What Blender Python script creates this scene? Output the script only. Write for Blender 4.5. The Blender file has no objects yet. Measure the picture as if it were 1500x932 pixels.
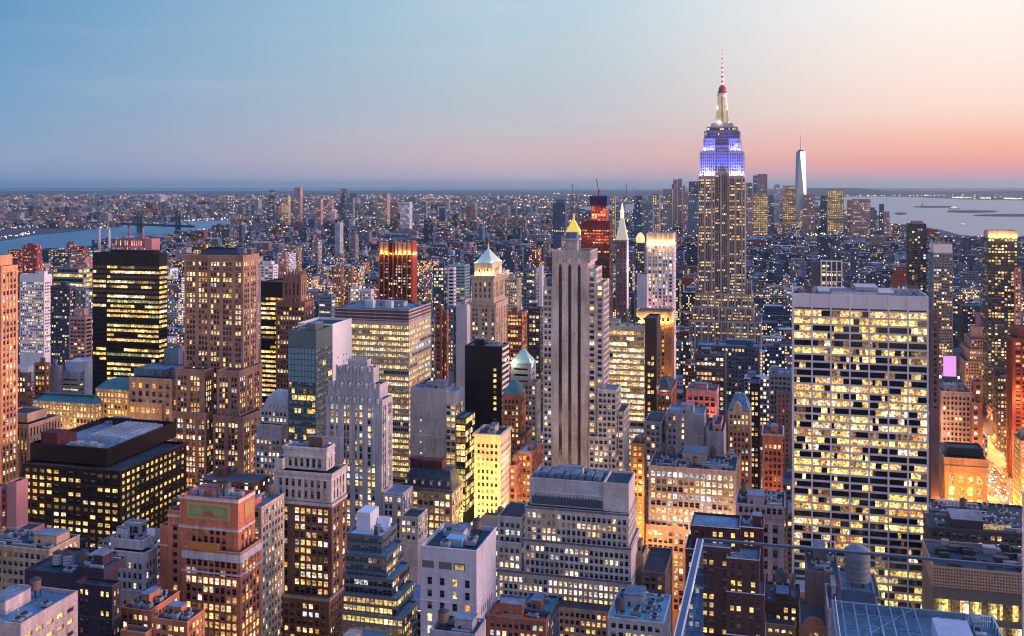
import bpy, math, random, zlib
import numpy as np
from mathutils import Vector

scene = bpy.context.scene
COL = scene.collection

# ------------------------------------------------------------------ camera
F, CX, YH, H = 1500.0, 750.0, 271.0, 260.0      # focal length / horizon in photo pixels, eye height in metres
TH = math.radians(14.75)                        # the street grid is turned this much from the view
cT, sT = math.cos(TH), math.sin(TH)
cam_d = bpy.data.cameras.new('camera'); cam = bpy.data.objects.new('camera', cam_d); COL.objects.link(cam)
cam_d.sensor_width = 36; cam_d.lens = 36; cam_d.shift_y = -(466 - YH) / 1500.0
cam_d.clip_start = 0.1; cam_d.clip_end = 250000
cam.location = (0, 0, H); cam.rotation_euler = (math.pi / 2, 0, TH)
scene.camera = cam

def uv(px, Y):
    X = (px - CX) / F * Y
    return X * cT - Y * sT, X * sT + Y * cT
def uat(px, v): return v * math.tan(math.atan((px - CX) / F) - TH)
def vat(px, u): return u / math.tan(math.atan((px - CX) / F) - TH)
def fwd(u, v): return -u * sT + v * cT
def zat(py, u, v): return H - (py - YH) / F * fwd(u, v)
def proj(u, v, z):
    Y = fwd(u, v); X = u * cT + v * sT
    return CX + F * X / Y, YH + F * (H - z) / Y
def ground(px, py):
    Y = F * H / (py - YH)
    return uv(px, Y)

# ------------------------------------------------------------------ colour helpers
def lin(c): return c / 12.92 if c <= .04045 else ((c + .055) / 1.055) ** 2.4
def srgb(r, g, b, k=1.0): return (lin(r / 255) * k, lin(g / 255) * k, lin(b / 255) * k, 1)

# ------------------------------------------------------------------ view / exposure
scene.view_settings.view_transform = 'Standard'; scene.view_settings.look = 'None'
scene.view_settings.gamma = 1; scene.view_settings.exposure = 0.0
scene.render.engine = 'CYCLES'
cy = scene.cycles
cy.use_denoising = True
cy.max_bounces = 4; cy.diffuse_bounces = 2; cy.glossy_bounces = 2; cy.transmission_bounces = 2
cy.transparent_max_bounces = 8; cy.volume_bounces = 0
cy.sample_clamp_indirect = 3.0
cy.caustics_reflective = False; cy.caustics_refractive = False
cy.filter_width = 1.2

# ------------------------------------------------------------------ dusk sky
SUN_AZ, SUN_EL = math.radians(104), math.radians(9)      # from the view direction, to the right and a little behind
world = bpy.data.worlds.new('World'); scene.world = world; world.use_nodes = True
def build_world():
    nt = world.node_tree; nt.nodes.clear(); N = nt.nodes.new; L = nt.links.new
    tc = N('ShaderNodeTexCoord'); sp = N('ShaderNodeSeparateXYZ'); L(tc.outputs['Generated'], sp.inputs[0])
    def m(op, a, b=None, c=None):
        n = N('ShaderNodeMath'); n.operation = op
        for i, x in enumerate((a, b, c)):
            if x is None: continue
            if isinstance(x, (int, float)): n.inputs[i].default_value = x
            else: L(x, n.inputs[i])
        return n.outputs[0]
    x, y, z = sp.outputs
    xr = m('ADD', m('MULTIPLY', x, cT), m('MULTIPLY', y, sT))
    yf = m('ADD', m('MULTIPLY', x, -sT), m('MULTIPLY', y, cT))
    az = m('ARCTAN2', xr, yf)
    p = m('SQRT', m('MAXIMUM', z, 0.0))
    def ramp(stops):
        r = N('ShaderNodeValToRGB'); e = r.color_ramp.elements
        r.color_ramp.interpolation = 'EASE' if False else 'LINEAR'
        while len(e) < len(stops): e.new(.5)
        for el, (q, c) in zip(e, stops): el.position = q; el.color = c
        L(p, r.inputs[0]); return r.outputs[0]
    def mp(v, a, b, c=0., d=1., smooth=True):
        n = N('ShaderNodeMapRange'); n.interpolation_type = 'SMOOTHSTEP' if smooth else 'LINEAR'
        L(v, n.inputs[0])
        for i, q in enumerate((a, b, c, d)): n.inputs[i + 1].default_value = q
        return n.outputs[0]
    def mix(f, a, b, mode='MIX'):
        n = N('ShaderNodeMix'); n.data_type = 'RGBA'; n.blend_type = mode
        if isinstance(f, float): n.inputs[0].default_value = f
        else: L(f, n.inputs[0])
        L(a, n.inputs[6]); L(b, n.inputs[7]); return n.outputs[2]
    SL = ramp([(0, srgb(136, 168, 202)), (.10, srgb(124, 156, 196)), (.20, srgb(124, 162, 198)), (.30, srgb(110, 158, 200)), (.42, srgb(82, 144, 194)),
               (.62, srgb(80, 126, 190)), (1, srgb(78, 134, 220, 1.65))])
    SC = ramp([(0, srgb(176, 178, 198)), (.09, srgb(190, 176, 194)), (.17, srgb(208, 184, 192)), (.25, srgb(190, 192, 204)), (.33, srgb(182, 200, 212)),
               (.42, srgb(178, 206, 222)), (.62, srgb(140, 176, 214)), (1, srgb(78, 134, 220, 1.65))])
    SR = ramp([(0, srgb(190, 172, 188)), (.08, srgb(205, 164, 178)), (.14, srgb(242, 166, 160)), (.19, srgb(251, 184, 164)), (.26, srgb(254, 220, 206)),
               (.34, srgb(255, 236, 226)), (.42, srgb(255, 248, 243)), (.62, srgb(232, 228, 236)), (1, srgb(78, 134, 220, 1.65))])
    SB = ramp([(0, srgb(238, 204, 192, 1.1)), (.3, srgb(230, 206, 200, 1.15)), (.6, srgb(176, 184, 216, 1.05)), (1, srgb(78, 134, 220, 1.65))])  # sky behind and overhead, out of view, brightened to light the front walls
    c1 = mix(mp(az, -.50, -.02, smooth=False), SL, SC)
    c2 = mix(mp(az, -.02, .44), c1, SR)
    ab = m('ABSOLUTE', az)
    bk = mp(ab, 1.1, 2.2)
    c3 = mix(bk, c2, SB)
    mpn = N('ShaderNodeMapping'); mpn.inputs['Scale'].default_value = (2.2, 2.2, 26); L(tc.outputs['Generated'], mpn.inputs[0])
    cn = N('ShaderNodeTexNoise'); cn.inputs['Scale'].default_value = 1.6; cn.inputs['Detail'].default_value = 5; cn.inputs['Distortion'].default_value = .6; L(mpn.outputs[0], cn.inputs['Vector'])
    wisp = m('MULTIPLY', mp(cn.outputs['Fac'], .50, .72), mp(p, .02, .12))
    wc = N('ShaderNodeRGB'); wc.outputs[0].default_value = srgb(236, 214, 214)
    c3 = mix(m('MULTIPLY', wisp, .10), c3, wc.outputs[0])
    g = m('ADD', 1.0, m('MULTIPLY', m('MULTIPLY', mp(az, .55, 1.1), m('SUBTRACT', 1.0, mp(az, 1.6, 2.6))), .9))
    sky = N('ShaderNodeTexSky'); sky.sky_type = 'NISHITA'; sky.sun_disc = False
    sky.sun_elevation = math.radians(2.0); sky.sun_rotation = SUN_AZ - TH
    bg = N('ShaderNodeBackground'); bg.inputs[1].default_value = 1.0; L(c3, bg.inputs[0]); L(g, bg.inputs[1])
    b2 = N('ShaderNodeBackground'); L(sky.outputs[0], b2.inputs[0]); b2.inputs[1].default_value = .01
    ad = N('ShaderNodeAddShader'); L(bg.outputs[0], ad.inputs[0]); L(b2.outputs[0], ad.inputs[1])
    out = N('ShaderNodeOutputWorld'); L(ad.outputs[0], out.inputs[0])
build_world()

sun_d = bpy.data.lights.new('sun', 'SUN'); sun_d.energy = 3.3; sun_d.angle = math.radians(18); sun_d.color = (1, .52, .46)
sun = bpy.data.objects.new('sun', sun_d); COL.objects.link(sun)
S = Vector((cT, sT, 0)) * math.sin(SUN_AZ) * math.cos(SUN_EL) + Vector((-sT, cT, 0)) * math.cos(SUN_AZ) * math.cos(SUN_EL) + Vector((0, 0, math.sin(SUN_EL)))
sun.rotation_euler = (-S).to_track_quat('-Z', 'Y').to_euler(); sun.location = (300, 0, 600)

# ------------------------------------------------------------------ materials
MATS = {}
def newmat(name):
    m = bpy.data.materials.new(name); m.use_nodes = True
    nt = m.node_tree; nt.nodes.clear()
    out = nt.nodes.new('ShaderNodeOutputMaterial')
    return m, nt, nt.nodes.new, nt.links.new, out
def principled(N, L, out, base=(.5, .5, .5), rough=.8, metal=0., spec=None):
    p = N('ShaderNodeBsdfPrincipled'); p.inputs['Base Color'].default_value = (*base[:3], 1)
    p.inputs['Roughness'].default_value = rough; p.inputs['Metallic'].default_value = metal
    if spec is not None: p.inputs['Specular IOR Level'].default_value = spec
    L(out.inputs['Surface'], p.outputs[0]) if False else L(p.outputs[0], out.inputs['Surface'])
    return p
def wall(rgb, rough=.85, var=.55, metal=0., kind='stone'):
    key = ('wall', rgb, rough, var, metal, kind)
    if key in MATS: return MATS[key]
    m, nt, N, L, out = newmat('wall_' + kind)
    p = principled(N, L, out, rgb, rough, metal, .3)
    g = N('ShaderNodeNewGeometry')
    def noise(scale, sc=(1, 1, 1), det=3):
        mpn = N('ShaderNodeMapping'); mpn.inputs['Scale'].default_value = sc; L(g.outputs['Position'], mpn.inputs[0])
        n = N('ShaderNodeTexNoise'); n.inputs['Scale'].default_value = scale; n.inputs['Detail'].default_value = det
        L(mpn.outputs[0], n.inputs['Vector']); return n.outputs['Fac']
    def m2(op, a, b):
        n = N('ShaderNodeMath'); n.operation = op
        for i, x in enumerate((a, b)):
            if isinstance(x, (int, float)): n.inputs[i].default_value = x
            else: L(x, n.inputs[i])
        return n.outputs[0]
    blot = noise(.06); streak = noise(.5, (1, 1, .14)); fine = noise(.8, (1, 1, 1.4), 6)
    s = m2('ADD', m2('ADD', m2('MULTIPLY', blot, 1.0), m2('MULTIPLY', streak, .9)), m2('MULTIPLY', fine, .8))
    k = m2('ADD', m2('MULTIPLY', m2('SUBTRACT', s, 1.35), var * 2.0), 1.0)
    mx = N('ShaderNodeMix'); mx.data_type = 'RGBA'; mx.blend_type = 'MULTIPLY'; mx.inputs[0].default_value = 1
    mx.inputs[6].default_value = (*rgb, 1); L(k, mx.inputs[7]); L(mx.outputs[2], p.inputs['Base Color'])
    MATS[key] = m; return m
def plain(name, rgb, rough=.6, metal=0., emit=None, es=1.):
    key = (name, rgb, rough, metal, emit, es)
    if key in MATS: return MATS[key]
    m, nt, N, L, out = newmat(name); p = principled(N, L, out, rgb, rough, metal)
    g = N('ShaderNodeNewGeometry'); n = N('ShaderNodeTexNoise'); n.inputs['Scale'].default_value = .7; L(g.outputs['Position'], n.inputs['Vector'])
    mr = N('ShaderNodeMapRange'); mr.inputs[3].default_value = .75; mr.inputs[4].default_value = 1.25; L(n.outputs['Fac'], mr.inputs[0])
    mx = N('ShaderNodeMix'); mx.data_type = 'RGBA'; mx.blend_type = 'MULTIPLY'; mx.inputs[0].default_value = 1
    mx.inputs[6].default_value = (*rgb, 1); L(mr.outputs[0], mx.inputs[7]); L(mx.outputs[2], p.inputs['Base Color'])
    if emit:
        p.inputs['Emission Color'].default_value = (*emit, 1); p.inputs['Emission Strength'].default_value = es
    m.cycles.emission_sampling = 'NONE' if emit else 'AUTO'
    MATS[key] = m; return m
def add_uv(me):
    uvl = me.uv_layers.new(name='uv'); n = len(me.polygons); uvl.data.foreach_set('uv', np.tile(np.array([0, 0, 1, 0, 1, 1, 0, 1], np.float32), n))
def glass(name, base, rough=.08, emit=None, es=1., interior=True, frame=True):
    key = ('glass', name)
    if key in MATS: return MATS[key]
    m, nt, N, L, out = newmat('window_' + name); p = principled(N, L, out, base, rough, 0, .6)
    m.cycles.emission_sampling = 'NONE'
    if True:
        g = N('ShaderNodeNewGeometry'); oi = N('ShaderNodeObjectInfo')
        def m2(op, a, b=0.):
            n = N('ShaderNodeMath'); n.operation = op
            for i, x in enumerate((a, b)):
                if isinstance(x, (int, float)): n.inputs[i].default_value = x
                else: L(x, n.inputs[i])
            return n.outputs[0]
        r = m2('FRACT', m2('ADD', g.outputs['Random Per Island'], oi.outputs['Random']))
        nz = N('ShaderNodeTexNoise'); nz.inputs['Scale'].default_value = .8; nz.inputs['Detail'].default_value = 3.; L(g.outputs['Position'], nz.inputs['Vector'])
        mr = N('ShaderNodeMapRange'); mr.inputs[1].default_value = .36; mr.inputs[2].default_value = .58; mr.inputs[3].default_value = .14; mr.inputs[4].default_value = 1.2
        L(nz.outputs['Fac'], mr.inputs[0])
        r2 = m2('FRACT', m2('MULTIPLY', r, 7.31)); r3 = m2('FRACT', m2('MULTIPLY', r, 31.7)); r4 = m2('FRACT', m2('MULTIPLY', r, 113.3))
        tc = N('ShaderNodeUVMap'); tc.uv_map = 'uv'; su = N('ShaderNodeSeparateXYZ'); L(tc.outputs[0], su.inputs[0])
        fr = m2('MINIMUM', m2('GREATER_THAN', m2('ABSOLUTE', m2('SUBTRACT', su.outputs[1], .52)), .035), m2('GREATER_THAN', m2('MINIMUM', su.outputs[0], m2('SUBTRACT', 1., su.outputs[0])), .05))
        if not frame: fr = m2('MAXIMUM', fr, 1.)
        blind = m2('GREATER_THAN', su.outputs[1], m2('ADD', .35, m2('MULTIPLY', r3, 1.1)))
        bm = N('ShaderNodeMix'); bm.data_type = 'RGBA'; L(m2('MULTIPLY', blind, m2('ADD', .25, m2('MULTIPLY', r4, .75)) if interior else 0.), bm.inputs[0]); bm.inputs[6].default_value = (*base, 1); bm.inputs[7].default_value = (.30, .28, .25, 1)
        fm = N('ShaderNodeMix'); fm.data_type = 'RGBA'; L(fr, fm.inputs[0]); fm.inputs[6].default_value = (.12, .11, .11, 1) if interior else (.02, .02, .02, 1); L(bm.outputs[2], fm.inputs[7]); L(fm.outputs[2], p.inputs['Base Color'])
        L(m2('ADD', rough, m2('MULTIPLY', m2('MAXIMUM', blind, m2('SUBTRACT', 1., fr)), .5 if interior else 0.)), p.inputs['Roughness'])
    if emit:
        st = m2('MULTIPLY', m2('ADD', .38, m2('MULTIPLY', m2('MULTIPLY', r, r4), 1.5)), m2('MULTIPLY', mr.outputs[0], es))
        st = m2('MULTIPLY', st, m2('MULTIPLY', m2('ADD', .25, m2('MULTIPLY', fr, .75)), m2('SUBTRACT', 1., m2('MULTIPLY', blind, .5))))
        mx = N('ShaderNodeMix'); mx.data_type = 'RGBA'; L(r2, mx.inputs[0])
        mx.inputs[6].default_value = (*emit[0], 1); mx.inputs[7].default_value = (*emit[1], 1)
        L(mx.outputs[2], p.inputs['Emission Color']); L(st, p.inputs['Emission Strength'])
    MATS[key] = m; return m
W_DARK = glass('dark', (.012, .014, .02), .06)
W_BLACK = glass('black', (.006, .007, .010), .10, interior=False)
W_BLUE = glass('blue', (.03, .07, .10), .05)
W_DIM = glass('dim', (.02, .015, .01), .1, ((.30, .13, .04), (.22, .15, .07)), .8)
W_WARM = glass('warm', (.02, .015, .01), .15, ((1., .48, .13), (1., .66, .30)), 2.0)
W_YEL = glass('yellow', (.02, .02, .01), .15, ((1., .56, .12), (1., .72, .26)), 2.0)
W_WHITE = glass('white', (.02, .02, .02), .15, ((1., .62, .28), (1., .82, .56)), 2.1)
W_ORG = glass('orange', (.02, .01, .01), .15, ((1., .30, .04), (1., .42, .09)), 1.6)
W_GRN = glass('green', (.02, .02, .01), .15, ((.75, .85, .25), (.95, .9, .4)), .8)
W_COOL = glass('cool', (.02, .02, .02), .15, ((.75, .88, 1.), (.95, .95, .9)), 1.3)
PAL = {
    'warm': [(W_WARM, 5), (W_WHITE, 3.5), (W_YEL, 2), (W_DIM, 2), (W_COOL, .7), (W_ORG, .5)],
    'white': [(W_WHITE, 6), (W_WARM, 3), (W_DIM, 1.5), (W_COOL, 1.2)],
    'yellow': [(W_YEL, 6), (W_WARM, 2.5), (W_WHITE, 2), (W_DIM, 1.3), (W_GRN, .5)],
    'grace': [(W_YEL, 5), (W_WARM, 2), (W_WHITE, 1.5), (W_DIM, 3), (W_ORG, .7), (W_GRN, .2)],
    'orange': [(W_ORG, 5), (W_WARM, 3), (W_DIM, 2)],
    'gold': [(W_WARM, 3), (W_YEL, 4), (W_ORG, 1)],
}
for _k in ('yellow', 'warm', 'white', 'grace', 'gold'):
    PAL[_k + '_strip'] = []
_strip = {}
for _m, _a in ((W_WARM, ('warm_bay', ((1., .48, .13), (1., .66, .30)), 2.2)), (W_YEL, ('yellow_bay', ((1., .56, .12), (1., .72, .26)), 2.2)), (W_WHITE, ('white_bay', ((1., .64, .28), (1., .82, .52)), 2.3)), (W_DIM, ('dim_bay', ((.42, .18, .05), (.30, .20, .09)), 1.1))):
    _strip[_m] = glass(_a[0], (.02, .017, .012), .12, _a[1], _a[2], False, False)
for _k in ('yellow', 'warm', 'white', 'grace', 'gold'): PAL[_k + '_strip'] = [(_strip.get(_m, _m), _w) for _m, _w in PAL[_k]]
R_TAR = wall((.034, .048, .064), .8, .9, kind='roof_tar')
R_BLUE = wall((.10, .19, .27), .7, .8, kind='roof_membrane')
R_GREY = wall((.15, .18, .22), .8, .8, kind='roof_gravel')
R_WHITE = wall((.45, .50, .56), .8, .35, kind='roof_coating')
R_TEAL = wall((.06, .19, .20), .6, .4, kind='roof_copper')
M_METAL = plain('galvanised_metal', (.30, .33, .37), .45, .3)
M_DARK = plain('dark_metal', (.035, .04, .05), .5, .3)
M_WOOD = plain('tank_wood', (.16, .11, .08), .8)
M_GOLD = plain('gold_leaf', (.75, .50, .12), .35, .6)

# ------------------------------------------------------------------ mesh builder
class MB:
    def __init__(s, o=(0, 0, 0)): s.v = []; s.f = []; s.m = []; s.o = o
    def quad(s, a, b, c, d, mi=0):
        n = len(s.v); s.v += [a, b, c, d]; s.f.append((n, n + 1, n + 2, n + 3)); s.m.append(mi)
    def tri(s, a, b, c, mi=0):
        n = len(s.v); s.v += [a, b, c]; s.f.append((n, n + 1, n + 2)); s.m.append(mi)
    def box(s, x0, x1, y0, y1, z0, z1, mi=0, bottom=False):
        n = len(s.v)
        s.v += [(x0, y0, z0), (x1, y0, z0), (x1, y1, z0), (x0, y1, z0), (x0, y0, z1), (x1, y0, z1), (x1, y1, z1), (x0, y1, z1)]
        fs = [(0, 1, 5, 4), (1, 2, 6, 5), (2, 3, 7, 6), (3, 0, 4, 7), (4, 5, 6, 7)] + ([(3, 2, 1, 0)] if bottom else [])
        s.f += [tuple(n + i for i in q) for q in fs]; s.m += [mi] * len(fs)
    def frustum(s, x0, x1, y0, y1, z0, X0, X1, Y0, Y1, z1, mi=0):
        n = len(s.v)
        s.v += [(x0, y0, z0), (x1, y0, z0), (x1, y1, z0), (x0, y1, z0), (X0, Y0, z1), (X1, Y0, z1), (X1, Y1, z1), (X0, Y1, z1)]
        fs = [(0, 1, 5, 4), (1, 2, 6, 5), (2, 3, 7, 6), (3, 0, 4, 7), (4, 5, 6, 7), (3, 2, 1, 0)]
        s.f += [tuple(n + i for i in q) for q in fs]; s.m += [mi] * 6
    def lathe(s, cx, cy, prof, n=16, mi=0):
        b = len(s.v)
        for r, z in prof:
            for i in range(n):
                a = 2 * math.pi * (i + .5) / n; s.v.append((cx + r * math.cos(a), cy + r * math.sin(a), z))
        for k in range(len(prof) - 1):
            for i in range(n):
                j = (i + 1) % n; s.f.append((b + k * n + i, b + k * n + j, b + (k + 1) * n + j, b + (k + 1) * n + i)); s.m.append(mi)
        s.f.append(tuple(b + (len(prof) - 1) * n + i for i in range(n))); s.m.append(mi)
        s.f.append(tuple(b + i for i in reversed(range(n)))); s.m.append(mi)
    def beam(s, a, b, w, mi=0):
        a = Vector(a); b = Vector(b); d = (b - a).normalized()
        up = Vector((0, 0, 1)) if abs(d.z) < .9 else Vector((1, 0, 0))
        x = d.cross(up).normalized() * w / 2; y = d.cross(x).normalized() * w / 2
        n = len(s.v)
        s.v += [tuple(a - x - y), tuple(a + x - y), tuple(a + x + y), tuple(a - x + y), tuple(b - x - y), tuple(b + x - y), tuple(b + x + y), tuple(b - x + y)]
        fs = [(0, 1, 5, 4), (1, 2, 6, 5), (2, 3, 7, 6), (3, 0, 4, 7), (4, 5, 6, 7), (3, 2, 1, 0)]
        s.f += [tuple(n + i for i in q) for q in fs]; s.m += [mi] * 6
    def build(s, name, mats, parent=None, loc=None):
        if not s.f: return None
        me = bpy.data.meshes.new(name); me.from_pydata(s.v, [], s.f)
        if not isinstance(mats, (list, tuple)): mats = [mats]
        for m in mats: me.materials.append(m)
        if len(mats) > 1: me.polygons.foreach_set('material_index', s.m)
        me.update()
        o = bpy.data.objects.new(name, me); COL.objects.link(o)
        if parent is not None: o.parent = parent
        if loc is not None: o.location = loc
        return o
def tag(o, label=None, cat=None, group=None, kind=None):
    if label: o['label'] = label
    if cat: o['category'] = cat
    if group: o['group'] = group
    if kind: o['kind'] = kind
    return o
def empty(name, loc):
    o = bpy.data.objects.new(name, None); o.location = loc; o.empty_display_size = 5; COL.objects.link(o); return o
def light(parent, loc, col, W, radius=1.5, name='lamp_light', kind='POINT', aim=None, spot=None):
    d = bpy.data.lights.new(name, kind); d.energy = W; d.color = col
    if kind in ('POINT', 'SPOT'): d.shadow_soft_size = radius
    if kind == 'SPOT': d.spot_size = math.radians(spot or 90); d.spot_blend = .6
    if kind == 'AREA': d.size = radius
    o = bpy.data.objects.new(name, d); COL.objects.link(o); o.parent = parent; o.location = loc
    if aim is not None: o.rotation_euler = Vector(aim).to_track_quat('-Z', 'Y').to_euler()
    return o

# ------------------------------------------------------------------ facade styles
def st(kind='punch', bay=3.0, fl=3.7, ww=.45, wh=.5, sill=.28, rec=.3, mg=1.0, top=1.6, lit=.4, pal='warm', mask=None, coh=.35, sub=1, strip=.45, glassm=None, sec=None, fix=False):
    if ww < .74 and fl < 4.6 and wh > .4 and not fix: ww = min(.74, ww * 1.28); w2 = min(.70, wh * 1.16); sill = max(.12, sill - (w2 - wh) * .6); wh = w2
    if ww > .85 and pal + '_strip' in PAL: pal += '_strip'
    return dict(kind=kind, bay=bay, fl=fl, ww=ww, wh=wh, sill=sill, rec=rec, mg=mg, top=top, lit=lit, pal=pal, mask=mask, coh=coh, sub=sub, strip=strip, glassm=glassm or (W_BLACK if ww > .85 else W_DARK))
FACES = {'F': ((1, 0), (0, -1)), 'R': ((0, 1), (1, 0)), 'L': ((0, -1), (-1, 0)), 'B': ((-1, 0), (0, 1))}
BUILDINGS = []      # (u0,u1,v0,v1,z0,z1) boxes of the hand-placed buildings, for the fill
HEROES = []
WINCACHE = {}
def win_mesh(face, w, h, m):
    key = (face, round(w, 2), round(h, 2), m.name)
    if key not in WINCACHE:
        d, n = FACES[face]; me = bpy.data.meshes.new('window')
        q = [(-w / 2, -h / 2), (w / 2, -h / 2), (w / 2, h / 2), (-w / 2, h / 2)]
        me.from_pydata([(d[0] * a, d[1] * a, b) for a, b in q], [], [(0, 1, 2, 3)]); me.materials.append(m); add_uv(me); WINCACHE[key] = me
    return WINCACHE[key]

class Bld:
    def __init__(b, name, label, short, Y, px, yb=None, cat='building', maxwin=100, group=None):
        u, v = uv(px, Y); b.Y = Y; b.v = v; b.u = u; b.yb = yb; b.short = short; b.maxwin = maxwin
        b.root = empty(name, (u, v, 0)); tag(b.root, label, cat, group)
        b.rnd = random.Random(zlib.crc32(label.encode()))
        b.walls = {}; b.wins = []; b.tiers = []; b.roofs = {}
        b.zlim = zat(yb + 45, u, v) if yb else -1
        b.pxr = [9999, -9999]; HEROES.append(b)
    def w(b, m):
        if m not in b.walls: b.walls[m] = MB()
        return b.walls[m]
    def facade(b, m, face, x, y, W, z0, z1, s):
        d, n = FACES[face]; mb = b.w(m); x -= b.u; y -= b.v
        P = lambda a, z, dep=0.: (x + d[0] * a - n[0] * dep, y + d[1] * a - n[1] * dep, z)
        if s is None or s['kind'] == 'blank' or face == 'B':
            mb.quad(P(0, z0), P(W, z0), P(W, z1), P(0, z1)); return
        rnd = b.rnd
        mg = min(s['mg'], W * .2); nx = max(1, int(round((W - 2 * mg) / s['bay']))); bay = (W - 2 * mg) / nx
        zt = z1 - s['top']; fl = s['fl']
        ny = int((zt - z0 + .3) / fl); ww = s['ww'] * bay; mask = s['mask']
        cols = []
        for i in range(nx):
            if mask and not mask[i % len(mask)]: continue
            a0 = mg + i * bay + (bay - ww) / 2
            cols.append((a0, a0 + ww))
        rows = []
        for k in range(ny):
            zb = zt - (k + 1) * fl + s['sill'] * fl; zh = min(zb + s['wh'] * fl, zt - k * fl - .05)
            if zb < b.zlim: break
            rows.append((zb, zh))
        if not rows or not cols:
            mb.quad(P(0, z0), P(W, z0), P(W, z1), P(0, z1)); return
        rec = s['rec']; pal = PAL[s['pal']]; ms, ws = zip(*pal)
        edges = [0.] + [e for c in cols for e in c] + [W]
        k = s['sub']; panes = [(a + (c - a) * q / k, a + (c - a) * (q + 1) / k) for a, c in cols for q in range(k)]
        def states():
            p = min(1, s['lit'] * rnd.uniform(.35, 1.55)); prev = None; outl = []
            fm = rnd.choices(ms, ws)[0]
            for _ in panes:
                if prev is not None and rnd.random() < s['coh']: outl.append(prev); continue
                prev = (fm if rnd.random() < .55 else rnd.choices(ms, ws)[0]) if rnd.random() < p else s['glassm']
                outl.append(prev)
            return outl
        if s['kind'] == 'punch':
            last = z1
            for zb, zh in rows:
                mb.quad(P(0, zh), P(W, zh), P(W, last), P(0, last))
                for i in range(0, len(edges) - 1, 2):
                    if edges[i + 1] > edges[i]: mb.quad(P(edges[i], zb), P(edges[i + 1], zb), P(edges[i + 1], zh), P(edges[i], zh))
                for a, c in cols:
                    mb.quad(P(a, zb), P(c, zb), P(c, zb, rec), P(a, zb, rec)); mb.quad(P(a, zh, rec), P(c, zh, rec), P(c, zh), P(a, zh))
                    mb.quad(P(a, zb), P(a, zb, rec), P(a, zh, rec), P(a, zh)); mb.quad(P(c, zb, rec), P(c, zb), P(c, zh), P(c, zh, rec))
                for (a, c), mt in zip(panes, states()): b.wins.append((face, P((a + c) / 2, (zb + zh) / 2, rec), c - a, zh - zb, mt))
                last = zb
            mb.quad(P(0, z0), P(W, z0), P(W, last), P(0, last))
        else:                                   # piers with recessed window strips
            r1 = s['strip']; zB = max(z0, rows[-1][0] - .3); zT = zt - .2
            mb.quad(P(0, zT), P(W, zT), P(W, z1), P(0, z1))
            if zB > z0: mb.quad(P(0, z0), P(W, z0), P(W, zB), P(0, zB))
            for i in range(0, len(edges) - 1, 2):
                if edges[i + 1] > edges[i]: mb.quad(P(edges[i], zB), P(edges[i + 1], zB), P(edges[i + 1], zT), P(edges[i], zT))
            for a, c in cols:
                mb.quad(P(a, zB), P(a, zB, r1), P(a, zT, r1), P(a, zT)); mb.quad(P(c, zB, r1), P(c, zB), P(c, zT), P(c, zT, r1))
                mb.quad(P(a, zT, r1), P(c, zT, r1), P(c, zT), P(a, zT))
                last = zT; q = r1 * .7; sm = s.get('span'); mb2 = b.w(sm) if sm else mb
                for zb, zh in rows:
                    if last > zh: mb2.quad(P(a, zh, q), P(c, zh, q), P(c, last, q), P(a, last, q))
                    mb2.quad(P(a, zb, q), P(c, zb, q), P(c, zb, r1), P(a, zb, r1)); last = zb
                if last > zB: mb2.quad(P(a, zB, q), P(c, zB, q), P(c, last, q), P(a, last, q))
            for zb, zh in rows:
                for (a, c), mt in zip(panes, states()):
                    b.wins.append((face, P((a + c) / 2, (zb + zh) / 2, r1), c - a, zh - zb, mt))
    def T(b, xl, xr, yt, m, s, xs=None, d=40., off=0., on=None, zb=None, roof=None, par=1.0, sr=None, sl=None, left=None, eq=0):
        """one box of the building: xl..xr its front in photo pixels, yt its top edge, xs the far end of the side that shows"""
        v0 = b.v + off; u0, u1 = uat(xl, v0), uat(xr, v0)
        if xs is not None:
            ue = u1 if xs > xr else u0; d = vat(xs, ue) - v0
            d = 45. if d > 150 or d < -50 else max(5., d)
        v1 = v0 + d; um = (u0 + u1) / 2; z1 = zat(yt, um, v0)
        z0 = b.tiers[on][5] - .0 if on is not None else (zat(zb, um, v0) if zb is not None else 0.)
        return b.box(u0, u1, v0, v1, z0, z1, m, s, roof, par, sr, sl, eq)
    def box(b, u0, u1, v0, v1, z0, z1, m, s, roof=None, par=1.0, sr=None, sl=None, eq=0):
        sr = s if sr is None else sr; sl = s if sl is None else sl
        if sr == 0: sr = None
        if sl == 0: sl = None
        b.facade(m, 'F', u0, v0, u1 - u0, z0, z1, s)
        right_seen = u1 < 0 or False
        b.facade(m, 'R', u1, v0, v1 - v0, z0, z1, sr if u1 < 30 else None)
        b.facade(m, 'L', u0, v1, v1 - v0, z0, z1, sl if u0 > -30 else None)
        b.facade(m, 'B', u1, v1, u1 - u0, z0, z1, None)
        mb = b.w(m); t = .45; X0, X1, Y0, Y1 = u0 - b.u, u1 - b.u, v0 - b.v, v1 - b.v
        zr = z1 - par
        for (x0, y0, x1, y1) in ((X0, Y0, X1, Y0 + t), (X0, Y1 - t, X1, Y1), (X0, Y0 + t, X0 + t, Y1 - t), (X1 - t, Y0 + t, X1, Y1 - t)):
            mb.quad((x0, y0, z1), (x1, y0, z1), (x1, y1, z1), (x0, y1, z1))
        i0, i1, j0, j1 = X0 + t, X1 - t, Y0 + t, Y1 - t
        mb.quad((i1, j0, zr), (i0, j0, zr), (i0, j0, z1), (i1, j0, z1)); mb.quad((i0, j1, zr), (i1, j1, zr), (i1, j1, z1), (i0, j1, z1))
        mb.quad((i0, j0, zr), (i0, j1, zr), (i0, j1, z1), (i0, j0, z1)); mb.quad((i1, j1, zr), (i1, j0, zr), (i1, j0, z1), (i1, j1, z1))
        rm = roof or R_TAR
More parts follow.
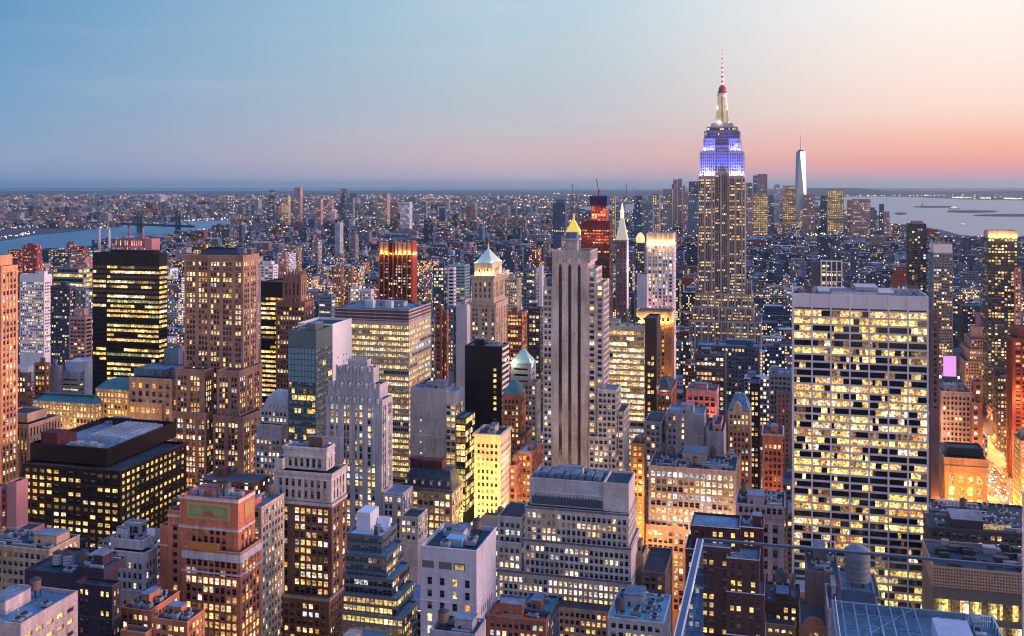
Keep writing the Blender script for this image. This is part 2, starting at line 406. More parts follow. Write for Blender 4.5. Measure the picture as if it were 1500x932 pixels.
        b.roofs[len(b.tiers)] = (rm, MB())
        b.roofs[len(b.tiers)][1].quad((i0, j0, zr), (i1, j0, zr), (i1, j1, zr), (i0, j1, zr))
        b.tiers.append((u0, u1, v0, v1, z0, z1)); BUILDINGS.append((u0, u1, v0, v1, z0, z1))
        for uu in (u0, u1):
            for vv in (v0, v1):
                p = proj(uu, vv, z1)[0]; b.pxr[0] = min(b.pxr[0], p); b.pxr[1] = max(b.pxr[1], p)
        if s and par >= .8 and s['ww'] < .85 and b.Y < 860: b.trim(m, len(b.tiers) - 1, s)
        if eq and b.Y < 600: eq = int(eq * 2.8)
        if eq: b.equip(i0, i1, j0, j1, zr, eq)
        return len(b.tiers) - 1
    def loc(b, k): u0, u1, v0, v1, z0, z1 = b.tiers[k]; return u0 - b.u, u1 - b.u, v0 - b.v, v1 - b.v, z0, z1
    def band(b, k, y, h, out, m, name='cornice'):
        """a projecting band round tier k; y = photo row of its top edge"""
        x0, x1, y0, y1, _, zt = b.loc(k); z1 = zat(y, b.u, b.v + y0) if y is not None else zt + .02
        mb = MB(); o = out
        mb.box(x0 - o, x1 + o, y0 - o, y0 - .003, z1 - h, z1, 0, True); mb.box(x1 + .003, x1 + o, y0 - .003, y1, z1 - h, z1, 0, True); mb.box(x0 - o, x0 - .003, y0 - .003, y1, z1 - h, z1, 0, True)
        return mb.build(name, m, b.root)
    def trim(b, m, k, s):
        x0, x1, y0, y1, z0, z1 = b.loc(k); key = ('coping', m.name)
        base = m.node_tree.nodes['Mix'].inputs[6].default_value[:3] if 'Mix' in m.node_tree.nodes else (.4, .4, .4)
        cm = wall(tuple(round(min(.7, c * 1.25 + .03), 3) for c in base), kind='coping'); lv = [(z1 + .12, .45, .18)]
        if s['kind'] == 'punch':
            q = b.rnd.choice((2, 3, 5)); lv.append((z1 - s['top'] - s['fl'] * q + .1, .35, .16))
            if b.rnd.random() < .6: lv.append((z1 - s['top'] - s['fl'] * (q + b.rnd.choice((6, 9))) + .1, .35, .16))
        else: lv.append((z1 - s['top'] + .5, .4, .2))
        for zt, h, o in lv:
            if zt - h < max(z0, b.zlim): continue
            mb = MB(); mb.box(x0 - o, x1 + o, y0 - o, y0 - .004, zt - h, zt, 0, True)
            if b.u + x1 < 30: mb.box(x1 + .004, x1 + o, y0 - .003, y1 + o, zt - h, zt, 0, True)
            if b.u + x0 > -30: mb.box(x0 - o, x0 - .004, y0 - .003, y1 + o, zt - h, zt, 0, True)
            b.part('coping' if zt > z1 else 'string_course', mb, cm)
    def glow(b, k, col, P, n=4, side=2, out=2.4, z=.6):
        """floodlights standing on the ledge under tier k"""
        x0, x1, y0, y1, z0, z1 = b.loc(k)
        for q in range(n): light(b.root, (x0 + (x1 - x0) * (q + .5) / n, y0 - out, z0 + z), col, P, .5, 'floodlight_beam')
        for q in range(side if b.u < 0 else 0): light(b.root, (x1 + out, y0 + (y1 - y0) * (q + .5) / side, z0 + z), col, P, .5, 'floodlight_beam')
    def part(b, name, mb, m): return mb.build(name, m, b.root)
    def equip(b, x0, x1, y0, y1, z, n):
        r = b.rnd; W, D = x1 - x0, y1 - y0; placed = []
        def spot(w, d):
            for _ in range(20):
                x = r.uniform(x0 + .8, max(x0 + .9, x1 - w - .8)); y = r.uniform(y0 + .8, max(y0 + .9, y1 - d - .8))
                if x + w > x1 - .3 or y + d > y1 - .3: continue
                if all(x + w < a or x > c or y + d < e or y > f for a, c, e, f in placed):
                    placed.append((x - .6, x + w + .6, y - .6, y + d + .6)); return x, y
            return None
        w, d = W * r.uniform(.25, .45), D * r.uniform(.3, .5); p = spot(w, d)
        if p:
            h = r.uniform(3, 5.5); mb = MB(); mb.box(p[0], p[0] + w, p[1], p[1] + d, z, z + h)
            mb.box(p[0] - .2, p[0] + w + .2, p[1] - .2, p[1] + d + .2, z + h + .003, z + h + .35, 1, True)
            o = b.part('bulkhead', mb, [list(b.walls)[0], R_GREY]); mb = MB(); mb.box(p[0] + w * .2, p[0] + w * .2 + 1.1, p[1] - .06, p[1] - .003, z + .1, z + 2.2, 0, True); mb.build('door', M_DARK, o)
        for k in range(n):
            t = r.random()
            if t < .45:
                w, d, h = r.uniform(2.2, 4.5), r.uniform(2., 3.5), r.uniform(1.4, 2.4); p = spot(w, d)
                if not p: continue
                mb = MB(); mb.box(p[0], p[0] + w, p[1], p[1] + d, z + .4, z + h, 0, True)
                for ex in (.2, w - .4):
                    mb.box(p[0] + ex, p[0] + ex + .2, p[1] + .1, p[1] + d - .1, z, z + .4, 1)
                o = b.part('cooling_unit', mb, [M_METAL, M_DARK]); c = min(w, d) * .38; mb = MB(); mb.lathe(p[0] + w / 2, p[1] + d / 2, [(c, z + h + .003), (c, z + h + .45), (c * .85, z + h + .45), (c * .8, z + h + .2)], 12, 0); mb.build('fan', M_DARK, o)
            elif t < .72:
                L = r.uniform(5, max(6, W * .5)); w = r.uniform(.7, 1.3); L = min(L, W - 2.5); p = spot(L, w)
                if not p: continue
                mb = MB(); mb.box(p[0], p[0] + L, p[1], p[1] + w, z + .5, z + .5 + w, 0, True); mb.box(p[0] + L - w, p[0] + L, p[1] + .05, p[1] + w - .05, z, z + .5, 0)
                mb.box(p[0], p[0] + w, p[1] + .05, p[1] + w - .05, z, z + .5, 0); b.part('duct', mb, M_METAL)
            elif t < .88:
                p = spot(1.2, 1.2)
                if not p: continue
                mb = MB(); mb.lathe(p[0] + .6, p[1] + .6, [(.3, z), (.3, z + 1.1), (.6, z + 1.2), (.55, z + 1.6), (.1, z + 1.8)], 10); b.part('roof_vent', mb, M_METAL)
            else:
                p = spot(4, 4)
                if p: b.tank(p[0] + 2, p[1] + 2, z)
    def tank(b, x, y, z, R=1.9, hh=3.6, leg=2.6, m=None):
        mb = MB()
        for sx in (-1, 1):
            for sy in (-1, 1): mb.box(x + sx * R * .6 - .12, x + sx * R * .6 + .12, y + sy * R * .6 - .12, y + sy * R * .6 + .12, z, z + leg, 1)
        mb.box(x - R * .8, x + R * .8, y - R * .8, y + R * .8, z + leg, z + leg + .25, 1, True); fr = mb; mb = MB()
        mb.lathe(x, y, [(R, z + leg + .253), (R * .97, z + leg + hh)], 18, 0); o = b.part('water_tank', mb, m or M_WOOD); fr.m = [0] * len(fr.f); fr.build('stand', M_DARK, o)
        mb = MB(); mb.lathe(x, y, [(R * 1.06, z + leg + hh + .003), (.1, z + leg + hh + R * .65)], 18); mb.build('tank_roof', M_DARK, o)
        for q in (.2, .45, .7): mb = MB(); zq = z + leg + hh * q + .1; mb.lathe(x, y, [(R * 1.012, zq), (R * 1.012, zq + .1)], 18); mb.build('hoop', M_DARK, o)
    def pyramid(b, k, yt, m, ins=0., topw=.02, name='pyramid_roof', zbase=None):
        x0, x1, y0, y1, _, z = b.loc(k); z += .02; x0 += ins; x1 -= ins; y0 += ins; y1 -= ins
        zt = zat(yt, b.u, b.v + (y0 + y1) / 2); cx, cyy = (x0 + x1) / 2, (y0 + y1) / 2; hw, hd = (x1 - x0) / 2 * topw, (y1 - y0) / 2 * topw
        mb = MB(); mb.frustum(x0, x1, y0, y1, z, cx - hw, cx + hw, cyy - hd, cyy + hd, zt); return b.part(name, mb, m)
    def finish(b):
        wn = list(b.walls.items())
        for i, (m, mb) in enumerate(wn): mb.build('wall', m, b.root)
        for m, mb in b.roofs.values(): mb.build('roof', m, b.root)
        def seen(w):
            x, y = proj(w[1][0] + b.u, w[1][1] + b.v, w[1][2]); return -5 < x < 1505 and y < 934 and (b.yb is None or y < b.yb)
        cand = [i for i, w in enumerate(b.wins) if seen(w)]
        cand.sort(key=lambda i: (-(b.wins[i][2] * b.wins[i][3] * (1 if b.wins[i][0] == 'F' else .25)) // .3, -b.wins[i][1][2], b.wins[i][1][0]))
        solo = set(cand[:b.maxwin]); rest = {}
        slots = []; mb = MB()
        for i, (face, c, w, h, m) in enumerate(b.wins):
            d, n = FACES[face]
            if i in solo:
                o = bpy.data.objects.new('window', win_mesh(face, w, h, m)); o.parent = b.root; o.location = c; COL.objects.link(o)
            else:
                if m not in slots: slots.append(m)
                q = [(c[0] + d[0] * a, c[1] + d[1] * a, c[2] + e) for a, e in ((-w / 2, -h / 2), (w / 2, -h / 2), (w / 2, h / 2), (-w / 2, h / 2))]
                mb.quad(*q, slots.index(m))
        o = mb.build('window_field', slots, b.root) if mb.f else None
        if o: o['kind'] = 'stuff'; add_uv(o.data)

# ================================================================== ground, rivers, far land
def sheet(name, pts, z, m, kind='structure'):
    me = bpy.data.meshes.new(name); me.from_pydata([(x, y, z) for x, y in pts], [], [tuple(range(len(pts)))]); me.materials.append(m); me.update()
    o = bpy.data.objects.new(name, me); COL.objects.link(o); o['kind'] = kind; return o
G_LAND = wall((.07, .07, .085), .95, .5, kind='ground')
G_ROAD = wall((.11, .105, .10), .7, .3, kind='asphalt')
G_PAVE = wall((.22, .21, .20), .85, .3, kind='paving')
def water_mat():
    m, nt, N, L, out = newmat('water'); p = principled(N, L, out, (.025, .13, .21), .3, 0, .3)
    g = N('ShaderNodeNewGeometry'); n = N('ShaderNodeTexNoise'); n.inputs['Scale'].default_value = .012; n.inputs['Detail'].default_value = 4; L(g.outputs['Position'], n.inputs['Vector'])
    bm = N('ShaderNodeBump'); bm.inputs['Strength'].default_value = .15; bm.inputs['Distance'].default_value = 4.; L(n.outputs['Fac'], bm.inputs['Height']); L(bm.outputs[0], p.inputs['Normal'])
    return m
M_WATER = water_mat()
ground_o = sheet('ground', [uv(-900, 200), uv(2400, 200), uv(2400, 90000), uv(-900, 90000)], 0, G_LAND)
a = ground_o.data; 
near = [(-3000, -600), (3000, -600)]
sheet('near_ground', [(-3000, -600), (3000, -600), (3000, 120), (-3000, 900)], -.05, G_LAND)
EAST_RIVER = [(-120, 360), (0, 354.5), (53, 345), (120, 338.5), (173, 332), (221, 327), (280, 323.5), (360, 323), (430, 322), (430, 325), (360, 328.5), (301, 338), (232, 347), (160, 357), (122, 362), (64, 378), (0, 392), (-120, 410)]
BAY = [(1180, 289.5), (1262, 288), (1340, 289), (1412, 292.5), (1500, 294), (1640, 296), (1640, 352), (1500, 349), (1444, 347.5), (1407, 344.5), (1375, 336), (1327, 329), (1303, 327), (1275, 320), (1220, 305), (1180, 300)]
CREEK = [(828, 306), (860, 303), (905, 300), (960, 297), (1000, 296), (1000, 304), (955, 306), (905, 312), (865, 316), (828, 314)]
SEA = [(-300, 280), (300, 280), (700, 279), (1000, 278.5), (1000, 275.4), (-300, 275.4)]
for nm, poly in (('east_river', EAST_RIVER), ('upper_bay', BAY), ('river_mouth', CREEK), ('ocean', SEA)):
    sheet(nm, [ground(*p) for p in reversed(poly)], .6, M_WATER)
def inpoly(p, poly):
    x, y = p; c = False; j = len(poly) - 1
    for i in range(len(poly)):
        xi, yi = poly[i]; xj, yj = poly[j]
        if (yi > y) != (yj > y) and x < (xj - xi) * (y - yi) / (yj - yi) + xi: c = not c
        j = i
    return c
# hills across the bay and beyond Brooklyn
def hills(name, x0, x1, ybase, Y, top, seed):
    r = random.Random(seed); mb = MB(); n = 60; rows = []
    ph = [r.uniform(0, 6) for _ in range(4)]
    for k, (dy, f) in enumerate(((0, 0), (.06, .55), (.14, 1.), (.3, .8), (.5, 0))):
        row = []
        for i in range(n + 1):
            t = i / n; u, v = uv(x0 + (x1 - x0) * t, Y * (1 + dy))
            h = (.55 + .25 * math.sin(5 * t + ph[0]) + .14 * math.sin(13 * t + ph[1] + k) + .08 * math.sin(29 * t + ph[2] + 2 * k)) * top * min(1, 6 * t + .25, 6 * (1 - t) + .25)
            row.append((u, v, max(0, h * f) + .3))
        rows.append(row)
    for k in range(4):
        for i in range(n): mb.quad(rows[k][i], rows[k][i + 1], rows[k + 1][i + 1], rows[k + 1][i])
    o = mb.build(name, wall((.035, .05, .05), .95, .5, kind='wooded_hill')); o['kind'] = 'structure'
hills('far_hills', 1090, 1700, 284, 24000, 215, 3)
hills('far_hills', 930, 1200, 284, 30000, 150, 5)
for k, (x0, x1, yb, h) in enumerate(((1337, 1404, 303.5, 6), (1386, 1462, 310.5, 8), (1424, 1560, 316, 6), (1310, 1329, 313.3, 4))):
    mb = MB(); pts = []; n = 18
    Y = F * H / (yb - YH)
    for i in range(n):
        a = 2 * math.pi * i / n; X = (x0 + x1) / 2 + (x1 - x0) / 2 * math.cos(a); pts.append((X, Y * (1 - .035 * math.sin(a))))
    lo = [(*uv(*p), .5) for p in pts]
    cx, cyv = uv((x0 + x1) / 2, Y)
    hi = [(cx + (q[0] - cx) * .94, cyv + (q[1] - cyv) * .94, h) for q in lo]
    for i in range(n): mb.quad(lo[i], lo[(i + 1) % n], hi[(i + 1) % n], hi[i])
    mb.v += hi; mb.f.append(tuple(range(len(mb.v) - n, len(mb.v)))); mb.m.append(0)
    o = mb.build('island', wall((.04, .06, .05), .95, .5, kind='island')); o['kind'] = 'structure'

# avenues, cross streets
AV = [-1080, -880, -690, -560, -440, -227, 185, 590, 1000, 1400]
mb = MB(); pv = MB(); ln = MB()
for k, u in enumerate(AV):
    hw = 11 if u != 185 else 16
    mb.quad((u - hw, 300, .02), (u + hw, 300, .02), (u + hw, 2600, .02), (u - hw, 2600, .02))
    for sgn in (-1, 1): pv.box(*sorted((u + sgn * hw, u + sgn * (hw + 5))), 300, 2600, .0, .16)
    for q in (-5.5, -2, 1.5, 5):
        for vv in range(320, 1500, 12): ln.quad((u + q, vv, .03), (u + q + .18, vv, .03), (u + q + .18, vv + 4, .03), (u + q, vv + 4, .03))
o = mb.build('avenue', G_ROAD); o['kind'] = 'structure'
o = pv.build('pavement', G_PAVE); o['kind'] = 'structure'
o = ln.build('road_marking', plain('road_paint', (.75, .74, .7), .6)); o['kind'] = 'structure'

# ================================================================== hand-placed buildings
LIME = wall((.44, .39, .34), kind='limestone'); LIMEG = wall((.48, .44, .415), kind='pale_stone'); TRAV = wall((.62, .58, .60), .7, .18, kind='travertine')
CONC = wall((.46, .45, .50), .8, .3, kind='concrete'); BROWN = wall((.15, .085, .065), kind='brown_brick'); RED = wall((.54, .18, .10), kind='orange_brick')
DRED = wall((.075, .025, .03), kind='dark_brick'); BRONZE = wall((.02, .014, .014), .5, .3, .3, 'bronze'); BLACK = wall((.012, .013, .018), .35, .2, .2, 'black_metal')
TAN = wall((.40, .29, .20), kind='tan_brick'); PEACH = wall((.60, .30, .16), kind='peach_brick'); PURP = wall((.04, .03, .05), kind='purple_brick')
GREYB = wall((.27, .27, .31), kind='grey_brick'); DECO = wall((.39, .38, .40), .8, .35, kind='blue_grey_stone'); CREAM = wall((.55, .46, .33), kind='cream_terracotta')
WHITE = wall((.68, .66, .68), .6, .15, kind='white_panel'); RUST = wall((.27, .11, .07), kind='rust_brick'); PINK = wall((.46, .21, .20), .8, .2, kind='pink_stucco')
STEEL = wall((.16, .19, .22), .4, .2, .5, 'steel_band'); BTRIM = wall((.55, .52, .5), kind='stone_trim'); DGREEN = wall((.03, .05, .05), .4, .2, .3, 'green_metal')

# 1 --- white gridded office slab on the right
b = Bld('office_slab', 'broad white stone office slab gridded with long ribbon windows, right of the tall spire', 'the white gridded slab', 560, 1261, 872)
sg = st('punch', bay=10.6, fl=4.12, ww=.955, wh=.75, sill=.12, rec=.9, mg=.4, top=8.7, lit=.58, pal='grace', coh=.58, sub=6)
k = b.T(1161, 1360, 432, TRAV, sg, d=42, roof=R_TAR, par=3.2, eq=10)
x0, x1, y0, y1, z0, z1 = b.loc(k)
fin = MB(); nb = 7; w = (x1 - x0)
for i in range(nb + 1):
    x = x0 + .4 + (w - .8) * i / nb; fin.box(x - .42, x + .42, y0 - .55, y0 - .003, b.zlim, z1 - .3, 0, True)
b.part('pier', fin, TRAV)
sl = MB(); 
for i in range(nb): sl.box(x0 + .4 + (w - .8) * i / nb + .5, x0 + .4 + (w - .8) * (i + 1) / nb - .5, y0 - .08, y0 - .004, z1 - 8.5, z1 - 7.7, 0, True)
b.part('louvre_band', sl, M_DARK)
pf = MB(); pf.box(x0 + 14, x1 - 16, y0 + 8, y1 - 5, z1 - 3.2, z1 + .6); pf.box(x0 + 34, x0 + 46, y0 + 11, y1 - 9, z1 + .603, z1 + 3.2, 0); b.part('penthouse', pf, M_METAL)
rl = MB()
for q in range(12):
    rl.beam((x1 - 9 + q * .75, y1 - 2.5, z1 - 3.2), (x1 - 9 + q * .75, y1 - 2.5, z1 + 1.8), .14)
rl.beam((x1 - 9, y1 - 2.5, z1 + 1.8), (x1 - .7, y1 - 2.5, z1 + 1.8), .2); rl.beam((x1 - 9, y0 + 3, z1 + 1.4), (x1 - 9, y1 - 2.5, z1 + 1.8), .2); rl.beam((x1 - 1, y0 + 1, z1 + .4), (x1 - 9, y1 - 4, z1 + 1.8), .25)
b.part('rig_frame', rl, M_METAL)
b.finish()

# 2 --- limestone tower with three black stripes
LIMEW = wall((.50, .42, .385), kind='limestone')
b = Bld('stepped_tower', 'tall limestone tower with three black vertical stripes down its blank front', 'the black-striped limestone tower', 640, 836, 697)
k = b.T(809, 861, 385, LIMEW, None, d=26, par=1.0, sr=st('punch', bay=3.6, fl=3.6, ww=.42, wh=.52, lit=.35, pal='white'))
x0, x1, y0, y1, z0, z1 = b.loc(k)
zs = zat(391, b.u, b.v)
bl = MB(); tr = MB()
for px in (820.8, 834.6, 848.4):
    x = uat(px, b.v) - b.u; bl.box(x - .98, x + .98, y0 - .06, y0 - .003, b.zlim, zs, 0, True); bl.box(x - .6, x + .6, y0 - .06, y0 - .003, zs + .003, zs + 1.4, 0, True)
    tr.box(x - 1.5, x + 1.5, y0 - .35, y0 - .003, zs + 2.2, zs + 5.5, 0, True)
b.part('black_stripe', bl, plain('black_glazing', (.006, .006, .009), .25)); b.part('stripe_moulding', tr, LIMEG)
k2 = b.T(808.5, 864.5, 367, LIMEW, None, d=25.5, off=.4, on=k, par=1.2, sr=0)
x0, x1, y0, y1, z0, z1 = b.loc(k2); fl = MB(); n = 26
for i in range(n): 
    x = x0 + (x1 - x0) * (i + .5) / n; fl.box(x - .22, x + .22, y0 - .3, y0 - .003, z0 + 1.5, z1 - .6, 0, True)
for i in range(13):
    y = y0 + (y1 - y0) * (i + .5) / 13; fl.box(x1 + .003, x1 + .3, y - .25, y + .25, z0 + 1.5, z1 - .6, 0, True)
b.part('fluting', fl, LIMEG)
pv = MB(); xa, xb = uat(825, b.v + 8) - b.u, uat(847, b.v + 8) - b.u; zt = zat(349, b.u, b.v + 8); zd = z1 - 1
for x in (xa, (xa + xb) / 2, xb - .5):
    for y in (8, 16): pv.box(x, x + .5, y, y + .5, zd, zt - 1.2)
pv.box(xa - .6, xb + .6, 7.4, 17.1, zt - 1.2, zt - .4, 0, True); pv.box(xa + 1, xb - 1, 9, 15, zd, zt - 1.203)
pv.box(xa + 1.2, xb - 1.2, 9, 15, zt - .397, zt + 3.6, 1); b.part('roof_pavilion', pv, [LIMEG, R_BLUE])
sw = st('punch', bay=3.1, fl=3.62, ww=.55, wh=.52, lit=.22, pal='white', mg=.5, rec=.35)
b.T(795.5, 809, 420, LIMEG, sw, d=24, off=1.2); b.T(861, 873, 393, LIMEG, sw, xs=None, d=22, off=1.5)
b.T(873, 884, 414, LIMEG, sw, d=22, off=2.5); b.T(796, 801, 408, LIMEG, None, d=14, off=5)
b.T(875, 903, 571, LIMEG, sw, d=18, off=-4, roof=R_BLUE); b.T(884, 914, 603, LIMEG, sw, d=24, off=-2.5)
b.T(862, 892, 640, LIMEG, sw, d=18, off=-5)
b.finish()

# 3 --- dark bronze grid office block on the left
b = Bld('office_block', 'wide dark bronze office block with rows of square yellow windows, lower left', 'the dark bronze block', 570, 103, 790)
s3 = st('punch', bay=4.55, fl=3.9, ww=.74, wh=.55, sill=.22, rec=.7, mg=1.2, top=1.6, lit=.62, pal='yellow', coh=.5)
b.T(32, 176, 684, BRONZE, s3, xs=273, roof=R_TAR, par=1.5)
k = b.T(44, 157, 653, BRONZE, st('pier', bay=5.2, fl=9.5, ww=.86, wh=.75, sill=.05, strip=.9, lit=.06, pal='orange', mg=1, top=2), off=7, xs=258, on=0, par=3.2, roof=R_GREY)
x0, x1, y0, y1, z0, z1 = b.loc(k)
ph = MB(); ph.box(x0 + 4, x0 + 15, y0 + 4, y0 + 13, z1 - 3.2, z1 + 5.5); ph.box(x0 + 7, x0 + 14, y0 + 14.5, y0 + 22, z1 - 3.2, z1 + 2); b.part('stair_bulkhead', ph, DRED)
rp = MB(); rp.frustum(x0 + 19, x1 - 4, y0 + 22, y1 - 6, z1 - 3.2, x0 + 20, x1 - 5, y0 + 23, y1 - 7, z1 - .2)
for i in range(9): rp.box(x0 + 21 + i * (x1 - x0 - 28) / 9, x0 + 22 + i * (x1 - x0 - 28) / 9, y0 + 23.5, y1 - 7.5, z1 - .197, z1 + .4, 0, True)
b.part('skylight_roof', rp, wall((.24, .29, .34), .6, .6, kind='ribbed_roof'))
ac = MB()
for i in range(5):
    ac = MB(); ac.box(x0 + 20 + i * 4.4, x0 + 23.4 + i * 4.4, y0 + 5, y0 + 11, z1 - 3.2, z1 - .6 + (i % 2)); ac.lathe(x0 + 21.7 + i * 4.4, y0 + 8, [(1.4, z1 - .59 + (i % 2)), (1.4, z1 + (i % 2)), (1.1, z1 - .1 + (i % 2))], 12); b.part('cooling_unit', ac, M_METAL)
b.equip(x0 + 2, x1 - 2, y1 - 7, y1 - 1, z1 - 3.2, 6)
b.finish()

# 4 --- ornate orange-brick tower with a coloured panel
b = Bld('ornate_tower', 'orange brick setback tower with a green and gold panel near its top, lower left', 'the orange brick tower', 440, 310, None)
so = st('pier', bay=2.9, fl=3.75, ww=.58, wh=.62, sill=.2, strip=.35, lit=.72, pal='warm', mg=1.5, top=4, coh=.45)
b.T(267, 352, 806, RED, so, xs=383, roof=R_TAR, par=1.4)
so2 = st('pier', bay=3.0, fl=3.75, ww=.5, wh=.6, strip=.35, lit=.3, pal='warm', mg=5.5, top=13, coh=.4)
k = b.T(263, 349, 729, RED, so2, off=4.5, xs=373, par=1.6, roof=R_GREY, sr=st('pier', bay=3.4, fl=3.75, ww=.4, wh=.6, lit=.3, mg=2, top=12))
x0, x1, y0, y1, z0, z1 = b.loc(k)
pn = MB(); pc = (x0 + x1) / 2
pn.box(x0 + 4, x1 - 4, y0 - .25, y0 - .003, z1 - 9.5, z1 - 2.6, 0, True); pn.box(x0 + 4.9, x1 - 4.9, y0 - .31, y0 - .253, z1 - 8.7, z1 - 3.4, 1, True)
for sx in (-1, 1): pn.box(pc + sx * 5.2 - 2.4, pc + sx * 5.2 + 2.4, y0 - .36, y0 - .313, z1 - 7.6, z1 - 4.4, 2, True)
nn = 12
for i in range(nn):
    a0, a1 = math.pi * i / nn, math.pi * (i + 1) / nn
    pn.quad(*[(pc + r * math.cos(a), y0 - .37, z1 - 8.3 + r * math.sin(a)) for r, a in ((1.1, a1), (1.1, a0), (2.5, a0), (2.5, a1))], 3)
b.part('faience_panel', pn, [plain('gold_faience', (.50, .33, .10), .4), plain('green_faience', (.22, .30, .14), .4), plain('pale_faience', (.33, .33, .14), .4), plain('red_faience', (.50, .10, .05), .4)])
pr = MB(); pr.box(x1 + .003, x1 + .3, y0 + 5, y0 + 12, z1 - 9, z1 - 3, 0, True); b.part('side_panel', pr, plain('gold_faience', (.50, .33, .10), .4))
mb = MB()
for i in range(8): mb.box(x0 + 3 + i * 3.2, x0 + 5 + i * 3.2, y0 + 6 + (i % 3) * 2, y1 - 6 - (i % 2) * 3, z1 - 1.6, z1 + .8 + (i % 3) * .7)
b.part('roof_duct', mb, M_METAL)
b.equip(x0 + 2, x1 - 2, y1 - 12, y1 - 2, z1 - 1.6, 4)
b.band(k, 731, 1.2, .35, BTRIM); b.band(k, 748 + 26, 1.0, .3, BTRIM, 'string_course'); b.band(0, 810, 3.2, .25, BTRIM); b.band(0, 838, .8, .25, BTRIM, 'string_course')
mb = MB(); X0, X1, Y0, _, _, Z1 = b.loc(0); mb.box(X0 + 3, X1 - 10, Y0 - .5, Y0 - .003, Z1 + .1, Z1 + 3.0, 0, True); b.part('orange_frieze', mb, plain('orange_faience', (.55, .22, .05), .5))
k3 = b.T(246, 267, 748, RED, st('pier', bay=3, fl=3.75, ww=.4, lit=.2, mg=2, top=6), off=6, d=30, sr=0); b.band(k3, 760, 1.0, .3, BTRIM, 'string_course')
k4 = b.T(234, 252, 770, RED, None, off=8, d=30, sr=0); b.band(k4, 806, .8, .25, BTRIM, 'string_course')
b.T(352, 383, 742, wall((.50, .42, .34), kind='buff_brick'), st('punch', bay=3, fl=3.75, ww=.45, lit=.4), off=26, d=22, roof=R_GREY, eq=3)
b.finish()

# 5 --- brown brick tower with pale stone crown
b = Bld('brick_tower', 'tall brown brick tower with a pale stone crown and two glowing window columns', 'the pale-crowned brown tower', 485, 443, 925)
s5 = st('punch', bay=3.15, fl=3.75, ww=.56, wh=.58, lit=.62, pal='warm', mg=1.6, mask=[1, 1, 0, 1, 1, 1, 1], coh=.5, top=3)
k = b.T(401, 486, 734, BROWN, s5, xs=508, par=.5)
k2 = b.T(401.3, 485.6, 692, LIMEG, st('pier', bay=3.15, fl=5.2, ww=.5, wh=.66, strip=.6, lit=.45, pal='warm', mg=1.8, top=3.2, coh=.3), off=.25, xs=507.3, on=k, roof=R_TAR, par=1.4)
b.band(k2, 691, 1.2, .6, LIMEG); b.band(k, 735, 1.4, .5, LIMEG)
k3 = b.T(415, 478, 655, LIMEG, st('pier', bay=3.2, fl=5.5, ww=.55, wh=.7, sill=.1, strip=.6, lit=.1, pal='white', mg=2, top=4.5), off=5, xs=490, on=k2, roof=R_BLUE, par=.9)
b.band(k3, 656, 1.0, .5, LIMEG); b.band(k3, 668, .8, .4, LIMEG, 'string_course')
k4 = b.T(402, 414, 672, LIMEG, st('punch', bay=3, fl=4, ww=.35, lit=.1), off=2, d=18, on=k2, zb=None)
b.T(393, 482, 872, BROWN, st('punch', bay=3.15, fl=3.75, ww=.5, wh=.52, lit=.4, mg=1.5, top=3), off=-5, xs=517, par=1.2); b.band(4, 873, 1.2, .4, wall((.34, .27, .22), kind='stone_band'))
b.T(394, 412, 838, BROWN, None, off=-3.5, d=14)
x0, x1, y0, y1, z0, z1 = b.loc(2); b.equip(x0 + 1, x1 - 1, y0 + 1, y1 - 1, z1 - .9, 4)
b.finish()

# 6 --- blue-grey art deco stepped tower
b = Bld('deco_tower', 'blue-grey stone art deco tower stepping up to a scalloped crown, left of centre', 'the scalloped deco tower', 545, 527, 740)
s6 = st('pier', bay=2.45, fl=3.65, ww=.68, wh=.62, strip=.6, lit=.72, pal='white', mg=1.2, top=3, mask=[1, 1, 0], coh=.5)
k = b.T(480, 559, 585, DECO, s6, xs=575, par=.6, roof=R_BLUE)
k2 = b.T(483, 555, 563, DECO, st('pier', bay=3.8, fl=6.6, ww=.45, wh=.8, sill=.05, strip=.7, lit=.15, pal='white', mg=1.5, top=2.4), off=2.5, xs=568, on=k, par=.8)
k3 = b.T(494, 546, 539, DECO, st('pier', bay=4.6, fl=7.6, ww=.5, wh=.85, sill=.05, strip=.8, lit=0, mg=1.2, top=1.6), off=5.5, xs=555, on=k2, par=.8)
k4 = b.T(510, 538, 527, DECO, st('pier', bay=3., fl=3.5, ww=.5, wh=.6, lit=0, mg=1, top=1), off=9, xs=543, on=k3, roof=R_WHITE)
for kk, n in ((k, 7), (k2, 6), (k3, 5)):
    x0, x1, y0, y1, z0, z1 = b.loc(kk); mb = MB()
    for i in range(n + 1):
        x = x0 + (x1 - x0) * i / n; mb.frustum(x - .75, x + .75, y0 - .55, y0 - .003, max(z0, z1 - 34), x - .6, x + .6, y0 - .4, y0 - .003, z1 + 1.3)
        if i < n: 
            xm = x + (x1 - x0) / n / 2; mb.lathe(xm, y0 - .02, [(1.15, z1 - 1.8), (1.15, z1 + .25), (.5, z1 + 1.0)], 8)
    b.part('finial', mb, DECO)
mb = MB(); x0, x1, y0, y1, z0, z1 = b.loc(k4)
for i in range(10): mb.box(x0 + .6 + i * (x1 - x0 - 1.6) / 9, x0 + 1. + i * (x1 - x0 - 1.6) / 9, y0 + .4, y0 + .8, z1 + .01, z1 + 1.6)
b.part('roof_rail', mb, LIMEG)
b.T(560, 590, 722, DECO, st('pier', bay=2.45, fl=3.65, ww=.6, wh=.56, lit=.55, pal='white', mask=[1, 1, 0], top=2), off=-3, xs=604, roof=R_BLUE)
b.T(585, 612, 757, LIMEG, st('punch', bay=2.6, fl=3.65, ww=.5, lit=.5, pal='white'), off=-8, xs=626, roof=R_TAR)
b.T(477, 500, 640, DECO, s6, off=-1, d=20, sr=0)
b.finish()

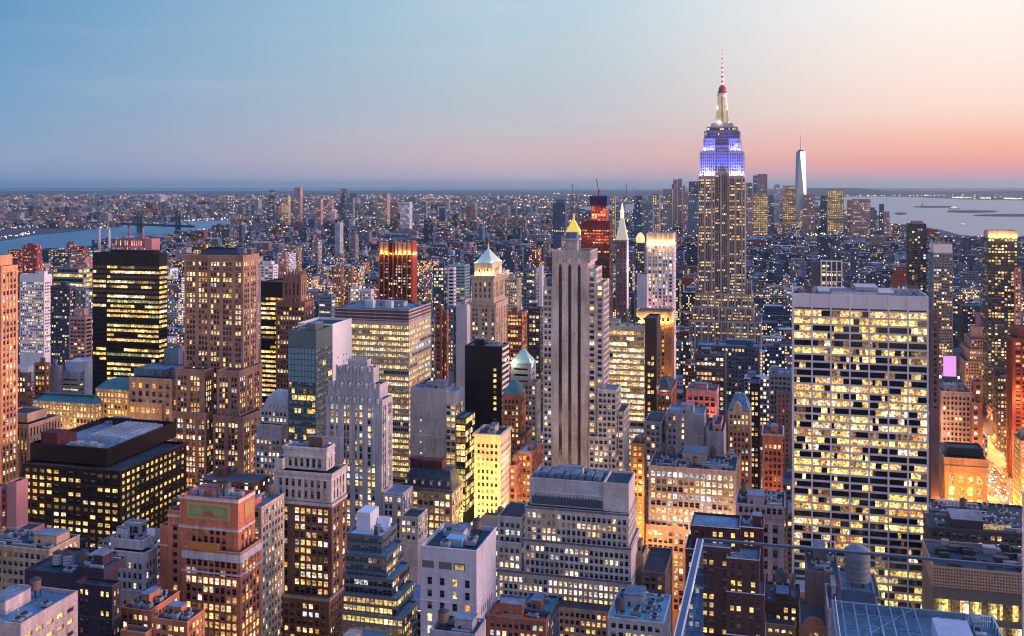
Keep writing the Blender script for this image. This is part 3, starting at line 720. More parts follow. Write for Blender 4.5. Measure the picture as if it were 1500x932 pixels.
# 7 --- stepped glass ziggurat
b = Bld('ziggurat_office', 'terraced glass office stepping outward floor by floor with dark steel bands, bottom left of centre', 'the terraced glass ziggurat', 440, 533, None)
sz = st('punch', bay=2.1, fl=3.5, ww=.9, wh=.62, sill=.2, rec=.2, mg=.3, top=.9, lit=.45, pal='warm', coh=.75)
prev = None
steps = [(508, 560, 581, 783, 9), (506, 566, 591, 812, 4.5), (504, 575, 600, 845, 1.5), (502, 582, 606, 872, -1.5), (500, 590, 612, 900, -4.5)]
for i, (xl, xr, xs, yt, off) in enumerate(steps):
    s = dict(sz); s['lit'] = (.12, .1, .35, .75, .85)[i]; s['pal'] = 'yellow' if i > 2 else 'white'; s['glassm'] = W_BLUE if i < 2 else W_DARK
    k = b.T(xl, xr, yt, STEEL, s, xs=xs, off=off, roof=R_BLUE if i else R_WHITE, par=.9)
    b.band(k, None, .55, .25, STEEL)
x0, x1, y0, y1, z0, z1 = b.loc(0)
mb = MB(); mb.box(x0 + 2, x0 + 8.5, y0 + 6, y1 - 1, z1 - .9, z1 + 7.5); b.part('penthouse', mb, wall((.5, .55, .6), .6, .2, kind='pale_panel'))
mb = MB(); mb.frustum(x0 + 9, x1 - 2, y1 - 6, y1 - 2, z1 - .9, x0 + 9, x1 - 2, y1 - 2.4, y1 - 2, z1 + 3.5); b.part('sloped_skylight', mb, R_WHITE)
b.equip(x0 + 9, x1 - 1, y0 + 1, y1 - 7, z1 - .9, 6)
b.finish()

# 8 --- blank pale concrete tower
b = Bld('concrete_tower', 'blank pale concrete tower with a sunken dark roof and three columns of windows, bottom centre', 'the blank pale concrete tower', 400, 657, None)
s8 = st('punch', bay=5.0, fl=4.8, ww=.38, wh=.62, rec=.5, mg=1.2, top=11.5, lit=.55, pal='warm', coh=.2, mask=[1, 1, 1, 1])
k = b.T(616, 698, 803, CONC, s8, xs=727, roof=R_TAR, par=1.8, sr=st('punch', bay=3.0, fl=4.8, ww=.4, wh=.6, top=24, mg=8, lit=.3))
x0, x1, y0, y1, z0, z1 = b.loc(k)
mb = MB()
for a, c in ((.03, .24), (.33, .56), (.60, .80)): mb.box(x0 + (x1 - x0) * a, x0 + (x1 - x0) * c, y0 - .05, y0 - .003, z1 - 8.4, z1 - 5.6, 0, True)
mb.box(x0 + (x1 - x0) * .62, x0 + (x1 - x0) * .78, y0 - .08, y0 - .053, z1 - 8.2, z1 - 6.2, 1, True)
b.part('slot_window', mb, [W_DARK, W_YEL])
mb = MB(); mb.box(x0 + 8, x0 + 15, y0 + 7, y0 + 13, z1 - 1.8, z1 + 1.2); b.part('plant_box', mb, plain('blue_unit', (.18, .36, .48), .5))
for i in range(2):
    mb = MB(); mb.lathe(x0 + 5 + i * 6.2, y1 - 8, [(2.6, z1 - 1.8), (2.6, z1 - .2), (2.2, z1 - .2), (.4, z1 - .9)], 16); b.part('cooling_unit', mb, plain('blue_unit', (.18, .36, .48), .5))
b.equip(x0 + 2, x1 - 2, y0 + 2, y1 - 2, z1 - 1.8, 9)
b.finish()

# 9 --- long limestone office with four terraces
b = Bld('terraced_office', 'long limestone office stepping down in terraces with dense small lit windows, bottom centre', 'the long terraced limestone office', 490, 845, None)
s9 = st('punch', bay=2.42, fl=3.55, ww=.5, wh=.56, sill=.22, rec=.4, mg=.8, top=2.4, lit=.85, pal='white', coh=.6)
b.T(728, 924, 843, LIMEG, s9, d=30, off=-2, par=.8)
b.T(728, 764, 794, LIMEG, s9, d=30, off=0, par=.8); b.T(767, 924, 796, LIMEG, s9, d=30, off=0, par=.8, sr=0)
k = b.T(769, 921, 747, LIMEG, s9, d=27, off=2.2, par=.8); b.T(729, 765, 757, LIMEG, s9, d=24, off=4, par=.8, roof=R_TAR)
k2 = b.T(776, 884, 703, DECO, st('pier', bay=1.5, fl=3, ww=.5, wh=.3, sill=.3, lit=.0, strip=.25, mg=2, top=7, glassm=W_BLUE), d=22, off=5, on=k, roof=R_TAR, par=1.5); b.T(884, 921, 708, LIMEG, None, d=22, off=4, on=k, par=1.2)
for kk, y in ((0, 843), (2, 796), (3, 747)): b.band(kk, None, .9, .3, STEEL, 'terrace_coping')
x0, x1, y0, y1, z0, z1 = b.loc(k2)
mb = MB(); mb.box(x0 + 1, x1 - .5, y0 - .06, y0 - .004, z0 + .6, z0 + 4.4, 0, True); b.part('louvre_band', mb, plain('blue_louvre', (.05, .08, .12), .4))
mb = MB()
for i in range(9):
    xa = x0 + 1.5 + i * (x1 - x0 - 3) / 9; mb.box(xa, xa + 2.9, y0 + 2, y0 + 7 + (i % 3) * 3, z1 - 1.5, z1 + 1.5 + (i % 2))
    mb.beam((xa, y0 + 1.2, z1 + 2), (xa + 4, y0 + 1.2, z1 + 2), .3); mb.box(xa, xa + .2, y0 + 1.1, y0 + 1.3, z1 - 1.5, z1 + 2)
b.part('roof_plant', mb, plain('blue_plant', (.10, .17, .24), .5)); b.equip(x0 + 2, x1 - 2, y0 + 11, y1 - 1, z1 - 1.5, 5)
b.T(808, 892, 893, TAN, st('punch', bay=2.6, fl=3.5, ww=.5, lit=.85, pal='warm', top=1.2), d=20, off=-12, par=.6)
b.finish()

# 10 -- floodlit cream tower
b = Bld('floodlit_tower', 'slim cream terracotta tower glowing yellow under floodlights, centre', 'the yellow floodlit tower', 585, 714, 775)
s10 = st('punch', bay=2.5, fl=3.7, ww=.42, wh=.5, lit=.25, pal='gold', mg=1.2, top=5)
k = b.T(695, 733, 636, CREAM, s10, xs=748, roof=R_TAR, par=1.2); b.band(k, 636, 1.6, 1.0, CREAM); b.band(k, 665, .7, .4, CREAM, 'string_course')
x0, x1, y0, y1, z0, z1 = b.loc(k); b.equip(x0 + 1, x1 - 1, y0 + 1, y1 - 1, z1 - 1.2, 5)
b.T(690, 735, 768, CREAM, None, off=-3, xs=750)
for zz, P in ((60, 16000), (75, 13000), (95, 9000), (112, 5000)):
    for xx in (x0 - 2, x1 - 3): light(b.root, (xx, y0 - 9, zz), (1, .62, .13), P, 1.5)
light(b.root, (x1 + 9, y0 + 8, 70), (1, .62, .3), 16000, 1.5); light(b.root, (x1 + 9, y0 + 10, 100), (1, .6, .4), 9000, 1.5)
b.finish()

# 11 -- dark mansard block
b = Bld('mansard_block', 'tan stone block with black mansard roof and row of glowing dormers, centre', 'the black mansard block', 560, 622, 790)
s11 = st('punch', bay=3.2, fl=4.0, ww=.6, wh=.55, lit=.8, pal='warm', mg=1, top=1.8, coh=.6)
k = b.T(586, 662, 716, TAN, s11, xs=678, par=.4); b.band(k, None, .9, .7, wall((.1, .1, .12), kind='dark_cornice'))
x0, x1, y0, y1, z0, z1 = b.loc(k); mb = MB(); mb.frustum(x0 + .6, x1 - .6, y0 + .6, y1 - .6, z1 + .03, x0 + 4, x1 - 3, y0 + 6, y1 - 5, z1 + 9); b.part('mansard_roof', mb, R_TAR)
mb = MB(); fr = MB()
for i in range(6):
    x = x0 + 3.2 + i * (x1 - x0 - 6) / 5; mb.box(x - .9, x + .9, y0 + 1.2, y0 + 4, z1 + 1.6, z1 + 4.2); fr.box(x - .6, x + .6, y0 + 1.12, y0 + 1.197, z1 + 1.9, z1 + 3.8, 0, True)
b.part('dormer', mb, wall((.1, .1, .12), kind='dark_cornice')); b.part('dormer_window', fr, W_WHITE)
mb = MB(); mb.box(x0 + 10, x0 + 22, y0 + 7, y0 + 14, z1 + 9.003, z1 + 13.5); mb.box(x0 + 3, x0 + 9, y1 - 12, y1 - 6, z1 + 5, z1 + 14); b.part('chimney_bulkhead', mb, DRED)
b.finish()

# 12 -- grey blank slab with lit glass side
b = Bld('slab_building', 'blank lavender grey slab with a yellow lit glass side, centre', 'the blank grey slab', 650, 635, 700)
b.T(601, 652, 569, GREYB, st('punch', bay=5, fl=7, ww=.25, wh=.16, lit=.9, pal='white', mask=[0, 1, 0, 0, 0, 0], top=16, mg=0), xs=None, d=20, roof=R_BLUE, par=1.5, sr=0, eq=5)
b.T(652.5, 668, 574, DECO, st('punch', bay=3, fl=3.9, ww=.8, wh=.62, rec=.15, lit=.7, pal='yellow', mg=.4, top=8), off=1, xs=678, roof=R_BLUE)
b.T(668, 682, 612, DGREEN, st('punch', bay=3, fl=3.9, ww=.92, wh=.8, sill=.1, rec=.12, lit=.75, pal='yellow', mg=.2, top=.6), off=-6, xs=696, roof=R_BLUE)
b.finish()

# 13 -- black slab
b = Bld('black_slab', 'windowless black slab with one dotted column of lights and white striped edge, centre', 'the black slab', 700, 708, 625)
k = b.T(681, 735, 507, BLACK, st('punch', bay=3.2, fl=3.8, ww=.5, wh=.45, lit=.8, pal='yellow', mask=[0] * 5 + [0, 1, 0], mg=0, top=14), xs=745, roof=R_BLUE, par=1, sr=st('punch', bay=20, fl=3.8, ww=.92, wh=.55, lit=.06, mg=.5, rec=.5), eq=4)
x0, x1, y0, y1, z0, z1 = b.loc(k); mb = MB()
zz = z1 - 1
while zz > b.zlim: mb.box(x1 + .003, x1 + .5, y0 + .3, y1 - .3, zz - 1.6, zz, 0, True); zz -= 3.8
b.part('white_band', mb, WHITE); b.finish()

# 14 -- yellow lit office block with dark top
b = Bld('lit_office', 'broad office block with glowing yellow floors under three dark top bands, left of centre', 'the yellow-lit banded office', 745, 544, 668)
s14 = st('punch', bay=6.6, fl=4.1, ww=.96, wh=.56, sill=.2, rec=.25, mg=.3, top=2, lit=1.5, pal='yellow', coh=.85, sub=3)
k = b.T(490, 599, 470, wall((.36, .34, .32), .6, .2, kind='grey_panel'), s14, xs=631, par=.5, sr=dict(s14, pal='warm'))
DB = wall((.07, .06, .07), .5, .2, kind='dark_louvre'); k2 = b.T(490.3, 598.7, 452, DB, None, off=.3, xs=630.7, on=k, par=1.2, roof=R_BLUE)
x0, x1, y0, y1, z0, z1 = b.loc(k2); mb = MB()
for q in range(4):
    zq = z0 + .9 + q * (z1 - z0 - 1.6) / 3; mb.box(x0 - .25, x1 + .25, y0 - .3, y0 - .003, zq - .3, zq + .3, 0, True); mb.box(x1 + .003, x1 + .3, y0 - .002, y1, zq - .5, zq + .5, 0, True)
b.part('pale_band', mb, wall((.42, .33, .34), kind='pale_band'))
mb = MB()
for i in range(36): mb.box(x0 + i * (x1 - x0) / 36, x0 + i * (x1 - x0) / 36 + .25, y0 - .28, y0 - .004, b.zlim, z0 - .2, 0, True)
b.part('mullion', mb, wall((.3, .3, .3), .5, .2, kind='mullion'))
mb = MB(); mb.box(x0 + 20, x0 + 26, y0 + 10, y0 + 16, z1 - 1.2, z1 + 4.5); b.part('bulkhead', mb, R_WHITE); mb = MB(); mb.box(x0 + 34, x0 + 39, y0 + 14, y0 + 19, z1 - 1.2, z1 + 4); b.part('bulkhead', mb, R_WHITE); b.equip(x0 + 2, x1 - 2, y0 + 20, y1 - 3, z1 - 1.2, 6)
b.finish()

# 15 -- glass and white stone slab
b = Bld('glass_slab', 'slim teal glass tower with a blank white stone flank, left of centre', 'the teal glass tower', 625, 442, 645)
sgl = st('punch', bay=5.6, fl=4.0, ww=.92, wh=.72, sill=.1, rec=.12, mg=.4, top=11, lit=.45, pal='yellow', coh=.4, glassm=W_BLUE, sub=3)
k = b.T(422, 463, 484, wall((.09, .15, .17), .3, .2, .3, 'green_metal'), sgl, xs=487, roof=R_TAR, par=1.6, sr=dict(sgl, lit=.05), eq=5)
x0, x1, y0, y1, z0, z1 = b.loc(k)
mb = MB(); mb.box(x0 - .1, x1 - .6, y0 - .12, y0 - .004, z1 - 32, z1 - 10.5, 0, True); b.part('glass_screen', mb, plain('blue_glass', (.20, .34, .42), .12, .3)); mb = MB()  # sky reflection on the upper floors put into this pale sheet's colour
for q in range(9): xx = x0 + (x1 - x0 - .7) * q / 8; mb.box(xx - .09, xx + .09, y0 - .2, y0 - .124, z1 - 32, z1 - 10.5, 0, True)
for q in range(7): zq = z1 - 31.8 + q * 3.5; mb.box(x0, x1 - .7, y0 - .26, y0 - .204, zq - .15, zq + .15, 0, True)
b.part('mullion', mb, DGREEN)
b.box(b.u + x1 - 24, b.u + x1, b.v + y1 + .2, b.v + y1 + 30, 0, z1 + 1.0, WHITE, None, R_TAR, 1.5, st('punch', bay=5, fl=4., ww=.28, wh=.3, mg=8, top=20, lit=.3, mask=[1, 0, 1], rec=.2))
b.finish()

# 16 -- Lincoln-like brown tower
b = Bld('brown_tower', 'massive brown brick tower with shouldered base and scattered lit windows, left', 'the massive brown tower', 725, 313, 690)
s16 = st('pier', bay=2.45, fl=3.75, ww=.58, wh=.58, strip=.35, lit=.52, pal='warm', mg=1.5, top=4.5, coh=.3, mask=[1, 1, 1, 0])
k = b.T(270, 356, 374, wall((.34, .20, .145), kind='brown_brick'), s16, xs=379, par=1.6, roof=R_TAR); BR2 = list(b.walls)[0]
b.band(k, 376, 1.6, .5, BR2); b.band(k, 396, .8, .3, BR2, 'string_course')
x0, x1, y0, y1, z0, z1 = b.loc(k); mb = MB(); mb.frustum(x0 + 6, x1 - 4, y0 + 4, y1 - 4, z1 - 1.6, x0 + 13, x1 - 12, y0 + 12, y1 - 12, z1 + 5); b.part('hipped_roof', mb, R_TAR)
b.T(257, 300, 541, BR2, s16, off=-12, d=40, par=1.2); b.T(318, 350, 543, BR2, s16, off=-14, xs=384, par=1.2)
b.T(252, 302, 604, BR2, s16, off=-18, d=30, par=1.2); b.T(312, 356, 610, BR2, s16, off=-20, xs=388, par=1.2)
b.T(298, 320, 640, BR2, s16, off=-8, d=20)
for q, y, z, P in ((-20, -30, 30, 26000), (6, -30, 30, 26000), (36, -6, 30, 26000), (40, 20, 40, 22000), (-30, -24, 60, 9000), (38, 0, 75, 9000)): light(b.root, (q, y, z), (1, .42, .12), P, 2)
b.finish()

# 17 -- black glass tower with lit floors
b = Bld('black_glass_tower', 'wide black glass tower striped by broken rows of yellow office light, upper left', 'the wide black glass tower', 790, 190, 560)
s17 = st('punch', bay=3.1, fl=3.75, ww=.96, wh=.52, sill=.2, rec=.08, mg=.4, top=9, lit=.72, pal='yellow', coh=.78)
k = b.T(156, 233, 371, BLACK, s17, d=11, roof=R_TAR, par=2)
x0, x1, y0, y1, z0, z1 = b.loc(k)
b.T(135.5, 156, 370, BLACK, dict(s17, lit=.18), off=.6, d=10, roof=R_TAR, par=2)
mb = MB(); mb.box(x0 + 2, x1 - 6, y0 + 2, y1 - 2, z1 - 2, z1 + 2.4); b.part('penthouse', mb, BLACK)
b.finish()

# 18 -- peach tower at left edge
b = Bld('peach_tower', 'peach brick tower glowing warm, cut off by the left edge of the view', 'the peach tower at the left edge', 610, 0, 690)
k = b.T(-60, 2, 390, PEACH, st('pier', bay=3., fl=3.7, ww=.5, wh=.56, lit=.6, pal='warm', mg=1, top=3.5), xs=26)
x0, x1, y0, y1, z0, z1 = b.loc(k); k2 = b.T(-60, -4, 374, PEACH, None, off=2, xs=18, on=k)
mb = MB()
for i in range(12): mb.frustum(x1 - 5.5 - i * 2.9, x1 - 4.3 - i * 2.9, y0 + 1.2, y0 + 2.2, z1 + .02, x1 - 5.2 - i * 2.9, x1 - 4.6 - i * 2.9, y0 + 1.5, y0 + 2.0, z1 + 9)
b.part('crown_fin', mb, PEACH)
for q, P in ((20, 40000), (70, 30000), (130, 18000)): light(b.root, (6, -30, q), (1, .42, .12), P, 2)
b.finish()

# 19 -- black slab + gothic crown
b = Bld('dark_slab', 'narrow black office slab with yellow lit floors tucked behind the gothic crown tower', 'the narrow black slab', 830, 399, 570)
b.T(382, 417, 413, BLACK, st('punch', bay=4, fl=3.9, ww=.96, wh=.5, rec=.1, lit=.6, pal='yellow', coh=.8, mg=.3, top=12), d=30, roof=R_TAR); b.finish()
b = Bld('gothic_tower', 'brown brick tower crowned with a ring of gothic pinnacles, left of centre', 'the gothic crown tower', 780, 430, 575)
GB = wall((.28, .15, .11), kind='brown_brick')
s19 = st('pier', bay=2.6, fl=3.7, ww=.5, wh=.52, strip=.4, lit=.42, pal='warm', mg=1, top=3)
k = b.T(404, 447, 443, GB, s19, xs=460, par=1.2); k2 = b.T(414, 441, 404, GB, st('pier', bay=3.4, fl=11, ww=.42, wh=.8, sill=.12, strip=.6, lit=0, mg=1.2, top=5), off=4, xs=449, on=k, par=1.)
for kk, n, h in ((k, 6, 3), (k2, 5, 5)):
    x0, x1, y0, y1, z0, z1 = b.loc(kk); mb = MB()
    for i in range(n + 1):
        x = x0 + .6 + (x1 - x0 - 1.2) * i / n
        for y in (y0 + .2, y1 - .2): mb.frustum(x - .7, x + .7, y - .7, y + .7, z1 - 4, x - .15, x + .15, y - .15, y + .15, z1 + h)
    for i in range(1, n):
        y = y0 + (y1 - y0) * i / n; mb.frustum(x1 - .8, x1 + .5, y - .7, y + .7, z1 - 4, x1 - .3, x1, y - .15, y + .15, z1 + h)
    b.part('pinnacle', mb, GB)
b.finish()

# 20 -- red ribbed tower with glowing crown
b = Bld('ribbed_tower', 'dark tower with red vertical ribs and a glowing gold crown, upper centre left', 'the red-ribbed tower', 1300, 580, 434)
REDM = wall((.40, .07, .04), .5, .2, kind='red_brick_rib')
k = b.T(556, 603, 373, BLACK, st('punch', bay=3.6, fl=3.7, ww=.6, wh=.5, rec=.2, lit=.35, pal='white', mg=1, top=2), xs=610, par=.5, sr=st('punch', bay=3.6, fl=3.7, ww=.4, wh=.5, lit=.2))
k2 = b.T(556.3, 602.7, 356, CREAM, None, off=.3, xs=609.6, on=k, par=2, sr=0); b.glow(k2, (1., .50, .08), 5200, 7, 3, 2.2, 1)
x0, x1, y0, y1, z0, z1 = b.loc(k); zt = b.loc(k2)[5]; mb = MB()
for i in range(8):
    x = x0 + (x1 - x0) * i / 7; mb.box(x - .8, x + .8, y0 - 1.2, y0 - .003, b.zlim - 20, zt + 1.2, 0, True)
for i in range(1, 6):
    y = y0 + (y1 - y0) * i / 5; mb.box(x1 + .003, x1 + 1.2, y - 3, y, b.zlim - 20, zt + 1.2, 0, True)
mb.box(x0 + (x1 - x0) / 7 * 2.0 + .85, x0 + (x1 - x0) / 7 * 3.4, y0 - .5, y0 - .004, z1 - 30, zt + .8, 1, True)
b.part('rib', mb, [REDM, BLACK]); b.finish()

# 21 -- green pyramid tower
b = Bld('pyramid_tower', 'stone tower with lit crown under a pale green pyramid roof, centre', 'the green pyramid tower', 820, 714, 507)
ST21 = wall((.40, .31, .23), kind='limestone')
s21 = st('pier', bay=2.6, fl=3.7, ww=.5, wh=.52, strip=.35, lit=.4, pal='white', mg=1.2, top=3, mask=[1, 1, 0])
k = b.T(689, 726, 446, ST21, s21, xs=743, par=1); b.band(k, 444, 2., .9, ST21)
k2 = b.T(691, 723, 404, ST21, st('pier', bay=4.2, fl=4.6, ww=.45, wh=.6, strip=.4, lit=.25, mg=1.5, top=5), off=1, xs=740, on=k, par=1); b.band(k2, 404, 2.2, 1., ST21)
k3 = b.T(695, 721, 385, CREAM, st('punch', bay=2.2, fl=6, ww=.4, wh=.45, lit=0, mg=4, top=3, rec=.6), off=2.5, xs=735, on=k2, par=.4); b.band(k3, 385.5, .8, .5, CREAM)
b.pyramid(k3, 364, plain('verdigris', (.44, .58, .48), .6), .6, .04)
x0, x1, y0, y1, z0, z1 = b.loc(k3); mb = MB(); mb.lathe((x0 + x1) / 2, (y0 + y1) / 2, [(.6, z1 + 10.5), (.3, z1 + 14), (.05, z1 + 17)], 8); b.part('finial', mb, M_GOLD)
for x in (x0 + 2, (x0 + x1) / 2, x1 - 2): light(b.root, (x, y0 - 2.2, z0 + .8), (1, .78, .25), 1700, .5)
for y in (y0 + 3, y1 - 5): light(b.root, (x1 + 2.2, y, z0 + .8), (1, .78, .25), 1700, .5)
for x, y in ((x0 - .4, y0 - .6), (x1 + .6, y0 - .6), (x1 + .6, y1 - 3)): light(b.root, (x, y, z1 + 1.2), (.8, 1, .75), 900, .4)
b.finish()

# 22 -- small pale green pyramid + brown pyramid
b = Bld('pyramid_tower', 'small pale stone tower under a lit mint green pyramid roof, right of the black slab', 'the mint pyramid tower', 745, 766, 690)
s22 = st('punch', bay=2.7, fl=3.7, ww=.45, wh=.5, lit=.45, pal='warm', mg=1, top=2)
k = b.T(748, 778, 532, LIMEG, st('punch', bay=12, fl=4.4, ww=.8, wh=.35, lit=.05, rec=.5, top=2), xs=785, par=.3); b.band(k, None, .8, .5, LIMEG)
b.pyramid(k, 510, plain('mint_copper', (.46, .60, .52), .55), .3, .06)
b.T(752, 786, 560, LIME, s22, off=-3, xs=792); x0, x1, y0, y1, z0, z1 = b.loc(k); light(b.root, (x0 + 2, y0 - 2.5, z1 + .5), (.9, 1, .7), 2500, .5); light(b.root, (x1 + 2, y0 + 4, z1 + .8), (.9, 1, .8), 2000, .5)
b.finish()
b = Bld('brick_tower', 'small brown brick tower with a dark green pyramid cap, below the mint pyramid', 'the dark pyramid brick tower', 665, 752, 650)
k = b.T(736, 762, 578, RUST, st('punch', bay=2.7, fl=3.7, ww=.45, wh=.5, lit=.4, pal='white', mg=1, top=3), xs=770, par=.3); b.pyramid(k, 557, R_TEAL, .1, .3)
b.T(740, 765, 640, RUST, st('punch', bay=2.7, fl=3.7, ww=.45, lit=.5), off=-4, xs=779, roof=R_TAR); b.finish()
b = Bld('brick_block', 'low orange brick block with a pale roof, right of the yellow floodlit tower', 'the low orange brick block', 610, 772, 720)
b.T(757, 779, 663, wall((.42, .16, .08), kind='orange_brick'), st('punch', bay=2.7, fl=3.7, ww=.5, lit=.5, pal='gold'), xs=795, roof=R_WHITE, eq=2); b.T(744, 757, 682, wall((.42, .16, .08), kind='orange_brick'), st('punch', bay=2.7, fl=3.7, ww=.5, lit=.3, pal='gold'), off=-10, xs=766, roof=R_TAR, eq=2)
b.finish()

# 23 -- glowing banded office
b = Bld('lit_office', 'pale banded office with almost every floor glowing warm white, right of the striped limestone tower', 'the fully glowing banded office', 720, 912, 640)
b.T(882, 944, 478, CREAM, st('punch', bay=5, fl=4.0, ww=.95, wh=.62, sill=.15, rec=.25, mg=.4, top=2.5, lit=2, pal='white', coh=.7, sub=2), d=18, roof=R_WHITE, par=1.2, eq=4)
b.T(944.5, 962, 466, wall((.05, .035, .035), .5, .2, kind='dark_panel'), st('punch', bay=3, fl=4.0, ww=.6, wh=.5, lit=.45, pal='gold', mg=5, top=26), d=24, off=1.5, roof=R_TAR)
b.finish()
# 24 -- orange lit top
b = Bld('orange_tower', 'dark tower with orange-lit columns under a glowing gold loggia, left of the spire', 'the gold loggia tower', 880, 957, 560)
OR = wall((.30, .15, .08), kind='brown_stone')
k = b.T(931, 984, 474, OR, st('pier', bay=3.4, fl=3.8, ww=.55, wh=.55, strip=.6, lit=.7, pal='orange', mg=6, top=2), d=22, par=.4)
k2 = b.T(931.5, 983.5, 455, CREAM, st('punch', bay=4, fl=8, ww=.5, wh=.3, sill=.15, lit=0, mg=1, top=2), off=.3, d=21, on=k, par=1, roof=R_TAR); b.band(k2, None, 1, .6, OR); b.glow(k2, (1., .55, .10), 3400, 5, 2, 2.6, 1.2)
for q in (-14, 0, 12): light(b.root, (q, -7, 85), (1, .42, .1), 16000, 2)
b.finish()
# 25 -- pink-white tower
b = Bld('pale_tower', 'slim pink and white tower with a glowing orange crown, left of the tall spire', 'the pink crowned tower', 1010, 967, 452)
k = b.T(948, 986, 357, WHITE, st('punch', bay=3.6, fl=3.5, ww=.55, wh=.6, lit=.75, pal='white', mg=.8, rec=.4, top=2), d=28, par=.4)
kc = b.T(948.4, 985.6, 342, CREAM, None, off=.3, d=27, on=k, par=1.5); b.glow(kc, (1., .48, .16), 3600, 5, 1, 2.4, 1); x0, x1, y0, y1, z0, z1 = b.loc(k); mb = MB()
for i in range(6): x = x0 + (x1 - x0) * i / 5; mb.box(x - .55, x + .55, y0 - .9, y0 - .004, b.zlim - 20, z1 + 10.5, 0, True)
b.part('rib', mb, WHITE)
for q in (-8, 8): light(b.root, (q, -14, 120), (1, .35, .45), 14000, 3); 
b.finish()
b = Bld('grey_slab', 'blank lavender slab joined to the left side of the slim pink tower', 'the blank lavender slab', 1000, 940, 452); b.T(933, 947.6, 402, CONC, None, d=22); b.finish()

# 30 -- the tall spire tower
b = Bld('spire_skyscraper', 'tallest skyscraper with blue and white floodlit crown and slender striped spire', 'the tall spire', 1290, 1057, 500)
ES = wall((.38, .32, .29), kind='limestone')
se = st('pier', bay=2.05, fl=3.72, ww=.7, wh=.5, strip=.6, lit=.6, fix=True, pal='warm', mg=.6, top=2.5, mask=[1, 1, 1, 0], coh=.62)
se['span'] = wall((.10, .085, .085), .6, .3, kind='dark_spandrel'); sd = dict(se, lit=.34)
kL = b.T(1023, 1047, 259, ES, se, d=38, par=.6); kR = b.T(1068, 1091.5, 259, ES, se, d=38, par=.6)
kC = b.T(1046.9, 1068.1, 253, ES, sd, d=33, off=3.2, par=.6)
b.T(1018, 1101, 430, ES, se, d=50, off=-4, par=.8); b.T(1014.5, 1104, 449, ES, se, d=52, off=-7, par=.8)
b.T(1009, 1115, 470, ES, se, d=58, off=-12, par=.8); b.T(1094, 1101, 412, ES, sd, d=20, off=5)
CW = wall((.38, .37, .40), .7, .2, kind='crown_stone'); sc = st('pier', bay=2.6, fl=3.9, ww=.42, wh=.55, strip=.5, lit=.05, pal='white', mg=.8, top=2)
c1 = b.T(1025, 1047.5, 222, CW, sc, d=36, off=1, zb=259.5, par=.6); c2 = b.T(1067.5, 1089.5, 222, CW, sc, d=36, off=1, zb=259.5, par=.6)
c3 = b.T(1047.4, 1067.6, 213, CW, sc, d=32, off=2.4, zb=253.5, par=.6)
c4 = b.T(1030, 1047.2, 203, CW, sc, d=31, off=3.5, zb=222.5, par=.6); c5 = b.T(1067.8, 1085, 203, CW, sc, d=31, off=3.5, zb=222.5, par=.6)
c6 = b.T(1031.5, 1083.5, 192, wall((.22, .21, .24), kind='crown_dark'), sc, d=28, off=4.5, zb=213.5, par=.6)
c7 = b.T(1035, 1080, 186, wall((.22, .21, .24), kind='crown_dark'), st('punch', bay=2.6, fl=4, ww=.6, wh=.5, lit=.3, mg=1, top=.6), d=25, off=6, zb=192.5, par=1.2)
ox = b.loc(c7); cx = (ox[0] + ox[1]) / 2; cyv = (ox[2] + ox[3]) / 2; zz = lambda y: zat(y, b.u, b.v + cyv)
pxm = fwd(b.u, b.v + cyv) / F
mb = MB(); mb.frustum(cx - 17 * pxm, cx + 17 * pxm, cyv - 9, cyv + 9, zz(186) - .5, cx - 15 * pxm, cx + 15 * pxm, cyv - 8, cyv + 8, zz(181)); b.part('observatory', mb, CW)
LW = plain('floodlit_metal', (.75, .66, .52), .4, .2)
mb = MB(); mb.lathe(cx, cyv, [(9.5 * pxm, zz(181)), (8.2 * pxm, zz(166)), (7.2 * pxm, zz(152)), (6.8 * pxm, zz(141)), (7.6 * pxm, zz(140)), (7.6 * pxm, zz(137))], 16)
for a in range(4):
    an = math.pi / 4 + a * math.pi / 2; dx, dy = math.cos(an), math.sin(an)
    for t, zt in ((13.5, 172), (11.5, 163), (9.8, 154)):
        x, y = cx + dx * t * pxm * .8, cyv + dy * t * pxm * .8; mb.box(x - 1.6, x + 1.6, y - 1.6, y + 1.6, zz(181), zz(zt))
b.part('mooring_mast', mb, LW)
mb = MB(); 
for k_ in range(3): 
    x = cx + (k_ - 1) * 4.2 * pxm; mb.box(x - 1.1, x + 1.1, cyv - 9.6 * pxm, cyv - 8.9 * pxm, zz(179), zz(143))
b.part('mast_window', mb, W_WHITE)
RD = plain('red_beacon', (.35, .08, .08), .5)
mb = MB(); mb.lathe(cx, cyv, [(6.4 * pxm, zz(137)), (6.8 * pxm, zz(134.6)), (5.6 * pxm, zz(133.5)), (5.6 * pxm, zz(131.5)), (5.8 * pxm, zz(130)), (4.2 * pxm, zz(127)), (1.6 * pxm, zz(124.5))], 16); b.part('dome', mb, RD)
mb = MB(); n = 26; prev = None
for i in range(n):
    y0_, y1_ = 125 - i * 58 / n, 125 - (i + 1) * 58 / n; t = i / n
    r = (1.9 * (1 - t) + .45 * t) * pxm * (1.35 if i in (4, 5, 11, 12, 17) else 1)
    mb.lathe(cx, cyv, [(r, zz(y0_)), (r, zz(y1_) - .03)], 8, 1 if i % 3 == 2 else 0)
mb.lathe(cx, cyv, [(.35 * pxm, zz(67)), (.15 * pxm, zz(64.5))], 6, 0)
mb.beam((cx, cyv, zz(112)), (cx + 3.4 * pxm, cyv, zz(112)), .7); mb.beam((cx + 3.4 * pxm, cyv, zz(112)), (cx + 3.4 * pxm, cyv, zz(119)), .8)
b.part('antenna', mb, [plain('lit_antenna', (.7, .62, .6), .5, 0, (1., .72, .62), .55), RD])  # light on the antenna is put in as emission
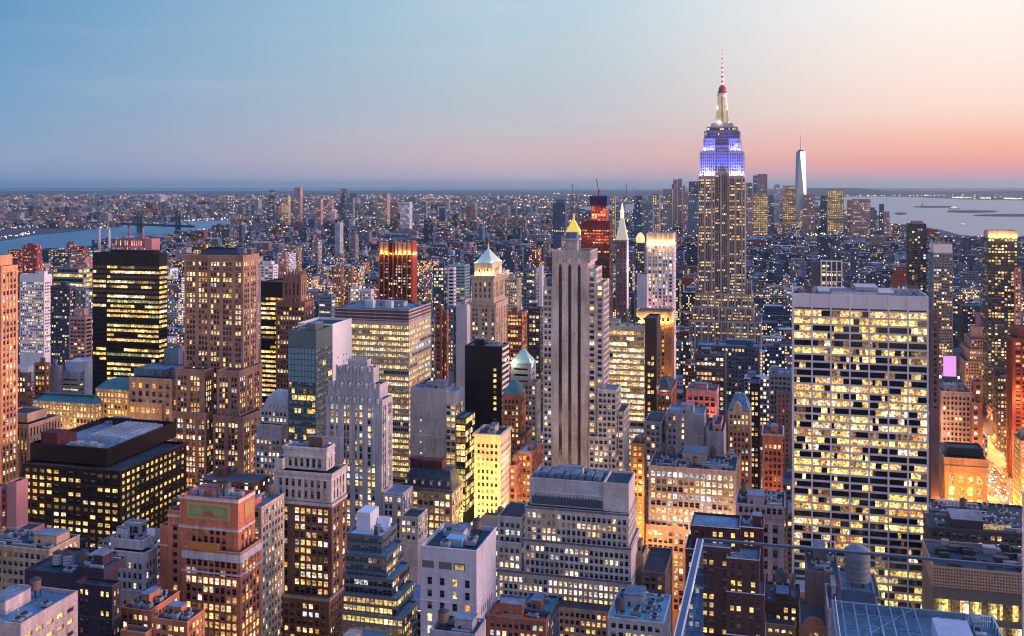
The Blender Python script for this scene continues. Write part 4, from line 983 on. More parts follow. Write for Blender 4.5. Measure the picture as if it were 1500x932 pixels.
BLU = (.03, .045, 1.); WHT = (.78, .70, 1.)
for k_, c in ((c1, WHT), (c2, WHT)):
    x0, x1, y0, y1, z0, z1 = b.loc(k_)
    for q in range(4): light(b.root, (x0 + (x1 - x0) * (q + .5) / 4, y0 - 2.6, z0 - .2), c, 15000, .4, 'floodlight_beam', 'SPOT', (0, .3, 1), 80)
    for q in range(3): light(b.root, (x0 + (x1 - x0) * (q + .5) / 3, y0 - 7, z0 + 1), BLU, 55000, .5, 'floodlight_beam', 'SPOT', (0, .32, 1), 50)
for k_ in (c4, c5):
    x0, x1, y0, y1, z0, z1 = b.loc(k_)
    for q in range(3): light(b.root, (x0 + (x1 - x0) * (q + .5) / 3, y0 - 1.9, z0 + .3), WHT, 9000, .4, 'floodlight_beam', 'SPOT', (0, .3, 1), 80); light(b.root, (x0 + (x1 - x0) * (q + .5) / 3, y0 - 2.3, z0 + .4), BLU, 20000, .4, 'floodlight_beam', 'SPOT', (0, .3, 1), 60)
x0, x1, y0, y1, z0, z1 = b.loc(c3)
for q in range(2):
    light(b.root, (x0 + (x1 - x0) * (q + .5) / 2, y0 - 5, z0 + 1), BLU, 55000, .5, 'floodlight_beam', 'SPOT', (0, .28, 1), 50)
x0, x1, y0, y1, z0, z1 = b.loc(c6); light(b.root, (cx - 12, y0 - 5, z0 + 6), BLU, 3500, .6); light(b.root, (cx + 12, y0 - 5, z0 + 6), BLU, 3500, .6)
x0, x1, y0, y1, z0, z1 = b.loc(c2)
for q in (6, 20): light(b.root, (x1 + 4, y0 + q, z0 + 2), WHT, 1500, .6)
for a in range(6): light(b.root, (cx + 10.5 * math.cos(a * math.pi / 3 + .2), cyv + 10.5 * math.sin(a * math.pi / 3 + .2), zz(180) + .6), (1, .80, .50), 1300, .5)
for a in range(4): light(b.root, (cx + 11 * math.cos(a * math.pi / 2 + .8), cyv + 11 * math.sin(a * math.pi / 2 + .8), zz(158)), (1, .82, .55), 1500, .5)
b.finish()

# far landmarks ------------------------------------------------------------------------------
b = Bld('pyramid_skyscraper', 'gold floodlit pyramid roof peeking over the striped limestone tower', 'the gold pyramid', 1500, 838, 352, maxwin=0)
k = b.T(822, 856, 352, LIME, st('punch', bay=3, fl=3.7, ww=.45, lit=.4), d=34, par=.3)
b.T(826, 850, 344, LIME, None, d=24, off=4, on=k, par=.2); kp = len(b.tiers) - 1
b.pyramid(kp, 321, plain('lit_gold', (.7, .5, .08), .5, .2, (1., .68, .06), .62), .2, .08); x0, x1, y0, y1, z0, z1 = b.loc(kp)  # floodlight on the gold roof is put in as emission
mb = MB(); c0, c1_ = (x0 + x1) / 2, (y0 + y1) / 2; zt = zat(321, b.u, b.v + c1_); mb.lathe(c0, c1_, [(1.6, zt), (1.2, zt + 4), (.2, zt + 9)], 8); b.part('finial', mb, M_GOLD)
b.finish()
b = Bld('construction_tower', 'unfinished tower wrapped in blue netting above red-lit floors with a crane on top', 'the red construction tower', 1420, 876, 330, maxwin=0)
k = b.T(866, 888, 300, wall((.35, .12, .10), kind='raw_concrete'), st('punch', bay=4, fl=3.6, ww=.7, wh=.6, lit=.7, pal='orange', mg=.5), d=20, par=.3)
k2 = b.T(864.5, 889, 288, wall((.03, .05, .28), .7, .3, kind='blue_netting'), None, d=23, off=-1.5, zb=301, par=.5); x0, x1, y0, y1, z0, z1 = b.loc(k2); mb = MB()
for i in range(9): mb.beam((x0 + (x1 - x0) * i / 8, y0 - .5, z0 - 2), (x0 + (x1 - x0) * i / 8, y0 - .5, z1 + 2.5), .6)
for q in range(5): mb.beam((x0, y0 - .5, z0 + (z1 - z0) * q / 4), (x1, y0 - .5, z0 + (z1 - z0) * q / 4), .5)
b.part('scaffold', mb, DRED); mb = MB(); mb.beam((x0 + 10, y0 + 10, z1 - .5), (x0 + 10, y0 + 10, z1 + 9), 1.8); mb.beam((x0 + 10, y0 + 10, z1 + 8), (x0 + 7, y0 + 10, z1 + 25), 1.1); mb.beam((x0 + 10, y0 + 10, z1 + 8), (x0 + 13, y0 + 10, z1 + 6), 1.6); b.part('crane', mb, RD)
for q in (-6, 6): light(b.root, (q, -9, z0 - 14), (1, .15, .1), 8000, 2)
b.finish()
b = Bld('dark_red_tower', 'broad dark tower with red-lit upper floors below the blue netted tower', 'the broad dark red tower', 1260, 872, 470, maxwin=60)
b.T(851, 893, 325, wall((.075, .03, .035), .5, .3, kind='dark_panel'), st('punch', bay=3.4, fl=3.7, ww=.8, wh=.42, lit=.42, pal='orange', mg=.5, top=9, coh=.6), xs=898, roof=R_TAR)
for q in (-10, 2, 12): light(b.root, (q, -11, 195), (1, .1, .06), 7000, 2)
b.finish()
b = Bld('clock_tower', 'slender stone campanile with a floodlit lantern and pyramid top, left of the tall spire', 'the floodlit campanile', 1650, 909, 460, maxwin=0)
k = b.T(902, 918, 352, wall((.20, .13, .14), kind='stone'), st('punch', bay=5, fl=6, ww=.4, lit=.1), d=20, par=.2)
mb = MB(); x0, x1, y0, y1, z0, z1 = b.loc(k); w = lambda y: zat(y, b.u, b.v + (y0 + y1) / 2); c0, c1_ = (x0 + x1) / 2, (y0 + y1) / 2
mb.box(x0 - .8, x1 + .8, y0 - .8, y1 + .8, z1 + .02, z1 + 2, 0, True); mb.frustum(x0, x1, y0, y1, z1 + 2.003, c0 - 2.6, c0 + 2.6, c1_ - 2.6, c1_ + 2.6, w(320)); b.part('spire_roof', mb, plain('lit_roof', (.5, .48, .4), .6, 0, (.9, .80, .55), .32))  # floodlight on the pyramid top is put in as emission
mb = MB(); mb.lathe(c0, c1_, [(3.0, w(319.9)), (3.0, w(311)), (3.8, w(310.8)), (2.2, w(306)), (1.6, w(302)), (.3, w(297))], 10); b.part('lantern', mb, plain('lit_lantern', (.5, .45, .3), .6, 0, (1., .86, .5), .9))  # lantern's floodlight is emission too
mb = MB(); mb.box(x1 + .003, x1 + .25, y0 + .5, y1 - .5, 60, z1 - 1, 0, True); b.part('lit_flank', mb, WHITE); light(b.root, (x1 + 14, y0 - 2, 130), (1, .85, .85), 30000, 2)  # white sheet puts the lit right side into colour
b.finish()
b = Bld('dome_tower', 'dark slim tower holding a small glowing golden dome, between campanile and pink tower', 'the golden dome tower', 1560, 936, 400, maxwin=0)
k = b.T(930, 944, 356, wall((.10, .12, .16), kind='stone'), st('punch', bay=3, fl=3.7, ww=.5, lit=.3), d=16, par=.3); x0, x1, y0, y1, z0, z1 = b.loc(k); c0, c1_ = (x0 + x1) / 2, (y0 + y1) / 2
mb = MB(); mb.lathe(c0, c1_, [(6.2, z1 + .02), (7, z1 + 4), (6.2, z1 + 9), (4, z1 + 13), (1, z1 + 15.5)], 14); b.part('dome', mb, plain('lit_dome', (.5, .4, .2), .5, 0, (1., .70, .28), .95)); b.finish()  # glow of the dome is emission, standing for light on it

# office of the lower island: individual far towers
FARM = {'steel': wall((.14, .20, .26), .5, .3, kind='far_glass'), 'pink': wall((.42, .26, .25), kind='far_brick'), 'gold': wall((.45, .34, .18), kind='far_stone'), 'navy': wall((.05, .09, .16), .4, .3, kind='far_dark'), 'tan': wall((.36, .29, .25), kind='far_tan'), 'white': wall((.55, .55, .6), kind='far_white')}
def far(xl, xr, yt, Y, col, label, lit=.3, pal='warm', cap=None, name='far_tower', cat='tower', yb=None, group=None, bay=9, fl=11, crown=None):
    b = Bld(name, label, label, Y, (xl + xr) / 2, yb or min(345, yt + 60), cat, 0, group)
    k = b.T(xl, xr, yt, FARM[col] if isinstance(col, str) else col, st('punch', bay=bay, fl=fl, ww=.5, wh=.45, lit=lit, pal=pal, rec=.5, mg=2, top=fl * .6, glassm=W_BLUE), d=max(18, (xr - xl) * Y / F * .8), par=1)
    if cap: 
        cl, cr, cyt, cm = cap; b.T(cl, cr, cyt, FARM[cm], None, d=20, off=4, on=k)
    b.finish(); return b
# the tapering glass tower
b = Bld('tapered_skyscraper', 'tapering glass skyscraper with bright right facet and thin spire, far downtown', 'the tapered glass skyscraper', 5900, 1173, 300, maxwin=0)
g1 = plain('mirror_glass', (.30, .38, .46), .12, .6); g2 = plain('bright_glass', (.30, .31, .34), .3, .3)  # second glass tone: sunset reflection on the right facets put into colour
u0, u1 = uat(1163.5, b.v) - b.u, uat(1182.5, b.v) - b.u; dd = u1 - u0; zt = zat(222, b.u, b.v); zb0 = 0
B4 = [(u0, 0, zb0), (u1, 0, zb0), (u1, dd, zb0), (u0, dd, zb0)]; m_ = (u0 + u1) / 2; r_ = dd * .36
T4 = [(m_ - r_ * .15, dd / 2 - r_, zt), (m_ + r_, dd / 2 + .15 * r_, zt), (m_ + .15 * r_, dd / 2 + r_, zt), (m_ - r_, dd / 2 - .15 * r_, zt)]
mb = MB()
for i in range(4):
    j = (i + 1) % 4; mb.tri(B4[i], B4[j], T4[i], 1 if i == 1 else 0); mb.tri(B4[j], T4[j], T4[i], 1 if i == 0 else 0)
mb.f.append(tuple(range(len(mb.v), len(mb.v) + 4))); mb.v += T4; mb.m.append(0); b.part('facet_shaft', mb, [g1, g2])
mb = MB(); mb.lathe(m_, dd / 2, [(r_ * .62, zt + .1), (r_ * .62, zt + 9)], 18); b.part('top_ring', mb, M_DARK)
mb = MB(); mb.lathe(m_, dd / 2, [(4.5, zt + 9), (3, zt + 50), (1.2, zat(196, b.u, b.v))], 8); b.part('spire', mb, plain('pale_spire', (.75, .6, .55), .4))
BUILDINGS.append((b.u + u0, b.u + u1, b.v, b.v + dd, 0, zt)); b.pxr = [1163, 1183]; b.finish()
for a in [
    (1146.5, 1166, 272, 5500, 'gold', 'sandy lit office tower at the left foot of the tapered glass skyscraper', .75), (1103, 1109.5, 257, 5600, 'steel', 'slim steel tower with a white-lit top right of the tall spire', .3),
    (1109.5, 1124, 255, 5750, 'pink', 'tall pale pink tower behind the slim steel one, right of the tall spire', .15), (1103, 1125, 283, 5300, 'gold', 'squat glowing cream tower in front of the pale pink tower', .9),
    (1134, 1142, 270, 5700, 'white', 'thin white-capped tower between cream tower and sandy office tower', .4), (1124, 1134, 286, 5600, 'steel', 'plain low blue tower left of the thin white-capped tower', .2),
    (1176, 1194, 285, 5400, 'pink', 'dusky rose block at the right foot of the tapered glass skyscraper', .2), (1212, 1236, 278, 5300, 'gold', 'broad golden-lit tower under a dark chamfered top by the bay', .95),
    (1202, 1213, 287, 5500, 'navy', 'dim stepped block left of the broad golden-lit tower', .2), (1249, 1275, 292, 5200, 'pink', 'broad rose-coloured block with a blue roof by the bay', .45),
    (1241, 1249.5, 293, 5400, 'tan', 'narrow dim wing left of the broad rose block', .3), (1288, 1295, 299, 5000, 'navy', 'slim dark tower at the edge of the bay', .2), (1295, 1303, 310, 4900, 'pink', 'low pink tower right of the slim dark bay tower', .3),
    (1275, 1282, 304, 5300, 'steel', 'low blue block right of the broad rose block', .3),
    (986, 992, 263, 5800, 'pink', 'left of twin pinkish towers, highest of the cluster left of the tall spire', .1), (992.5, 999, 262, 5850, 'tan', 'right of twin pinkish towers, highest of the cluster left of the tall spire', .1),
    (984, 988, 270, 5600, 'steel', 'short bluish tower beside the twin pinkish towers', .2), (971, 985, 277, 5500, 'tan', 'stepped tan block left of the twin pinkish towers', .3), (1000, 1004, 272, 5700, 'tan', 'thin tan tower right of the twin pinkish towers', .2),
    (1009, 1023, 266, 5200, 'navy', 'blue-grey tower just touching the left side of the tall spire', .25), (1008, 1024, 288, 4900, 'steel', 'wide steel block below the blue-grey tower at the tall spire', .2),
    (955, 966, 284, 4700, 'tan', 'orange-lit stepped tower left of the far cluster', .6), (929, 941, 287, 4600, 'navy', 'dark domed block standing before the river mouth', .2), (896, 901, 288, 4300, 'gold', 'small bright cream tower left of the campanile lantern', 1.),
    (1000, 1008, 282, 5100, 'pink', 'low pink block between twin towers and wide steel block', .3), (1093, 1102, 268, 5300, 'steel', 'thin grey tower touching the right side of the tall spire', .4), (1095, 1102, 288, 4800, 'pink', 'low mauve tower right of the tall spire', .3),
    (810, 828, 298, 3700, 'navy', 'broad dark purple block behind the gold pyramid', .15), (940, 956, 298, 4400, 'steel', 'blue block beneath the orange-lit stepped tower', .3)]:
    far(*a[:5], a[5], lit=a[6], pal='white' if a[6] < .5 else 'gold')
for a in [
    (394, 402, 279, 6300, 'navy', 'dark slim tower, leftmost of the distant Brooklyn skyline'), (412, 422, 288, 6000, 'gold', 'stepped cream lit tower right of the leftmost dark slim tower'), (431, 440, 275, 6200, 'pink', 'tallest dusky tower of the distant skyline left of centre'),
    (499, 506, 277, 6400, 'navy', 'dark capped tower between the dusky tower and the cream slab'), (552, 567, 284, 5900, 'tan', 'lit cream slab above the red-ribbed tower'), (586, 600, 296, 5400, 'white', 'white square block up right of the red-ribbed tower'),
    (460, 470, 292, 6100, 'pink', 'rosy block between the dusky tower and the dark capped tower'), (507, 517, 290, 6100, 'steel', 'blue-grey block right of the dark capped tower'), (478, 486, 294, 5900, 'pink', 'low rosy block left of the dark capped tower'),
    (640, 652, 300, 5200, 'navy', 'navy block far behind, above the green pyramid tower'), (614, 624, 296, 5600, 'steel', 'steel block right of the white square block')]:
    far(*a[:5], a[5].replace(' Brooklyn', ''), lit=.35 if a[4] != 'gold' else .8, yb=320)

# river-side landmarks on the left
b = Bld('power_station', 'red-lit brick power station with tall chimneys beside the river', 'the riverside power station', 3600, 195, 364, maxwin=0)
k = b.T(168, 212, 350, wall((.30, .10, .12), kind='brick'), st('punch', bay=9, fl=24, ww=.4, wh=.7, lit=.5, pal='white', rec=.5, top=6), d=60); b.T(212, 222, 350, PINK, None, d=50, off=-4)
x0, x1, y0, y1, z0, z1 = b.loc(k)
for px, yt in ((189, 330), (209.5, 330)):
    mb = MB(); x = uat(px, b.v + 40) - b.u; zt = zat(yt, b.u, b.v + 40); mb.lathe(x, 40, [(5, z1 - 1), (3.6, zt)], 12, 0); mb.lathe(x, 40, [(3.9, zt - 8), (3.9, zt + 1)], 12, 1); b.part('chimney', mb, [wall((.30, .2, .25), kind='brick'), M_DARK])
light(b.root, (10, -30, 40), (1, .15, .25), 40000, 4); b.finish()
for k_, px in enumerate((145.5, 160)):
    o = empty('chimney_stack', (*uv(px, 3700 + k_ * 80), 0)); tag(o, ('pale chimney stack standing before the river, left one of the pair', 'pale chimney stack standing before the river, right one of the pair')[k_], 'chimney', 'riverside chimney stacks')
    mb = MB(); zt = zat(332.5, *uv(px, 3700 + k_ * 80)); mb.lathe(0, 0, [(5.5, 0), (3.4, zt - 6)], 12); mb.build('shaft', wall((.55, .5, .55), kind='pale_concrete'), o); mb = MB(); mb.lathe(0, 0, [(3.7, zt - 5.99), (3.7, zt)], 12); mb.build('chimney_cap', plain('red_cap', (.35, .2, .22), .6), o)
def bridge(name, label, P0, P1, Y0, Y1, zdeck, ztow, tfr, w, towm, gauge):
    a = Vector((*uv(P0, Y0), 0)); c = Vector((*uv(P1, Y1), 0)); o = empty(name, ((a + c) / 2).to_tuple()); tag(o, label, 'bridge'); off = (a + c) / 2; a -= off; c -= off
    A = lambda t, z: (a + (c - a) * t) + Vector((0, 0, z))
    mb = MB(); mb.beam(A(0, zdeck), A(1, zdeck), w); mb.build('deck', towm, o)
    for t in tfr:
        mb = MB()
        for s_ in (-1, 1): 
            q = Vector((0, s_ * gauge, 0)); mb.beam(A(t, 0) + q, A(t, ztow) + q, w * .9)
        mb.beam(A(t, ztow) + Vector((0, -gauge, 0)), A(t, ztow) + Vector((0, gauge, 0)), w * .8); mb.build('tower', towm, o)
    mb = MB(); n = 24
    def cable(t):
        t0, t1 = tfr
        if t < t0: return zdeck + (ztow - zdeck) * (t / t0) ** 1.5
        if t > t1: return zdeck + (ztow - zdeck) * ((1 - t) / (1 - t1)) ** 1.5
        q = (t - t0) / (t1 - t0) * 2 - 1; return zdeck + 3 + (ztow - zdeck - 3) * q * q
    for i in range(n): mb.beam(A(i / n, cable(i / n)), A((i + 1) / n, cable((i + 1) / n)), w * .35)
    mb.build('cable', towm, o)
    return o
bridge('suspension_bridge', 'faint suspension bridge with two towers on the far horizon, left of the tall spire', 800, 960, 17500, 17500, 70, 275, (.24, .735), 11, wall((.16, .2, .25), kind='bridge_steel'), 16)
bridge('suspension_bridge', 'dark steel suspension bridge low across the river, far left', 176, 284, 5750, 5350, 42, 102, (.28, .8), 12, wall((.03, .05, .09), kind='dark_steel'), 14)

o = empty('statue', (*uv(1351, F * H / (303 - YH)), 0)); tag(o, 'tiny green statue with raised torch on a pedestal on the small bay island', 'statue')
mb = MB(); mb.frustum(-22, 22, -22, 22, 4, -14, 14, -14, 14, 18); mb.frustum(-10, 10, -10, 10, 18, -7, 7, -7, 7, 47); mb.build('pedestal', LIMEG, o)
mb = MB(); mb.lathe(0, 0, [(6.5, 47), (5.5, 60), (4.2, 72), (4.8, 79), (3.2, 83), (1.6, 84), (2.2, 87), (1.2, 90)], 12); mb.beam((-3.5, 0, 79), (-6.5, 0, 93), 2.2); mb.beam((3.5, 0, 79), (5.5, -2, 72), 2.4); mb.build('figure', plain('copper_green', (.4, .6, .5), .6), o)
mb = MB(); mb.lathe(-6.6, 0, [(1, 93), (2.2, 95), (1.5, 98), (.2, 100)], 8); mb.build('torch', plain('lit_torch', (.8, .6, .2), .5, 0, (1, .7, .3), 2.), o)
for k_, (px, py, l) in enumerate(((1411, 330, 'small white-lit ferry crossing the bay'), (1398, 308, 'red and white lit pier building on the larger bay island'))):
    o = empty('ferry' if k_ == 0 else 'island_hall', (*ground(px, py), .6 if k_ == 0 else 8)); tag(o, l, 'ferry' if k_ == 0 else 'building')
    s_ = 1 if k_ == 0 else 2.6
    mb = MB(); mb.frustum(-18 * s_, 18 * s_, -4 * s_, 4 * s_, 0, -20 * s_, 20 * s_, -5 * s_, 5 * s_, 4 * s_); mb.build('hull' if k_ == 0 else 'base', WHITE if k_ == 0 else RUST, o)
    mb = MB(); mb.box(-13 * s_, 13 * s_, -4 * s_, 4 * s_, 4 * s_ + .1, 9 * s_); mb.box(-7 * s_, 5 * s_, -3 * s_, 3 * s_, 9 * s_ + .1, 12 * s_); mb.build('cabin' if k_ == 0 else 'hall', plain('lit_cabin', (.6, .5, .45), .6, 0, (1, .8, .65), .7), o)

# right-hand side ----------------------------------------------------------------------------
b = Bld('dark_highrise', 'tall dark slender tower with scattered tiny lights, right of the white gridded slab', 'the dark slender tower', 1350, 1344, 440, maxwin=60)
b.T(1331, 1357, 328, wall((.03, .05, .075), .4, .3, kind='dark_glass'), st('punch', bay=3.3, fl=3.4, ww=.7, wh=.55, lit=.17, pal='white', coh=.1, mg=.5, top=6), d=26); b.T(1336, 1352, 324, FARM['pink'], None, d=16, off=5, zb=329); b.finish()
b = Bld('dark_highrise', 'big dark apartment tower with a glowing amber roof band, far right edge', 'the amber-topped tower', 1150, 1470, 600, maxwin=100)
k = b.T(1447, 1491, 349, wall((.035, .055, .07), .4, .3, kind='dark_glass'), st('punch', bay=3.2, fl=3.3, ww=.75, wh=.6, lit=.36, pal='warm', coh=.15, mg=.4, top=1), d=28, par=.3)
kk = b.T(1447.3, 1490.7, 338, CREAM, None, d=26, off=.3, on=k); b.glow(kk, (1., .55, .16), 2600, 5, 0, 2.4, 1); b.T(1486, 1496, 392, PINK, st('punch', bay=3.2, fl=3.3, ww=.5, lit=.5), d=20, off=-3); b.finish()
b = Bld('frame_building', 'flat-topped block with a white exposed frame, just above the white gridded slab', 'the white framed block', 900, 1212, 420, maxwin=40)
k = b.T(1203, 1233, 382, wall((.06, .07, .09), .5, .2, kind='dark_panel'), st('punch', bay=3, fl=3.8, ww=.8, wh=.5, lit=.5, pal='white', mg=.5, top=3), d=24, roof=R_GREY); b.T(1189, 1203, 383, wall((.07, .08, .12), .5, .2, kind='dark_panel'), None, d=24, off=.4, roof=R_GREY)
x0, x1, y0, y1, z0, z1 = b.loc(k); mb = MB()
for i in range(5): mb.box(x0 + (x1 - x0) * i / 4 - .5, x0 + (x1 - x0) * i / 4 + .5, y0 - .9, y0 - .003, 100, z1 + .5, 0, True)
for q in (0, 9, 18): mb.box(x0 - .5, x1 + .5, y0 - .85, y0 - .004, z1 - q - .9, z1 - q, 0, True)
b.part('white_frame', mb, WHITE); b.finish()
def simple(name, label, short, Y, tiers, yb, mat, sty, maxwin=60, cat='building', roof=R_TAR, eq=2, lights=()):
    b = Bld(name, label, short, Y, (tiers[0][0] + tiers[0][1]) / 2, yb, cat, maxwin)
    for i, t in enumerate(tiers):
        kw = dict(roof=roof, eq=eq if i == 0 else 0); kw.update(t[3] if len(t) > 3 else {}); m = kw.pop('m', mat); s = kw.pop('s', sty)
        xl, xr = t[0], t[1]; pc = (xl + xr) / 2
        if 'xs' not in kw and 'd' not in kw:
            if pc < 1000: kw['xs'] = xr; xr = xl + .76 * (xr - xl)
            elif pc > 1290 and xr < 1500: kw['xs'] = xl; xl = xl + .18 * (xr - xl)
            else: kw['d'] = 26
        b.T(xl, xr, t[2], m, s, **kw)
    for (x, y, z, c, P) in lights: light(b.root, (x, y, z), c, P, 1.5)
    return b
P1 = st('punch', bay=2.9, fl=3.7, ww=.48, wh=.5, lit=.4, pal='warm'); P2 = st('punch', bay=3, fl=3.7, ww=.5, wh=.5, lit=.65, pal='white', coh=.3); P3 = st('pier', bay=2.8, fl=3.7, ww=.45, wh=.5, lit=.2, pal='warm', mg=1.2, top=3)
AMB = (1, .34, .06)
simple('glass_highrise', 'hazy blue glass tower with a pale flat cap, right of the dark slender tower', 'the pale-capped blue tower', 1250, [(1360, 1396, 371), (1362, 1395, 358, dict(off=1, m=WHITE, s=None, on=0, zb=371))], 540, FARM['steel'], st('punch', bay=3.2, fl=3.5, ww=.6, lit=.4, pal='warm'), 50).finish()
simple('narrow_tower', 'narrow dusky red brick tower hugging the right edge of the white gridded slab', 'the narrow brick tower', 640, [(1361, 1376, 457)], 560, wall((.16, .10, .10), kind='brown_brick'), st('punch', bay=2.6, fl=3.7, ww=.5, wh=.5, lit=.25, pal='orange'), eq=0).finish()
simple('dark_highrise', 'dark blue apartment block with sparse orange lights, above the purple billboard', 'the dark blue apartments', 1380, [(1362, 1404, 436), (1404, 1436, 448, dict(off=20))], 512, FARM['navy'], st('punch', bay=3, fl=3.3, ww=.65, lit=.24, pal='warm', coh=.1), 80).finish()
simple('blue_top_block', 'stone block with a blue-lit glazed top storey, below the amber-topped tower', 'the blue-topped block', 1330, [(1434, 1474, 470), (1436, 1473, 447, dict(off=1, m=FARM['steel'], s=st('punch', bay=6, fl=5, ww=.9, wh=.5, lit=.9, pal='yellow', top=12), on=0)), (1428, 1436, 458, dict(off=-2, m=PINK, s=None))], 515, GREYB, P2).finish()
simple('rotunda_block', 'pale stone setback block ringed by a bright row of lamps, far right', 'the lamp-ringed stone block', 1210, [(1412, 1466, 497, dict(s=st('punch', bay=3, fl=4, ww=.5, lit=.25, pal='warm'))), (1423, 1450, 479, dict(off=6, on=0, s=None, d=16)), (1408, 1470, 512, dict(off=-4, s=st('punch', bay=2.4, fl=6, ww=.6, wh=.4, lit=1.6, pal='white', top=1))), (1400, 1474, 530, dict(off=-8))], 590, wall((.36, .27, .26), kind='pink_stone'), P1).finish()
b = simple('screen_building', 'dark low block carrying a glowing purple billboard, right of the gridded slab', 'the purple billboard block', 820, [(1376, 1412, 560)], 572, FARM['navy'], P1, eq=1)
x0, x1, y0, y1, z0, z1 = b.loc(0); b.finish()
o = empty('billboard', (b.u + x0, b.v, z1)); tag(o, 'glowing purple-pink lit billboard screen standing on a dark roof', 'billboard'); h0, h1 = zat(552, b.u, b.v) - z1, zat(522, b.u, b.v) - z1; xa, xb = uat(1382, b.v) - b.u - x0, uat(1401, b.v) - b.u - x0
mb = MB(); mb.box(xa - .4, xb + .4, 1, 2, h0 - .4, h1 + .4, 0, True); mb.box(xa + 1, xa + 1.4, 1.2, 1.6, -.5, h0 - .4); mb.box(xb - 1.4, xb - 1, 1.2, 1.6, -.5, h0 - .4); mb.build('frame', M_DARK, o)
mb = MB(); mb.quad((xa, .99, h0), (xb, .99, h0), (xb, .99, h1), (xa, .99, h1)); mb.build('screen', plain('lit_screen', (.2, .1, .2), .4, 0, (.80, .36, .95), .9), o)
mb = MB()
for x in (xa - 3, xb + 1): mb.box(x, x + 1.4, 0, .4, h0 - 1.5, h0 + .5, 0, True)
mb.build('floodlight', plain('lit_flood', (.6, .6, .6), .4, 0, (1, .95, .9), 2), o)
simple('stone_block', 'tan stone block with vertical piers and a plain attic, right of the white gridded slab', 'the tan piered block', 740, [(1368, 1424, 574), (1381, 1412, 568, dict(off=6, on=0, s=None, d=12)), (1424, 1436, 600, dict(off=2, s=P1))], 655, wall((.44, .30, .22), kind='tan_stone'), P3, lights=[(0, -14, 60, (1, .5, .2), 34000), (20, -14, 70, (1, .5, .2), 25000), (-10, -14, 90, (1, .5, .3), 12000)]).finish()
simple('stepped_block', 'dark ziggurat block with rows of paired white windows, far right', 'the dark ziggurat block', 1010, [(1456, 1479, 552), (1455, 1482, 574, dict(off=-3)), (1454, 1486, 600, dict(off=-6)), (1458, 1476, 540, dict(off=6, s=None, d=15))], 660, wall((.07, .055, .07), kind='dark_brick'), st('punch', bay=2.6, fl=3.7, ww=.5, wh=.52, lit=.62, pal='white', coh=.3), 100).finish()
simple('brick_block', 'rust brick block with lit corner windows, left of the dark ziggurat block', 'the rust corner block', 735, [(1423, 1440, 560), (1420, 1436, 590, dict(off=-4))], 655, RUST, P2).finish()
simple('red_tower', 'dark red ribbed tower cut off by the right edge of the view', 'the red tower at the right edge', 900, [(1483, 1560, 497), (1491, 1560, 482, dict(off=4, on=0, s=None))], 700, wall((.22, .05, .04), .6, .3, kind='red_granite'), st('pier', bay=5.2, fl=3.8, ww=.6, wh=.5, strip=1.2, lit=.45, pal='orange', mg=2, top=3), lights=[(-18, -10, 70, (1, .3, .08), 36000), (-18, -10, 30, (1, .36, .08), 46000)]).finish()
simple('corner_store', 'bright amber storefront block at the right edge beside the avenue', 'the bright edge storefront', 790, [(1495, 1570, 648)], 760, wall((.5, .34, .2), kind='amber_stone'), st('punch', bay=3, fl=4, ww=.7, wh=.7, lit=2, pal='gold'), lights=[(-20, -12, 15, AMB, 16000)]).finish()
simple('lit_store', 'amber floodlit stone building with big arched windows beside the avenue, lower right', 'the amber floodlit building', 660, [(1370, 1446, 684, dict(s=st('pier', bay=5.2, fl=7.5, ww=.62, wh=.72, sill=.1, strip=.7, lit=1.2, pal='gold', mg=1.5, top=4.5, coh=.7))), (1369, 1447, 672, dict(off=.4, on=0, s=st('punch', bay=4, fl=5, ww=.5, wh=.4, lit=.3, pal='orange', top=1))), (1388, 1440, 656, dict(off=8, on=1, d=14, m=DGREEN, s=st('punch', bay=8, fl=5.5, ww=.8, wh=.6, lit=.4, pal='white', mg=2, top=1)))], 775, wall((.50, .30, .14), kind='amber_stone'), P1, 100,
       lights=[(-14, -12, 14, AMB, 40000), (0, -12, 14, AMB, 40000), (14, -12, 14, AMB, 40000), (-7, -14, 46, AMB, 34000), (8, -14, 46, AMB, 34000), (-8, -9, 68, AMB, 9000), (8, -9, 68, AMB, 9000)]).finish()
simple('lit_block', 'narrow amber-lit block with white window rows squeezed beside the white gridded slab', 'the narrow amber block', 645, [(1360.5, 1372, 640, dict(s=P2)), (1358, 1378, 742, dict(off=-4))], 780, wall((.40, .25, .15), kind='tan_brick'), st('punch', bay=2.4, fl=3.7, ww=.5, lit=.8, pal='gold'), lights=[(2, -9, 30, AMB, 30000), (2, -9, 60, AMB, 22000)]).finish()
